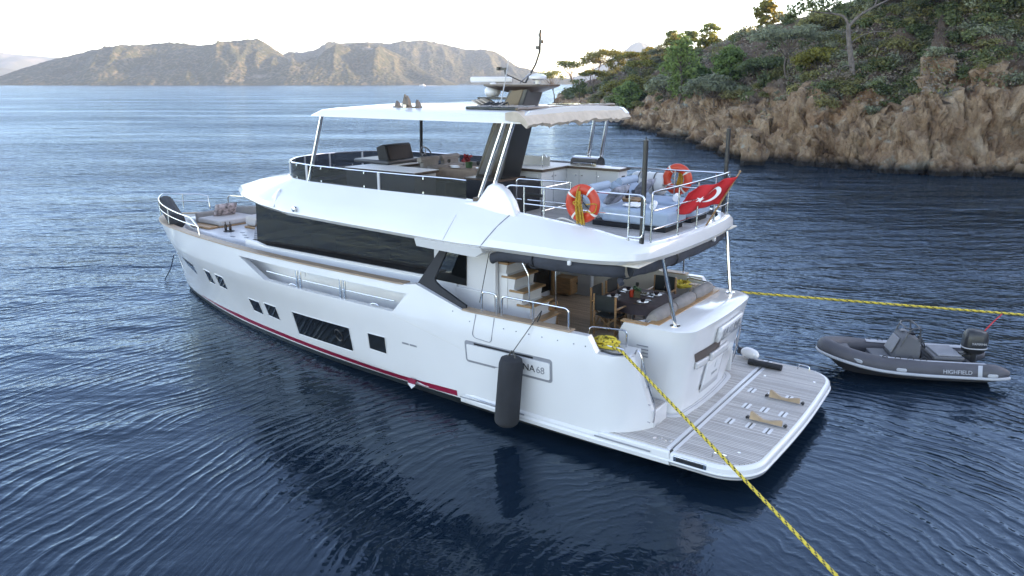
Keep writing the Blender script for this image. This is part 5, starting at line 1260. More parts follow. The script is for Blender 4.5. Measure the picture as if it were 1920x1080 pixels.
mb = MB(); mb.grid(lambda u, v: (1.95+.34*u, .05+.42*v, 4.405+.02*noise.noise(Vector((u*5, v*5, 2)))+.02), 12, 12); o = onyacht(mb, 'folded_towel', WHITEFAB, 'white towel laid open beside the pillow on the near lounger', 'towel'); s_ = o.modifiers.new('t', 'SOLIDIFY'); s_.thickness = .03
t = thing('side_table', 'small wooden side table standing between the two loungers', 'side table', (2.55, -.44, 4.0))
mb = MB(); mb.b2((-.24, -.20, .42), (.24, .20, .455)); mb.build('table_top', TEAK, t, bevel=.006)
mb = MB(); mb.b2((-.22, -.18, 0), (.22, -.15, .42)); mb.b2((-.22, .15, 0), (.22, .18, .42)); mb.b2((.18, -.15, 0), (.22, .15, .42)); mb.build('side_panel', TEAK, t)
def bottle(loc, label, h=.30, r=.037, m=BOTTLE, group=None):
    t = thing('bottle', label, 'bottle', loc, 0, group)
    mb = MB(); mb.lathe([(0, 0), (r, .003), (r, h*.55), (r*.85, h*.64), (r*.36, h*.76), (r*.34, h*.95), (r*.42, h*.955), (r*.42, h), (0, h)], 14); mb.build('glass_body', m, t, smooth=40)
    mb = MB(); mb.lathe([(r+.001, h*.18), (r+.001, h*.45)], 14); mb.build('paper_label', DARKWOOD, t)
    return t
bottle((2.62, -.36, 4.455), 'dark bottle standing on the wooden side table')
def goblet(loc, label, group, h=.19, r=.042, m=None):
    t = thing('wine_glass', label, 'glass', loc, 0, group)
    mb = MB(); mb.lathe([(r*.85, 0), (r*.85, .004), (.006, .01), (.005, h*.48), (r*.7, h*.58), (r, h*.75), (r*.85, h), (r*.8, h), (r*.95, h*.75), (r*.6, h*.6), (0, h*.53)], 14); mb.build('bowl', m or CLEAR, t, smooth=60); return flat(t)
goblet((2.48, -.36, 4.455), 'clear wine glass on the wooden side table', None)

# table laid for dinner on the flybridge
t = thing('dining_table', 'flybridge dining table hidden under a brown tablecloth', 'table', (7.55, -1.05, 4.0))
mb = MB(); mb.b2((-.62, -.40, .70), (.62, .40, .74)); mb.build('table_top', TEAK, t)
for x in (-.35, .35): mb = MB(); mb.tube([(x, 0, 0), (x, 0, .7)], .05, 10); mb.lathe([(.2, 0), (.2, .02), (.06, .04)], 16, (x, 0, 0)); mb.build('leg', PLASTG, t)
def cloth(name, x0, x1, y0, y1, z, drop, m, label, rad=.0, corner=.25, seed=1, nu=44, nv=36):
    cx, cy = (x0+x1)/2, (y0+y1)/2; a, b = (x1-x0)/2, (y1-y0)/2
    mb = MB()
    def f(u, v):
        p, q = (2*u-1)*(a+drop), (2*v-1)*(b+drop)
        ox, oy = max(0, abs(p)-a), max(0, abs(q)-b); sx, sy = (1 if p > 0 else -1), (1 if q > 0 else -1)
        d = math.hypot(ox, oy); wv = .035*math.sin(9*p+seed)*min(1, oy/drop)+.035*math.sin(10*q+2*seed)*min(1, ox/drop)
        sp = .10*min(1, d/drop)+wv
        if d == 0: return (cx+p, cy+q, z+.003*noise.noise(Vector((p*6, q*6, seed))))
        ux, uy = ox/d, oy/d; X = cx+sx*min(abs(p), a)+sx*ux*(sp+.012); Yq = cy+sy*min(abs(q), b)+sy*uy*(sp+.012)
        return (X, Yq, z-max(0, d-.02)*(1.0 if min(ox, oy) < .02 else .88))
    mb.grid(f, nu, nv); o = onyacht(mb, name, m, label, 'tablecloth', smooth=80); return o
cloth('tablecloth', 6.93, 8.17, -1.45, -.65, 4.745, .34, BROWNCLOTH, 'brown cloth with a scalloped edge draped over the flybridge table', seed=1)
t = thing('flower_pot', 'green pot of red flowers in the middle of the brown tablecloth', 'plant pot', (7.48, -1.02, 4.75))
mb = MB(); mb.lathe([(0, 0), (.085, 0), (.095, .15), (.08, .15), (.07, .12), (0, .12)], 18); mb.build('pot', GREENPOT, t, smooth=40)
mb = MB(); rnd = random.Random(2)
for k in range(46):
    a, r_, z = rnd.uniform(0, 6.3), rnd.uniform(0, .13), rnd.uniform(.14, .32); c = Vector((r_*math.cos(a)+.05, r_*math.sin(a), z)); n = Vector((rnd.gauss(0, 1), rnd.gauss(0, 1), rnd.gauss(.4, 1))).normalized(); x_ = n.orthogonal().normalized()*.05; y_ = n.cross(x_)*.8
    mb.add([c-x_, c+y_, c+x_, c-y_], [(0, 1, 2, 3)])
mb.build('flowers', REDLEAF, t, smooth=0, fix=False)
for x, y, lb in ((8.0, -.85, 'wine glass at the forward end of the brown tablecloth'), (7.85, -1.25, 'wine glass by the far edge of the brown tablecloth'), (7.15, -1.2, 'wine glass aft of the flower pot on the brown tablecloth'), (7.05, -.85, 'wine glass at the after end of the brown tablecloth')):
    goblet((x, y, 4.752), lb, 'glasses on the flybridge table', .2, .045)
def plate(loc, label, group, napkin=None, rz=0):
    t = thing('plate', label, 'plate', loc, 0, group)
    mb = MB(); mb.lathe([(0, 0), (.075, 0), (.13, .014), (.128, .019), (.075, .006), (0, .006)], 24); mb.build('dish', CHINA, t, smooth=60); t = flat(t)
    if napkin:
        n = thing('napkin', napkin, 'napkin', (loc[0], loc[1], loc[2]+.007), rz, 'dark napkins on the dinner plates')
        mb = MB(); rnd = random.Random(int(loc[0]*100)); 
        for k in range(7):
            a = R(52*k+rnd.uniform(-10, 10)); mb.loft([[(0, 0, .0), (.03*math.cos(a-.5), .03*math.sin(a-.5), .02), (.035*math.cos(a), .035*math.sin(a), .0), (.03*math.cos(a+.5), .03*math.sin(a+.5), .02)], [(.01, .01, .04), (.055*math.cos(a-.35), .055*math.sin(a-.35), .07), (.06*math.cos(a), .06*math.sin(a), .055), (.055*math.cos(a+.35), .055*math.sin(a+.35), .07)]])
        mb.build('folds', DARKWOOD_N, n, smooth=60); flat(n)
    return t
DARKWOOD_N = mat('black_plum_napkin', (.022, .010, .013), .9, var=.3)
for x, y, lb in ((8.0, -1.05, 'white plate at the forward end of the flybridge table'), (7.1, -1.02, 'white plate at the after end of the flybridge table'), (7.75, -.80, 'white plate nearest the camera on the flybridge table')):
    plate((x, y, 4.752), lb, 'plates on the flybridge table')

# cockpit dinner table
TX0, TX1, TY0, TY1, TZ = 1.58, 2.92, -1.05, .20, 2.30
t = thing('dining_table', 'cockpit dining table under a dark plum cloth in front of the aft bench', 'table', ((TX0+TX1)/2, (TY0+TY1)/2, 1.6))
mb = MB(); mb.b2((-.58, -.58, .66), (.58, .58, .695)); mb.build('table_top', TEAK, t)
for y in (-.35, .35): mb = MB(); mb.tube([(0, y, 0), (0, y, .66)], .05, 10); mb.lathe([(.22, 0), (.22, .02), (.07, .05)], 18, (0, y, 0)); mb.build('leg', STEEL, t)
cloth('tablecloth', TX0, TX1, TY0, TY1, TZ, .22, PLUM, 'dark plum cloth draped over the cockpit dining table', seed=3)
for x, y, lb, nl in ((2.70, -.02, 'white plate nearest the two chairs on the plum cloth', 'dark folded napkin on the plate nearest the two chairs'), (2.68, -.72, 'white plate at the far forward corner of the plum cloth', 'dark folded napkin on the far forward plate of the plum table'),
                 (1.98, -.02, 'white plate nearest the bench on the near side of the plum cloth', 'dark folded napkin on the plate nearest the bench cushions'), (1.98, -.70, 'white plate at the far aft corner of the plum cloth', 'dark folded napkin on the far aft plate of the plum table')):
    plate((x, y, TZ+.004), lb, 'plates on the plum tablecloth', nl, R(30))
    mb = MB()
    for d in (-.19, .19):
        for k in range(2 if d > 0 else 1): mb.box((x+.02*k, y+d+.03*k, TZ+.012), (.19, .012, .004))
    for k in range(2):
        pass
    onyacht(mb, 'cutlery', STEEL, 'silver cutlery beside the '+lb.split(' on ')[0].replace('white ', '').replace(' of the plum cloth', ''), 'cutlery', 'cutlery on the plum tablecloth')
for x, y, lb in ((2.52, .06, 'wine glass beside the plate nearest the two chairs'), (2.50, -.80, 'wine glass beside the far forward plate'), (1.86, -.20, 'wine glass beside the plate nearest the bench'), (1.84, -.86, 'wine glass beside the far aft plate')):
    goblet((x, y, TZ+.006), lb, 'glasses on the plum tablecloth')
t = thing('candle_jar', 'bright orange candle jar in the middle of the plum tablecloth', 'candle', (2.36, -.25, TZ+.005))
mb = MB(); mb.lathe([(0, 0), (.045, 0), (.05, .16), (.042, .16), (.04, .03), (0, .03)], 16); mb.build('jar', ORANGE, t, smooth=40); mb = MB(); mb.lathe([(0, .03), (.038, .03), (.038, .11), (0, .115)], 12); mb.build('wax', WHITEFAB, t)
t = thing('centrepiece', 'woven dark green box of leaves beside the orange candle', 'centrepiece', (2.26, -.30, TZ+.005), R(25))
OLIVE = mat('olive_weave', (.085, .065, .03), .7, var=.5, vs=25)
mb = MB(); mb.loft([[(-.08, -.08, 0), (.08, -.08, 0), (.08, .08, 0), (-.08, .08, 0)], [(-.06, -.06, .16), (.06, -.06, .16), (.06, .06, .16), (-.06, .06, .16)]]); mb.build('basket', OLIVE, t, smooth=0)
mb = MB(); rnd = random.Random(8)
for k in range(30):
    c = Vector((rnd.uniform(-.07, .07), rnd.uniform(-.07, .07), .15+rnd.uniform(0, .06))); n = Vector((rnd.gauss(0, 1), rnd.gauss(0, 1), 1)).normalized(); a = n.orthogonal()*.03; b = n.cross(a)
    mb.add([c-a, c+b, c+a, c-b], [(0, 1, 2, 3)])
mb.build('leaves', GREENPOT, t, smooth=0, fix=False)
t = thing('serving_dish', 'oblong dish of food behind the orange candle', 'dish', (2.30, -.58, TZ+.005), R(12))
mb = MB(); mb.loft([[(a*s, b*s, z) for a, b in rrect(.34, .17, .03)] for s, z in ((.85, 0), (1, .03), (.94, .03), (.82, .01))]); mb.build('tray', CHINA, t)
mb = MB()
for k in range(5): mb.lathe([(0, -.06), (.02, -.05), (.026, 0), (.02, .05), (0, .06)], 8, (-.11+.055*k, 0, .03), ax='y')
mb.build('food', OLIVE, t)

# director's chairs
SLING = mat('dark_green_sling', (.016, .021, .022), .8, var=.12, vs=8, bump=.3, bs=60)
def chair(loc, rz, label):
    """faces +x"""
    t = thing('director_chair', label, 'chair', loc, rz, 'director chairs round the cockpit table')
    for s in (1, -1):
        mb = MB(); mb.loft([[(-.24+dx, s*.26+dy, 0) for dx, dy in ((-.02, -.015), (.02, -.015), (.02, .015), (-.02, .015))], [(-.27+dx, s*.26+dy, .92) for dx, dy in ((-.02, -.015), (.02, -.015), (.02, .015), (-.02, .015))]]); mb.build('back_post', TEAK, t, smooth=0)
        mb = MB(); mb.b2((.18, s*.26-.018, 0), (.22, s*.26+.018, .62)); mb.build('front_leg', TEAK, t)
        mb = MB(); mb.b2((-.24, s*.26-.03, .62), (.26, s*.26+.03, .645)); mb.build('armrest', TEAK, t, bevel=.008)
        mb = MB(); mb.b2((-.24, s*.26-.014, .06), (.22, s*.26+.014, .10)); mb.build('foot_rail', TEAK, t)
    for x in (-.16, .14):
        for s in (1, -1):
            mb = MB(); mb.loft([[(x+dx, -s*.25+dy, .08) for dx, dy in ((-.014, -.018), (.014, -.018), (.014, .018), (-.014, .018))], [(x+dx+.012*s, s*.25+dy, .44) for dx, dy in ((-.014, -.018), (.014, -.018), (.014, .018), (-.014, .018))]]); mb.build('cross_brace', TEAK, t, smooth=0)
    mb = MB(); mb.grid(lambda u, v: (-.20+.41*u, -.255+.51*v, .45-.035*math.sin(math.pi*v)), 6, 10); o = mb.build('seat', SLING, t, smooth=80); so = o.modifiers.new('t', 'SOLIDIFY'); so.thickness = .014
    mb = MB(); mb.grid(lambda u, v: (-.262-.012*u-.025*math.sin(math.pi*v), -.265+.53*v, .56+.36*u), 6, 10); o = mb.build('backrest', SLING, t, smooth=80); so = o.modifiers.new('t', 'SOLIDIFY'); so.thickness = .014
    return t
ch0 = chair((2.82, .02, 1.6), R(182), 'dark sling director chair at the near corner of the plum table, its back forward')
def chair_copy(loc, rz, label):
    c = copy_tree(ch0); c.location = Y(*loc); c.rotation_euler = (0, 0, YA+rz); c['label'] = label; return c
chair_copy((2.84, -.72, 1.6), R(178), 'director chair beyond the near one, standing in front of the pale wall')
chair_copy((2.52, .40, 1.6), R(-92), 'director chair nearest the camera, its dark back toward the near side')
chair_copy((2.18, -1.36, 1.6), R(92), 'director chair on the far side of the plum table, beside the corner post')
# teak chest
t = thing('teak_chest', 'slatted teak chest with a flat lid standing by the dark sliding door', 'chest', (4.98, -2.0, 1.6))
mb = MB(); mb.b2((-.22, -.36, .04), (.22, .36, .44)); B_ = mb.build('box', TEAK, t, bevel=.006)
mb = MB(); mb.b2((-.24, -.39, .44), (.24, .39, .475)); mb.build('lid', TEAK, t, bevel=.006)
for y in (-.175, .175):
    mb = MB()
    mb.b2((-.235, y-.165, .06), (-.222, y+.165, .42)); d = mb.build('door', TEAK, t)
    for k in range(7):
        mb = MB(); mb.b2((-.243, y-.15, .08+.047*k), (-.234, y+.15, .115+.047*k)); mb.build('slat', TEAK, d)
    mb = MB(); mb.box((-.25, y-.1*(1 if y > 0 else -1), .30), (.02, .03, .05)); mb.build('handle', BLACK, d)
# cushions on the bench
flat(pillow((1.38, -1.05, 2.13), R(95), R(-22), .48, .46, mat('tan_stripe_cushion', (.30, .215, .15), .9, var=.3, vs=14, bump=.3), 'tan cushion at the far end of the aft bench', .15))
flat(pillow((1.60, 1.28, 2.13), R(60), R(-60), .52, .46, WHITEFAB, 'white cushion lying at the near end of the aft bench', .15))
# slippers left at the end of the bench
for k, (x, y) in enumerate(((1.74, 1.42), (1.88, 1.36))):
    mb = MB(); mb.loft([[(x+a*1.0, y+b, 1.602+z) for a, b in rrect(.24, .085, .04)] for z in (0, .025)]); mb.tube(smooth_path([(x-.03, y-.04, 1.63), (x-.05, y, 1.68), (x-.03, y+.04, 1.63)], 4), .016, 6)
    onyacht(mb, 'slipper', WHITEFAB, 'white slipper on the cockpit floor by the bench end', 'slipper', 'pair of white slippers')

# foredeck bits
flat(pillow((17.45, -.55, 2.62), R(78), R(-32), .74, .48, PAISLEY, 'multicoloured patterned pillow on the bow seat', .17))
for k, (x, y, lb) in enumerate(((16.02, .42, 'brown beer bottle on the foredeck, nearer the bow'), (15.90, .34, 'brown beer bottle on the foredeck, nearer the dark window'))): bottle((x, y, 2.41), lb, .27, .042, group='beer bottles on the foredeck')
mb = MB(); mb.lathe([(0, 0), (.16, 0), (.17, .015), (0, .012)], 20); t_ = mb.build('serving_tray', BLACK); t_.location = Y(15.82, .45, 2.402); tag(t_, 'round black tray lying beside the beer bottles on the foredeck', 'tray')
mb = MB(); mb.grid(lambda u, v: (14.5+.6*u, -.75+.45*v, 2.82+.012*noise.noise(Vector((u*7, v*7, 0)))), 10, 10); o = onyacht(mb, 'folded_throw', GOLDROPE, 'ochre folded throw on the foredeck sunpad', 'throw'); so = o.modifiers.new('t', 'SOLIDIFY'); so.thickness = .03
def sausage(a, b, r, m, name, label, cat, group=None, n=14):
    a, b = Vector(a), Vector(b); mb = MB(); L = (b-a).length; pts = []; rs = []
    for k in range(n+1):
        u = k/n; pts.append(a.lerp(b, u)); e = min(u, 1-u)*L/r; rs.append(r*math.sqrt(max(.02, 1-(1-min(1, e))**2))*(1+.03*noise.noise(Vector((u*6, r, 0)))))
    mb.tube(pts, rs, 14); return onyacht(mb, name, m, label, cat, group, smooth=60)
sausage((19.35, .36, 3.02), (17.05, 1.36, 2.66), .25, COVER, 'fender', 'black cloth-covered fender stowed inside the bow rail', 'fender')
sausage((14.6, -2.05, 3.25), (13.6, -2.2, 3.05), .22, COVER, 'fender', 'black fender hanging at the far rail beside the wheelhouse brow', 'fender')
# hanging fender on the port quarter
t = thing('fender', 'long black cylindrical fender hanging down the white hull side', 'fender', (3.33, 3.14, .30)); t.rotation_euler = (0, R(-5), YA); t.scale = (1, 1, .96)
mb = MB(); mb.lathe([(0, 0), (.19, .0), (.235, .05), (.248, .10), (.244, .7), (.24, 1.34), (.21, 1.46), (.07, 1.50), (0, 1.50)], 24); mb.build('body', COVER, t, smooth=50)
mb = MB(); mb.tube([(-.12, 0, 1.42), (-.02, -.02, 1.62), (.02, -.03, 1.62), (.12, 0, 1.42)], .018, 6); mb.tube([(0, -.02, 1.60), (-.33, -.40, 2.46)], .009, 6); mb.tube([(-.33, -.38, 2.42), (-.34, -.40, 2.48), (-.32, -.38, 2.34), (-.29, -.36, 2.24)], .014, 6); mb.build('lanyard', BLACK, t)
# fender and pouch by the far side of the platform
t = thing('fender', 'white egg-shaped fender lying at the far edge of the bathing platform', 'fender', (.40, -2.62, .56), R(-20)); t.scale = (.85, .85, .85)
mb = MB(); mb.lathe([(0, -.30), (.05, -.29), (.13, -.2), (.16, -.05), (.15, .12), (.09, .24), (.05, .27)], 20, (0, 0, .16), ax='x'); mb.build('body', WHITE, t, smooth=60)
mb = MB(); mb.lathe([(.05, .25), (.10, .26), (.10, .35), (.0, .37)], 14, (0, 0, .16), ax='x'); mb.build('end_cap', BLACK, t, smooth=40)
mb = MB(); mb.tube(smooth_path([(.36, 0, .16), (.45, .05, .5), (.52, .1, 1.1), (.56, .2, 1.6)], 5), .014, 6); mb.build('lanyard', BLACK, t)
mb = MB(); rings = [[(.30-.75*k/8, -2.28-.02*k/8+.10*math.cos(R(a))*(1-.2*abs(k/4-1)), .62+.065*math.sin(R(a))+.012*noise.noise(Vector((k*.7, a*.01, 0)))) for a in range(0, 360, 30)] for k in range(9)]
mb.loft(rings); onyacht(mb, 'fender_cover', COVER, 'flat black fender cover lying on the platform beside the white fender', 'cover', smooth=60)
mb = MB(); mb.tube(fillet([(.62, -2.05, .60), (.55, -2.1, 1.0), (.45, -2.0, 1.6), (.52, -1.9, 2.0)], .15, 5), .018, 8); mb.build('platform_handrail', STEEL, yacht)
# dinghy chocks
for x, y, lb in ((-1.02, -.57, 'tan wooden dinghy chock on the platform, farther from the yellow rope'), (-1.05, .72, 'tan wooden dinghy chock on the platform, nearer the yellow rope')):
    t = thing('dinghy_chock', lb, 'chock', (x, y, .556), 0, 'dinghy chocks on the bathing platform')
    mb = MB(); o = [(-.31, .02), (.31, .02), (.30, .17), (.27, .19), (.06, .075), (-.06, .075), (-.28, .135), (-.31, .12)]
    mb.prism([(a, -.025, z) for a, z in o], (0, .05, 0)); mb.build('saddle', CHOCK, t, smooth=20, bevel=.006)
    mb = MB(); mb.b2((-.36, -.02, 0), (.36, .02, .022)); mb.build('foot_bar', STEEL, t)
    for e in (-.36, .36): mb = MB(); mb.lathe([(.0, -.03), (.035, -.028), (.035, .028), (0, .03)], 12, (e, -.03, .03), ax='y'); mb.build('clamp_knob', BLACK, t); 

# ---------------------------------------------------------------- mooring lines
def braid(name, pts, r, label, step=.035, sag=0, seg=8):
    P = [Vector(p) for p in pts]; path = []
    for a, b in zip(P, P[1:]):
        n = max(1, int((b-a).length/step))
        for k in range(n): u = k/n; path.append(a.lerp(b, u)+Vector((0, 0, -4*sag*u*(1-u))))
    path.append(P[-1]); mb = MB()
    n0 = len(mb.f); mb.tube(path, [r*(1+.10*math.sin(i*1.6)) for i in range(len(path))], seg)
    nf = len(mb.f)-n0
    for i in range(nf-2):
        ring, j = divmod(i, seg)
        if (ring+j) % 4 == 0: mb.m[n0+i] = 1
    n = len(mb.v); c = [sum(p[i] for p in mb.v)/n for i in range(3)]
    o = mb.build(name, [YROPE, YFLECK], None, loc=c, smooth=60, fix=False); return tag(o, label, 'rope', 'yellow mooring lines')
a = Y(1.35, 2.50, 2.13); b = Y(1.06, 2.66, 2.13); 
e = Vector((4.02, 8.15, 1.02)); e2 = b+(e-b)*1.5
braid('mooring_rope', [a, b, b+(e-b)*.02+Vector((0, 0, -.01)), e2], .025, 'yellow and black rope running from the near stern quarter to the bottom of the photo', .036)
b = Y(1.0, -2.62, 2.12); e = Vector((12.45, 18.2, 1.36)); e2 = b+(e-b)*2.3
braid('mooring_rope', [Y(1.5, -2.45, 2.1), b, e2], .030, 'yellow and black rope stretched from the far stern quarter above the dinghy', .05)
def heap(name, c, r, h, label, seed, m=YROPE):
    rnd = random.Random(seed); mb = MB(); pts = []
    for k in range(70): a = k*.9+rnd.uniform(-.4, .4); q = r*rnd.uniform(.35, 1); pts.append((c[0]+q*math.cos(a)*1.2, c[1]+q*math.sin(a)*.75, c[2]+.03+h*(k/70)*rnd.uniform(.6, 1)*(1-.5*q/r)))
    P = smooth_path(pts, 5); n0 = 0; mb.tube(P, .024, 6)
    for i in range(len(mb.f)-2):
        ring, j = divmod(i, 6)
        if (ring+j) % 7 == 0 and j % 2 == 0: mb.m[i] = 1
    o = onyacht(mb, name, [m, YFLECK], label, 'rope', 'heaps of yellow rope', smooth=60); return o
heap('rope_heap', (1.55, 2.36, 2.06), .24, .22, 'heap of yellow rope piled on the near stern quarter', 3)
heap('rope_heap', (2.1, -2.35, 2.12), .34, .16, 'heap of yellow rope lying on the far bulwark behind the bench', 6)
mb = MB(); mb.tube([Y(.1, -2.8, .62), Y(-.6, -3.2, .50), Y(-1.22, -3.68, .33)], .014, 6); tag(mb.build('tow_line', BLACK), 'thin black line tying the dinghy bow to the bathing platform', 'rope')
mb = MB(); mb.tube(smooth_path([Y(19.7, .05, 1.1), Y(20.3, -.1, .45), Y(21.1, -.2, -.2)], 6), .02, 6); tag(mb.build('anchor_chain', STEEL), 'taut anchor chain running from the bow into the water', 'chain')
mb = MB(); mb.tube(smooth_path([(2.3, 1.9, 4.1), (2.7, 1.95, 4.3), (2.95, 1.95, 4.28), (3.1, 1.9, 4.02)], 6), .02, 6); onyacht(mb, 'hose', SILVER, 'pale hose looped on the upper deck beside the near lifebuoy', 'hose')

# ---------------------------------------------------------------- the inflatable dinghy
DZ = R(180-8)
dg = thing('dinghy', 'slate grey inflatable dinghy with a black outboard floating beside the platform', 'dinghy', (9.55, 17.76, 0), DZ, world=True); dg.scale = (.965, .965, .965)
half = [(-2.16, .66, .34), (-1.95, .67, .345), (-1.2, .69, .355), (-.2, .70, .37), (.6, .68, .41), (1.1, .60, .47), (1.55, .42, .55), (1.84, .17, .61), (1.90, 0, .625)]
path = smooth_path(half+[(x, -y, z) for x, y, z in reversed(half[:-1])], 5)
def drad(p): return .215 if p.x > -1.8 else .215-.13*((-1.8-p.x)/.36)**1.5
mb = MB(); mb.tube(path, [drad(p) for p in path], 18); TB = mb.build('tube', TUBEG, dg, smooth=60)
out = []
for i, p in enumerate(path):
    t_ = (path[min(i+1, len(path)-1)]-path[max(i-1, 0)]).normalized(); n = Vector((t_.y, -t_.x, 0)).normalized()
    if n.dot(Vector((p.x*.25, p.y, 0))) < 0: n = -n
    out.append(p+n*(drad(p)*.93)+Vector((0, 0, -.085)))
mb = MB(); mb.tube(out, .042, 8); mb.build('rubbing_strip', TUBEL, dg, smooth=60)
mb = MB()
for s in (1, -1): mb.loft([[(x, s*(y-.10), z+.205), (x, s*(y+.02), z+.222), (x, s*(y+.03), z+.217), (x, s*(y-.12), z+.19)] for x, y, z in [(-1.62+.15*k, lerp_tab([(-2, .67), (-1.2, .69), (-.2, .70), (.6, .68), (1.1, .6)], -1.62+.15*k), lerp_tab([(-2, .345), (-1.2, .355), (-.2, .37), (.6, .41), (1.1, .47)], -1.62+.15*k)) for k in range(17)]])
mb.build('walking_strip', TUBEL, dg, smooth=40)
# white flashes by the stern and the lettering
def tubept(x, a, off=.003, s=1):
    y = lerp_tab([(-2.2, .66), (-1.2, .69), (-.2, .70), (.6, .68)], x); z = lerp_tab([(-2.2, .34), (-1.2, .355), (-.2, .37), (.6, .41)], x); r_ = .215+off
    return Vector((x, s*(y+r_*math.cos(a)), z+r_*math.sin(a)))
for s in (1, -1):
    for x0, w_, m in ((-1.34, .10, TUBEL), (-1.47, .07, DKHULL)):
        mb = MB(); mb.grid(lambda u, v: tubept(x0-w_*u+.10*(v-.5)*(1-v)-.08*v, R(-12+80*v), .004, s), 3, 10); mb.build('flash_stripe', m, TB)
    o_ = tubept(-.92, R(12), .006, s); u_ = tubept(-.92, R(30), 0, s)-tubept(-.92, R(0), 0, s)
    add_text('HIGHFIELD', .135, axes(o_, (-s, 0, 0), u_), TUBEL, TB)
    for x in (-1.72, .35, 1.35):
        mb = MB(); a0 = R(0); P = [tubept(x+dx, a0+dz/.215, .01, s) if x < 1 else Vector((x+dx, s*(.50+.02-.55*dx+.213*math.cos(dz/.2)), .53+.15*dx+.213*math.sin(dz/.2))) for dx, dz in rrect(.24, .085, .04, 4)]
        c = sum(P, Vector())/len(P); mb.loft([P, [p.lerp(c, .25)+(p-Vector((p.x, 0, p.z))).normalized()*.015 for p in P]]); mb.build('lifting_handle', TUBEL, dg)
# hull under the tube, floor
mb = MB(); rings = []
for x, y, zc_, zk in ((-1.85, .62, .18, -.18), (-1.0, .66, .18, -.20), (0, .66, .20, -.20), (.7, .60, .25, -.17), (1.2, .47, .31, -.08), (1.55, .28, .40, .10), (1.80, .06, .46, .32)):
    rings.append([(x, y, zc_), (x, y*.93, zc_-.10), (x, 0, zk), (x, -y*.93, zc_-.10), (x, -y, zc_)])
mb.loft(rings); mb.build('hull', DKHULL, dg, smooth=25)
mb = MB(); mb.loft([[(x, y, z), (x, -y, z)] for x, y, z in ((-1.8, .5, .26), (.6, .5, .27), (1.2, .38, .32), (1.55, .2, .38))], 0, False, False); mb.build('floor', PADG, dg)
mb = MB(); mb.b2((-1.38, -.52, .05), (-1.28, .52, .52)); mb.build('engine_board', DKHULL, dg, bevel=.02)
mb = MB(); mb.loft([[(x, y, z) for x, y in ((1.35, .22), (1.35, -.22), (1.62, -.16), (1.62, .16))] for z in (.5, .66)]); mb.build('bow_step', PADG, dg, bevel=.03)
# steering console with front seat
mb = MB(); mb.loft([[(.42, s*.34, .26), (.38, s*.34, .62), (.20, s*.33, 1.02), (.02, s*.33, 1.10), (-.22, s*.33, .98), (-.26, s*.34, .60), (-.16, s*.34, .26)] for s in (1, -1)]); CO = mb.build('console', PADG, dg, smooth=25, bevel=.04)
mb = MB(); mb.loft([[(.40, s*.25, .60), (.445, s*.25, .62), (.27, s*.23, .99), (.23, s*.23, .98)] for s in (1, -1)]); mb.build('backrest_pad', PADL, CO, bevel=.02)
mb = MB(); mb.b2((.40, -.33, .26), (.86, .33, .46)); mb.build('seat_box', PADG, CO, bevel=.05)
mb = MB(); mb.b2((.42, -.31, .46), (.85, .31, .53)); mb.build('seat_pad', PADG, CO, bevel=.03)
mb = MB(); mb.tube(fillet([(.24, .34, .80), (.06, .36, 1.28), (-.16, .36, 1.30), (-.16, -.36, 1.30), (.06, -.36, 1.28), (.24, -.34, .80)], .10, 5), .020, 8); mb.tube(fillet([(.06, .36, 1.27), (.14, .2, 1.26), (.14, -.2, 1.26), (.06, -.36, 1.27)], .1), .018, 8); mb.tube([(-.16, .36, 1.30), (-.2, .33, .95)], .018, 8); mb.tube([(-.16, -.36, 1.30), (-.2, -.33, .95)], .018, 8); mb.build('grab_rail', DKHULL, CO)
mb = MB(); M_ = Matrix.Translation((-.34, .05, .86)) @ Matrix.Rotation(R(-65), 4, 'Y'); mb.tube([M_ @ Vector((.17*math.cos(R(a)), .17*math.sin(R(a)), 0)) for a in range(0, 360, 18)], .017, 6, closed=True); mb.tube([M_ @ Vector((-.16, 0, 0)), M_ @ Vector((.16, 0, 0))], .012, 6); mb.tube([(-.34, .05, .86), (-.22, .05, .80)], .03, 8); mb.build('steering_wheel', BLACK, CO)
mb = MB(); mb.box((-.05, .12, 1.09), (.16, .14, .05)); mb.build('gauge_panel', SCREEN, CO, bevel=.01)
mb = MB(); mb.box((.08, -.12, 1.10), (.14, .14, .03)); mb.build('chart_lid', PADL, CO, bevel=.01)
# after seat locker
mb = MB(); mb.loft([[(-.54, s*.40, .26), (-.54, s*.40, .50), (-1.22, s*.40, .50), (-1.22, s*.40, .26)] for s in (1, -1)]); AS = mb.build('seat_locker', PADG, dg, bevel=.03)
mb = MB(); mb.b2((-1.24, -.44, .52), (-.52, .44, .62)); mb.build('seat_pad', PADG, AS, bevel=.035, seg=3)
mb = MB(); mb.b2((-1.18, -.40, .62), (-.62, .40, .66)); mb.build('seat_pad', PADL, AS, bevel=.02)
# outboard
mb = MB(); rings = []
for z, sx, sy, dx in ((.62, .16, .13, 0), (.66, .22, .16, 0), (.80, .25, .185, -.01), (.95, .25, .185, -.02), (1.06, .235, .17, -.02), (1.13, .19, .14, -.03), (1.155, .10, .08, -.03)):
    rings.append([(-1.58+dx+a*sx*2, b*sy*2, z+(.03*(a) if z > .9 else 0)) for a, b in rrect(1, 1, .36, 5)])
mb.loft(rings); mb.v = [(-1.6+(a+1.6)*1.12, b*1.12, .62+(c-.62)*1.12) for a, b, c in mb.v]; OB = mb.build('outboard_cowling', BLACK, dg, smooth=45)
mb = MB(); mb.loft([[(-1.59+a*.57, b*.425, z) for a, b in rrect(1, 1, .36, 5)] for z in (.765, .79)]); mb.build('cowling_band', PLASTG, OB, smooth=45)
for s in (1, -1): add_text('YAMAHA', .085, axes((-1.62, s*.212, .905), (-s, 0, 0), (0, 0, 1)), PLASTG, OB)
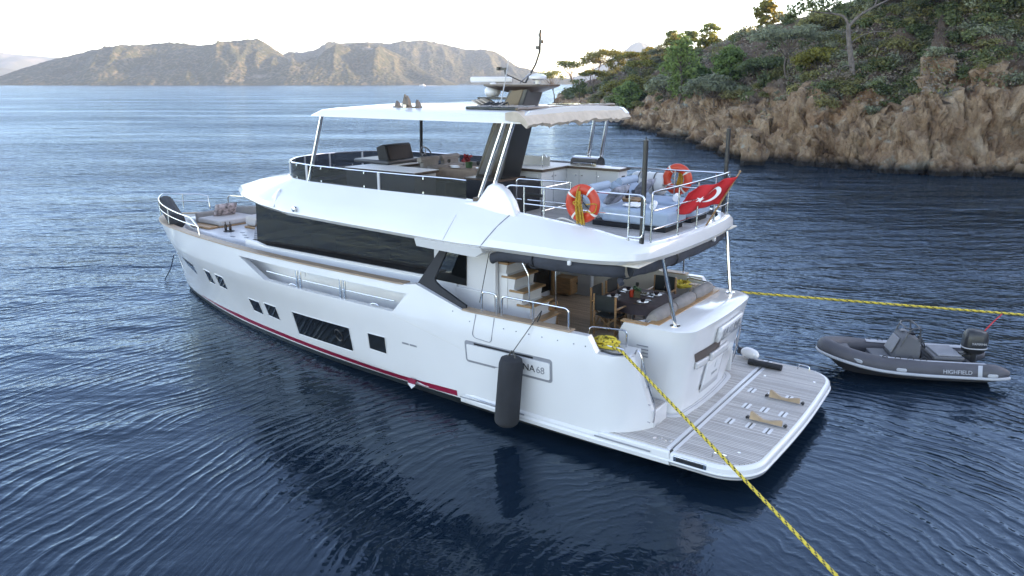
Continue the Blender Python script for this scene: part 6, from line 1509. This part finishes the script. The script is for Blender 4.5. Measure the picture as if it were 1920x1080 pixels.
mb = MB(); mb.loft([[(-1.56+a*.24+dx, b*.16, z) for a, b in rrect(1, 1, .3, 3)] for z, dx in ((.66, 0), (.42, .0), (.1, -.02), (-.3, -.04))]); mb.build('outboard_leg', BLACK, dg)
mb = MB(); mb.b2((-1.48, -.14, .36), (-1.30, .14, .60)); mb.build('outboard_bracket', BLACK, dg, bevel=.01)
mb = MB(); mb.tube(smooth_path([(-1.42, .1, .60), (-1.25, .25, .66), (-1.12, .2, .5)], 5), .03, 8); mb.build('control_cable', BLACK, dg)
for x in (-.2, .1, .4, .7): 
    for s in (1, -1):
        mb = MB(); mb.tube(smooth_path([(x-.07, s*.70, .60), (x-.04, s*.69, .66), (x+.04, s*.69, .66), (x+.07, s*.70, .60)], 4), .012, 6); mb.build('hand_loop', BLACK, dg)
mb = MB(); mb.tube(smooth_path([(11.2, 17.55, 1.05), (11.5, 17.75, 1.22), (11.98, 18.1, 1.40)], 5), .013, 6); mb.tube(smooth_path([(11.22, 17.55, 1.02), (11.42, 17.70, 1.16), (11.98, 18.1, 1.40)], 5), .011, 6); tag(mb.build('red_cord', FLAGRED), 'thin red cord tied from the outboard up to the yellow rope', 'cord')
# far-off motorboat
t = thing('motorboat', 'tiny white motorboat under way far off below the hills', 'boat', (-132, 1180, 0), R(165), world=True)
mb = MB(); mb.loft([[(x, s*w_, z) for s, z in ((1, zz), (.7, 0), (-.7, 0), (-1, zz))] for x, w_, zz in ((-4, 1.4, 1.1), (0, 1.5, 1.2), (3, 1.0, 1.5), (4.6, .08, 1.8))]); mb.build('hull', WHITE, t)
mb = MB(); mb.loft([[(-2.2, s*1.1, 1.1), (-1.8, s*1.0, 2.4), (.6, s*.9, 2.3), (1.6, s*.8, 1.3)] for s in (1, -1)]); mb.build('cabin', WHITE2, t)
mb = MB(); mb.loft([[(-6-8*k, s*(1.2+1.6*k), .12), ] + [(-6-8*k, 0, .35-.06*k)] for k in range(4) for s in (1,)], 0, False, False); mb.loft([[(-6-8*k, -(1.2+1.6*k), .12), (-6-8*k, 0, .35-.06*k)] for k in range(4)], 0, False, False); mb.build('wake', WHITEFAB, t)
# ================================================================ vegetation and rocks on the headland
def leafmat(name, col, var=.45, trans=.45):
    m = bpy.data.materials.new(name); m.use_nodes = True; t = m.node_tree; L = t.links.new
    p = t.nodes['Principled BSDF']; p.inputs['Roughness'].default_value = .75; p.inputs['Specular IOR Level'].default_value = .2
    tc = nd(t, 'ShaderNodeTexCoord'); n = nd(t, 'ShaderNodeTexNoise'); n.inputs['Scale'].default_value = 1.3; n.inputs['Detail'].default_value = 4; L(tc.outputs['Object'], n.inputs['Vector'])
    r = nd(t, 'ShaderNodeValToRGB'); e = r.color_ramp.elements; e[0].position = .3; e[1].position = .72
    e[0].color = (*[c*(1-var) for c in col], 1); e[1].color = (col[0]*(1+var*1.1), col[1]*(1+var), col[2]*(1+var*.6), 1); L(n.outputs['Fac'], r.inputs[0])
    oi = nd(t, 'ShaderNodeObjectInfo'); hs = nd(t, 'ShaderNodeHueSaturation'); mr = nd(t, 'ShaderNodeMapRange'); L(oi.outputs['Random'], mr.inputs[0]); mr.inputs['To Min'].default_value = .7; mr.inputs['To Max'].default_value = 1.3
    L(r.outputs[0], hs.inputs['Color']); L(mr.outputs[0], hs.inputs['Value'])
    mr2 = nd(t, 'ShaderNodeMapRange'); L(oi.outputs['Random'], mr2.inputs[0]); mr2.inputs['To Min'].default_value = .515; mr2.inputs['To Max'].default_value = .485; L(mr2.outputs[0], hs.inputs['Hue'])
    L(hs.outputs[0], p.inputs['Base Color'])
    tr = nd(t, 'ShaderNodeBsdfTranslucent'); L(hs.outputs[0], tr.inputs[0]); mx = nd(t, 'ShaderNodeMixShader'); mx.inputs[0].default_value = trans
    L(p.outputs[0], mx.inputs[1]); L(tr.outputs[0], mx.inputs[2]); L(mx.outputs[0], t.nodes['Material Output'].inputs[0]); return m
PINE = leafmat('pine_needles', (.15, .19, .07)); PINE_Y = leafmat('yellow_sun_tinted_needles', (.180, .172, .045)); PINE_G = leafmat('fresh_green_foliage', (.13, .205, .07))  # PINE_Y: yellow-green needles; on ridge trees the low sun's gold is put into the colour
GREYG = leafmat('grey_green_foliage', (.21, .235, .165)); DKG = leafmat('dark_evergreen', (.115, .15, .07)); OLIV = leafmat('olive_scrub', (.20, .19, .08)); DRY = leafmat('dry_grey_scrub', (.22, .175, .14), .35, .15)
BARK = mat('pine_bark', (.115, .085, .070), .9, var=.4, vs=3, stretch=(1, 1, .3), bump=.8, bs=9); PALEBARK = mat('weathered_bark', (.135, .108, .094), .9, var=.45, vs=3, bump=.6, bs=9)
def leaves(mb, c, r, n, size, rnd, mi=0):
    """small leaf clumps filling an ellipsoid, denser toward its skin"""
    for _ in range(n):
        d = Vector((rnd.gauss(0, 1), rnd.gauss(0, 1), rnd.gauss(0, 1))).normalized(); q = rnd.random()**.45
        p = Vector((c[0]+d.x*r[0]*q, c[1]+d.y*r[1]*q, c[2]+d.z*r[2]*q))
        nrm = (d+Vector((rnd.gauss(0, .7), rnd.gauss(0, .7), rnd.gauss(.95, .7)))).normalized(); a = nrm.orthogonal().normalized(); a.rotate(Matrix.Rotation(rnd.uniform(0, 6.28), 3, nrm)); b = nrm.cross(a)
        s = size*rnd.uniform(.55, 1.3); a *= s; b *= s*rnd.uniform(.45, .8); o = len(mb.v)
        mb.v += [tuple(p-a), tuple(p-b*.9+a*.1), tuple(p+a), tuple(p+b)]; mb.f.append((o, o+1, o+2, o+3)); mb.m.append(mi)
def tree(x, y, h, R_, kind, m, label, lean=(0, 0), seed=0, bark=None, group=None, name='pine_tree', cat='tree', dens_=1.0, size=.24, zoff=0):
    rnd = random.Random(seed*7+3); z0 = ground(x, y)[0]-.25+zoff
    t = thing(name, label, cat, (x, y, z0), 0, group, world=True)
    tr, cr = MB(), MB(); top = Vector((lean[0], lean[1], h*.82)); bend = Vector((rnd.uniform(-.05, .05)*h, rnd.uniform(-.05, .05)*h, 0))
    P = smooth_path([(0, 0, 0), top*.35+bend, top*.7-bend*.4, top], 4); r0 = max(.07, h*.022)
    tr.tube(P, [r0*(1-.8*k/(len(P)-1)) for k in range(len(P))], 7)
    def on(u): u = min(.999, u)*(len(P)-1); i = int(u); return P[i].lerp(P[i+1], u-i)
    C_ = []
    if kind == 'umbrella':
        for k in range(15):
            a = k*2.4+rnd.uniform(-.3, .3); q = R_*math.sqrt((k+.5)/15); C_.append((top+Vector((q*math.cos(a), q*math.sin(a), h*.10-.16*q*q/R_+rnd.uniform(-.06, .08)*h)), (R_*.46, R_*.46, h*.085), rnd.uniform(.55, .9)))
    elif kind == 'slender':
        for k in range(11):
            u = .5+.5*k/10; a = k*2.4; q = R_*(1.15-u*.7)*rnd.uniform(.4, 1); C_.append((on(u)+Vector((q*math.cos(a), q*math.sin(a), rnd.uniform(0, .12)*h)), (R_*.48, R_*.48, h*.07), u-.08))
    elif kind == 'full':
        for k in range(26):
            u = .22+.85*k/25; w_ = math.sin(math.pi*min(1, max(.05, (u-.1)/.98)))**.6; a = k*2.4; q = R_*w_*rnd.uniform(.35, .95); C_.append((on(min(1, u))+Vector((q*math.cos(a), q*math.sin(a), rnd.uniform(-.03, .06)*h+max(0, u-1)*h)), (R_*.40, R_*.40, h*.10), min(.9, u*.9)))
    else:  # bushy: low rounded crown
        for k in range(20):
            a = k*2.4; q = R_*math.sqrt((k+.5)/20); C_.append((Vector((top.x+q*math.cos(a), top.y+q*math.sin(a), h*(.42+.42*math.sqrt(max(0, 1-(q/R_)**2))*rnd.uniform(.55, 1.1)))), (R_*.36, R_*.36, h*.16), .4))
    for c, r, u in C_:
        s = on(max(.1, u*.8)); mid = s.lerp(c, .5)+Vector((0, 0, -.03*h))
        tr.tube(smooth_path([s, mid, c], 3), [r0*.42, r0*.36, r0*.3, r0*.26, r0*.2, r0*.15, r0*.1][:7] if False else [r0*.42*(1-.8*k/6) for k in range(7)], 5)
        leaves(cr, c, r, int(85*dens_*rnd.uniform(.6, 1.2)), size, rnd)
    tr.build('trunk', bark or BARK, t, smooth=60, fix=False); cr.build('crown', m, t, smooth=0, fix=False); return t
TREES = [
 (23.9, 222, 8.0, 3.8, 'umbrella', PINE_Y, 'golden flat-crowned pine between the two palest pines on the point', (.5, 0)),
 (27.4, 206, 6.6, 3.6, 'full', PINE_Y, 'golden bushy pine on the low ridge right of the broad golden crown', (0, 0)),
 (28.6, 186, 5.4, 3.0, 'umbrella', PINE_Y, 'golden umbrella pine on the ridge just under the peaked mountain', (-.3, 0)),
 (31.6, 172, 5.0, 2.8, 'full', GREYG, 'grey green bushy tree on the ridge right of the peaked mountain', (0, 0)),
 (32.6, 163, 6.6, 2.4, 'full', PINE_Y, 'tall golden tree on the ridge left of the skyline trio', (0, 0)),
 (35.8, 146, 4.2, 2.4, 'bushy', PINE_Y, 'low golden bushy tree on the ridge under the skyline trio', (0, 0)),
 (20.2, 138, 5.4, 2.6, 'full', PINE_G, 'leafy green tree nearest the water left of the tall sunlit pine', (0, 0)),
 (22.8, 150, 5.2, 2.8, 'full', PINE_Y, 'golden green tree halfway down the far slope', (0, 0)),
 (25.4, 160, 5.0, 2.6, 'umbrella', PINE_Y, 'small golden umbrella pine halfway up the far slope', (.3, 0)),
 (20.4, 195, 6.4, 3.2, 'umbrella', PINE_Y, 'golden umbrella pine leaning over the far shore', (-.8, 0)),
 (17.6, 205, 6.8, 3.0, 'slender', PINE, 'thin dark pine by the water near the end of the point', (-.5, 0)),
 (25.6, 126, 5.4, 2.4, 'full', PINE, 'dark green tree behind the tall sunlit pine', (0, 0)),
 (22.6, 118, 4.4, 2.4, 'bushy', GREYG, 'soft grey green tree at the foot of the far slope', (0, 0)),
 (28.2, 140, 4.6, 2.2, 'full', OLIV, 'olive tree high on the far slope under the skyline', (0, 0)),
 (26.4, 97, 4.6, 2.6, 'full', PINE_G, 'bright green pine right of the wide grey green tree', (0, 0)),
 (40.0, 81, 5.6, 3.4, 'full', PINE, 'bushy pine upslope of the bare-trunked pine, left of the light green one', (0, 0)),
 (36.5, 79, 3.6, 2.8, 'bushy', GREYG, 'grey green spreading tree just behind the bare-trunked pine', (0, 0)),
 (54.5, 86, 7.5, 4.2, 'umbrella', PINE_G, 'light green umbrella pine at the very top right corner', (0, 0)),
 (43.5, 69, 4.2, 3.2, 'bushy', PINE, 'spreading dark green tree above the rocks at the right edge', (0, 0)),
 (34.5, 90, 3.4, 2.6, 'bushy', OLIV, 'olive rounded tree on the middle slope under the skyline', (0, 0)),
 (29.0, 92, 3.4, 2.8, 'bushy', DKG, 'dark rounded tree on the middle slope left of the bare-trunked pine', (0, 0)),
 (12.6, 236, 9.4, 3.6, 'umbrella', PINE, 'dark umbrella pine just right of the radar mast, lowest on the point', (-1.2, 0)),
 (18.1, 230, 9.2, 3.4, 'umbrella', PINE, 'leaning pine with a flat crown standing against the sky on the point', (-1.8, 0)),
 (22.2, 225, 8.2, 3.6, 'umbrella', PINE_Y, 'pale golden flat-topped pine behind the leaning pine on the point', (.4, 0)),
 (25.6, 212, 7.4, 4.2, 'umbrella', PINE_Y, 'broad golden pine crown in the middle of the low ridge', (-.4, 0)),
 (29.4, 192, 5.0, 2.2, 'full', GREYG, 'grey green tree left of the pale peaked mountain', (0, 0)),
 (30.6, 178, 4.8, 3.0, 'full', PINE_Y, 'rounded golden tree on the ridge below the pale peaked mountain', (0, 0)),
 (21.8, 166, 4.6, 2.9, 'bushy', PINE_Y, 'yellow green bushy tree above the green thicket on the point', (0, 0)),
 (33.5, 168, 6.4, 2.2, 'slender', PINE, 'thin open pine left of the pair on the ridge skyline', (-.4, 0)),
 (34.6, 158, 5.0, 1.7, 'slender', PINE, 'thin open pine in the middle of the ridge skyline trio', (.3, 0)),
 (37.2, 152, 5.2, 2.2, 'slender', PINE, 'dark open pine at the right of the ridge skyline trio', (-.3, 0)),
 (22.6, 108, 9.6, 2.7, 'full', PINE_G, 'tall fresh green pine with a sunlit golden top on the slope', (.1, 0)),
 (25.0, 110, 5.0, 2.1, 'bushy', PINE_G, 'bright green spreading tree right of the tall sunlit pine', (0, 0)),
 (19.7, 134, 5.6, 2.3, 'full', PINE_G, 'bright green thicket tree low on the far shore slope', (0, 0)),
 (18.6, 147, 5.2, 2.0, 'slender', PALEG if False else PINE, 'slim pale-trunked tree beside the bright green thicket', (0, 0)),
 (23.9, 94, 4.0, 2.9, 'bushy', GREYG, 'wide grey green tree leaning over the rocks at mid slope', (-.6, 0)),
 (27.4, 80, 5.2, 3.2, 'umbrella', GREYG, 'round-headed umbrella pine with a dark trunk above the rocks', (-.2, 0)),
 (28.8, 75, 3.2, 2.2, 'bushy', PINE_Y, 'low yellow green tree left of the bare-trunked pine', (0, 0)),
 (44.0, 88, 7.5, 4.4, 'umbrella', PINE_G, 'light green pine high on the slope at the top of the photo', (-.5, 0)),
 (42.8, 83, 3.6, 2.2, 'bushy', PINE_Y, 'yellow green tree below the light green pine near the top', (0, 0)),
 (47.5, 84, 8.5, 4.4, 'full', PINE, 'large dark pine high on the slope near the top right corner', (0, 0)),
 (51.0, 80, 6.5, 3.4, 'full', PINE_Y, 'yellowish pine at the top right corner', (0, 0)),
 (38.0, 71.5, 3.8, 3.0, 'bushy', DKG, 'wide dark evergreen mass above the jagged rocks', (0, 0)),
 (41.5, 70.5, 3.6, 2.6, 'bushy', DKG, 'dark evergreen tree right of the wide dark mass', (0, 0)),
 (38.4, 123, 4.8, 2.0, 'full', PINE_Y, 'sunlit golden pine alone on the upper ridge skyline', (0, 0)),
 (45.5, 75, 5.4, 3.6, 'full', DKG, 'dark pine on the right-hand slope under the top corner', (0, 0)),
]
for i, (x, y, h, r_, k, m, lb, ln) in enumerate(TREES): tree(x, y, h, r_, k, m, lb, ln, seed=i, group='trees on the headland', bark=PALEBARK if 'pale-trunked' in lb else None, name='pine_tree' if 'pine' in lb else 'broad_tree', size=.26 if y > 95 else .20, dens_=1.0 if y > 95 else 1.7)
# the half-dead pine over the cliff
def bare_pine():
    x0, y0 = 30.3, 70.0; z0 = ground(x0, y0)[0]-.3; rnd = random.Random(5)
    t = thing('pine_tree', 'tall bare-trunked pine with forked pale limbs standing over the cliff', 'tree', (x0, y0, z0), 0, 'trees on the headland', world=True)
    def q(u, v, dy=0): return Vector(((u-1607)/20.7, dy, (5.5-z0)+(183-v)*.0440))
    tr = MB(); pts = smooth_path([(0, 0, -.2), q(1606, 175), q(1597, 140, .1), q(1588, 100, .1), q(1580, 65), q(1578, 44)], 5)
    tr.tube(pts, [.30-.12*k/(len(pts)-1) for k in range(len(pts))], 10)
    def limb(ps, r): P = smooth_path(ps, 4); tr.tube(P, [r*(1-.75*k/(len(P)-1)) for k in range(len(P))], 7)
    limb([q(1578, 46), q(1568, 30), q(1550, 24, .3), q(1520, 20, .6), q(1490, 14, .8)], .12); limb([q(1550, 24, .3), q(1530, 6, .2), q(1515, -20, 0)], .07)
    limb([q(1579, 48), q(1594, 28, -.2), q(1618, 12, -.3), q(1650, -8, -.4), q(1670, -40, -.4)], .14); limb([q(1618, 12, -.3), q(1625, -20, .2), q(1612, -50, .4)], .07)
    limb([q(1585, 80), q(1600, 66, -.3), q(1625, 58, -.5), q(1655, 60, -.6)], .06); limb([q(1594, 126), q(1578, 122, -.4), q(1568, 128, -.6), q(1564, 138, -.7)], .06); limb([q(1582, 58), q(1570, 55, -.3), q(1560, 53, -.4)], .045); limb([q(1590, 95), q(1575, 92, .2), q(1562, 90, .3)], .03)
    tr.build('trunk', PALEBARK, t, smooth=60, fix=False)
    cr = MB()
    for u, v, a, b in ((1488, 14, 1.0, .55), (1510, 8, 1.2, .5), (1532, 2, 1.2, .6), (1555, -12, 1.3, .6), (1500, -8, 1.2, .7), (1580, -20, 1.4, .7), (1612, -50, 1.5, .8), (1670, -45, 1.5, .8), (1645, -20, 1.2, .6), (1480, 28, .6, .35), (1560, 8, .9, .35), (1600, -6, 1.0, .4)):
        leaves(cr, q(u, v, rnd.uniform(-.5, .9)), (a, a, b), 120, .17, rnd)
    cr.build('crown', DKG, t, smooth=0, fix=False)
bare_pine()
# shrubs: a few meshes of each kind, copied over the slope
def shrub_mesh(seed, n, size, m, flat_=.8):
    rnd = random.Random(seed); mb = MB()
    for k in range(7):
        a = rnd.uniform(0, 6.3); q = rnd.uniform(0, .62); leaves(mb, (q*math.cos(a), q*math.sin(a), rnd.uniform(.22, .62)*flat_), (.42, .42, .34*flat_), n//7, size, rnd)
    o = mb.build('shrub', m, smooth=0, fix=False); me = o.data; bpy.data.objects.remove(o); return me
KINDS = [('green_shrub', [shrub_mesh(10+k, 520, .088, DKG) for k in range(3)], 'dark green rounded maquis shrub growing on the headland slope', 'dark green shrubs on the headland', 295),
         ('olive_shrub', [shrub_mesh(20+k, 480, .084, OLIV) for k in range(3)], 'olive yellow rounded shrub growing among the dark ones on the headland', 'olive shrubs on the headland', 270),
         ('grey_shrub', [shrub_mesh(30+k, 440, .078, GREYG) for k in range(3)], 'silvery grey green shrub growing on the headland slope', 'grey green shrubs on the headland', 270),
         ('dry_shrub', [shrub_mesh(40+k, 420, .066, DRY, .7) for k in range(3)], 'leafless dry brown shrub growing on the headland slope', 'dry brown shrubs on the headland', 290)]
def spread():
    rnd = random.Random(11)
    for nm, meshes, lb, gp, cnt in KINDS:
        k = tries = 0
        while k < cnt and tries < 60000:
            tries += 1
            q_ = rnd.random(); far_ = q_ < .20; nr_ = q_ > .50; y = rnd.uniform(118, 238) if far_ else rnd.uniform(58, 94) if nr_ else 58+(rnd.random()**1.3)*75; x = rnd.uniform(.065, .30)*y if far_ else rnd.uniform(.36, .68)*y if nr_ else rnd.uniform(.10, .60)*y
            h, d = ground(x, y)
            if d < (1.4 if far_ else 2.6) or x > .69*y: continue
            cl = noise.noise(Vector((x*.09, y*.09, hash(nm) % 7 if False else len(nm)*3.3)))
            if not far_ and d < 4.4+2.2*noise.noise(Vector((x*.2, y*.2, 3))) and rnd.random() < .8: continue
            if cl < rnd.uniform(-.9, .1): continue
            o = bpy.data.objects.new(nm, meshes[k % 3]); C.objects.link(o); s = rnd.uniform(.9, 1.75 if y < 80 else 2.3)*(1+.25*cl)*(.75 if nm == 'dry_shrub' else 1)*(1+max(0, y-90)/140)
            o.location = (x, y, h-.12*s+.1); o.rotation_euler = (0, 0, rnd.uniform(0, 6.28)); o.scale = (s, s, s*rnd.uniform(.75, 1.15)); tag(o, lb, 'shrub', gp); k += 1
spread()
def scrub():
    rnd = random.Random(77); mb = MB(); n = 0
    while n < 12000:
        y = rnd.uniform(57, 95) if n % 2 else 56+(rnd.random()**1.5)*150; x = rnd.uniform(.34, .69)*y if n % 2 else rnd.uniform(.09, .69)*y
        h, d = GH(x, y)
        if d < 2.4 or (d < 5 and rnd.random() < .75): continue
        if noise.noise(Vector((x*.22, y*.22, 9))) < rnd.uniform(-.7, .1): continue
        n += 1; w_ = rnd.uniform(.4, 1.0)*(1+max(0, y-80)/120); mi = rnd.choice((0, 0, 0, 1, 2, 3))
        leaves(mb, (x, y, h+.12), (w_, w_, w_*.55), 12, .13*(1+max(0, y-70)/70), rnd, mi)
    o = mb.build('ground_scrub', [DRY, OLIV, GREYG, DKG], smooth=0, fix=False); tag(o, 'low dry scrub and grass covering the headland slope', 'scrub', kind='stuff')
_gx = np.arange(5, 140, 1.0); _gy = np.arange(50, 200, 1.0); _GX, _GY = np.meshgrid(_gx, _gy, indexing='ij'); _H, _D, _S = land_h(_GX, _GY)
def GH(x, y):
    i = min(len(_gx)-2, max(0, int(x-5))); j = min(len(_gy)-2, max(0, int(y-50))); u, v = min(1, max(0, x-5-i)), min(1, max(0, y-50-j))
    f = lambda A: (A[i, j]*(1-u)+A[i+1, j]*u)*(1-v)+(A[i, j+1]*(1-u)+A[i+1, j+1]*u)*v
    return float(f(_H)), float(f(_D))
ground = GH
scrub()
# rocks
def rock(x, y, z, s, seed, label, cat='rock', name='rock', group=None, sub=5, cuts=15, rot=None):
    rnd = random.Random(seed); bm = bmesh.new(); bmesh.ops.create_icosphere(bm, subdivisions=sub, radius=1)
    pl = [(Vector((rnd.gauss(0, 1), rnd.gauss(0, 1), rnd.gauss(0, .7))).normalized(), rnd.uniform(.42, .78)) for _ in range(cuts)]
    for v in bm.verts:
        p = v.co.copy()
        for n, h in pl:
            d = p.dot(n)
            if d > h: p -= n*(d-h)
        p += v.normal*(.10*noise.fractal(p*2.2+Vector((seed, 0, 0)), 1, 2, 4)-.10*max(0, noise.noise(Vector((p.x*3, p.y*3, p.z*.8+seed)))))
        v.co = Vector((p.x*s[0], p.y*s[1], p.z*s[2]))
        if rot: v.co.rotate(rot)
    me = bpy.data.meshes.new(name); bm.to_mesh(me); bm.free(); me.materials.append(MATS['rock2']); me.polygons.foreach_set('use_smooth', [True]*len(me.polygons)); me.set_sharp_from_angle(angle=R(18)); at = me.attributes.new('cliff', 'FLOAT', 'POINT'); at.data.foreach_set('value', [1.0]*len(me.vertices))
    o = bpy.data.objects.new(name, me); C.objects.link(o); o.location = (x, y, z); return tag(o, label, cat, group)
from mathutils import Euler
MATS['rock2'] = MATS['rock']
RK = 'rocks along the headland shore'
rock(20.6, 66.6, .75, (1.5, 1.4, 2.2), 8, 'big squarish boulder standing in the water off the headland', 'boulder', 'boulder', None, 5, 14)
rock(19.6, 66.0, .0, (.6, .5, .4), 4, 'small dark rock at the foot of the big boulder', group=RK)
rock(24.6, 112, .0, (1.5, .9, .55), 5, 'low dark rock awash in the water of the far cove', group=RK)
rock(20.6, 67.6, -.05, (.5, .35, .25), 15, 'flat rock barely breaking the water left of the big boulder', group=RK)
rock(37.2, 62.0, 4.6, (.75, .7, 2.7), 10, 'jagged grey rock fin leaning out of the right-hand slope', group=RK, sub=5, rot=Euler((.15, -.32, .4)))
rock(37.9, 62.4, 3.5, (1.1, .8, 1.9), 21, 'broken grey rock at the base of the jagged fin', group=RK, sub=5, rot=Euler((.1, .3, .2)))
rock(33.3, 63.6, 4.0, (.75, .7, 1.5), 11, 'upright pale rock tooth left of the jagged fin', group=RK, sub=5)
rock(30.6, 68.0, 5.2, (2.2, 1.3, 1.4), 16, 'reddish outcrop at the foot of the bare-trunked pine', group=RK, sub=5, rot=Euler((.3, .3, .4)))
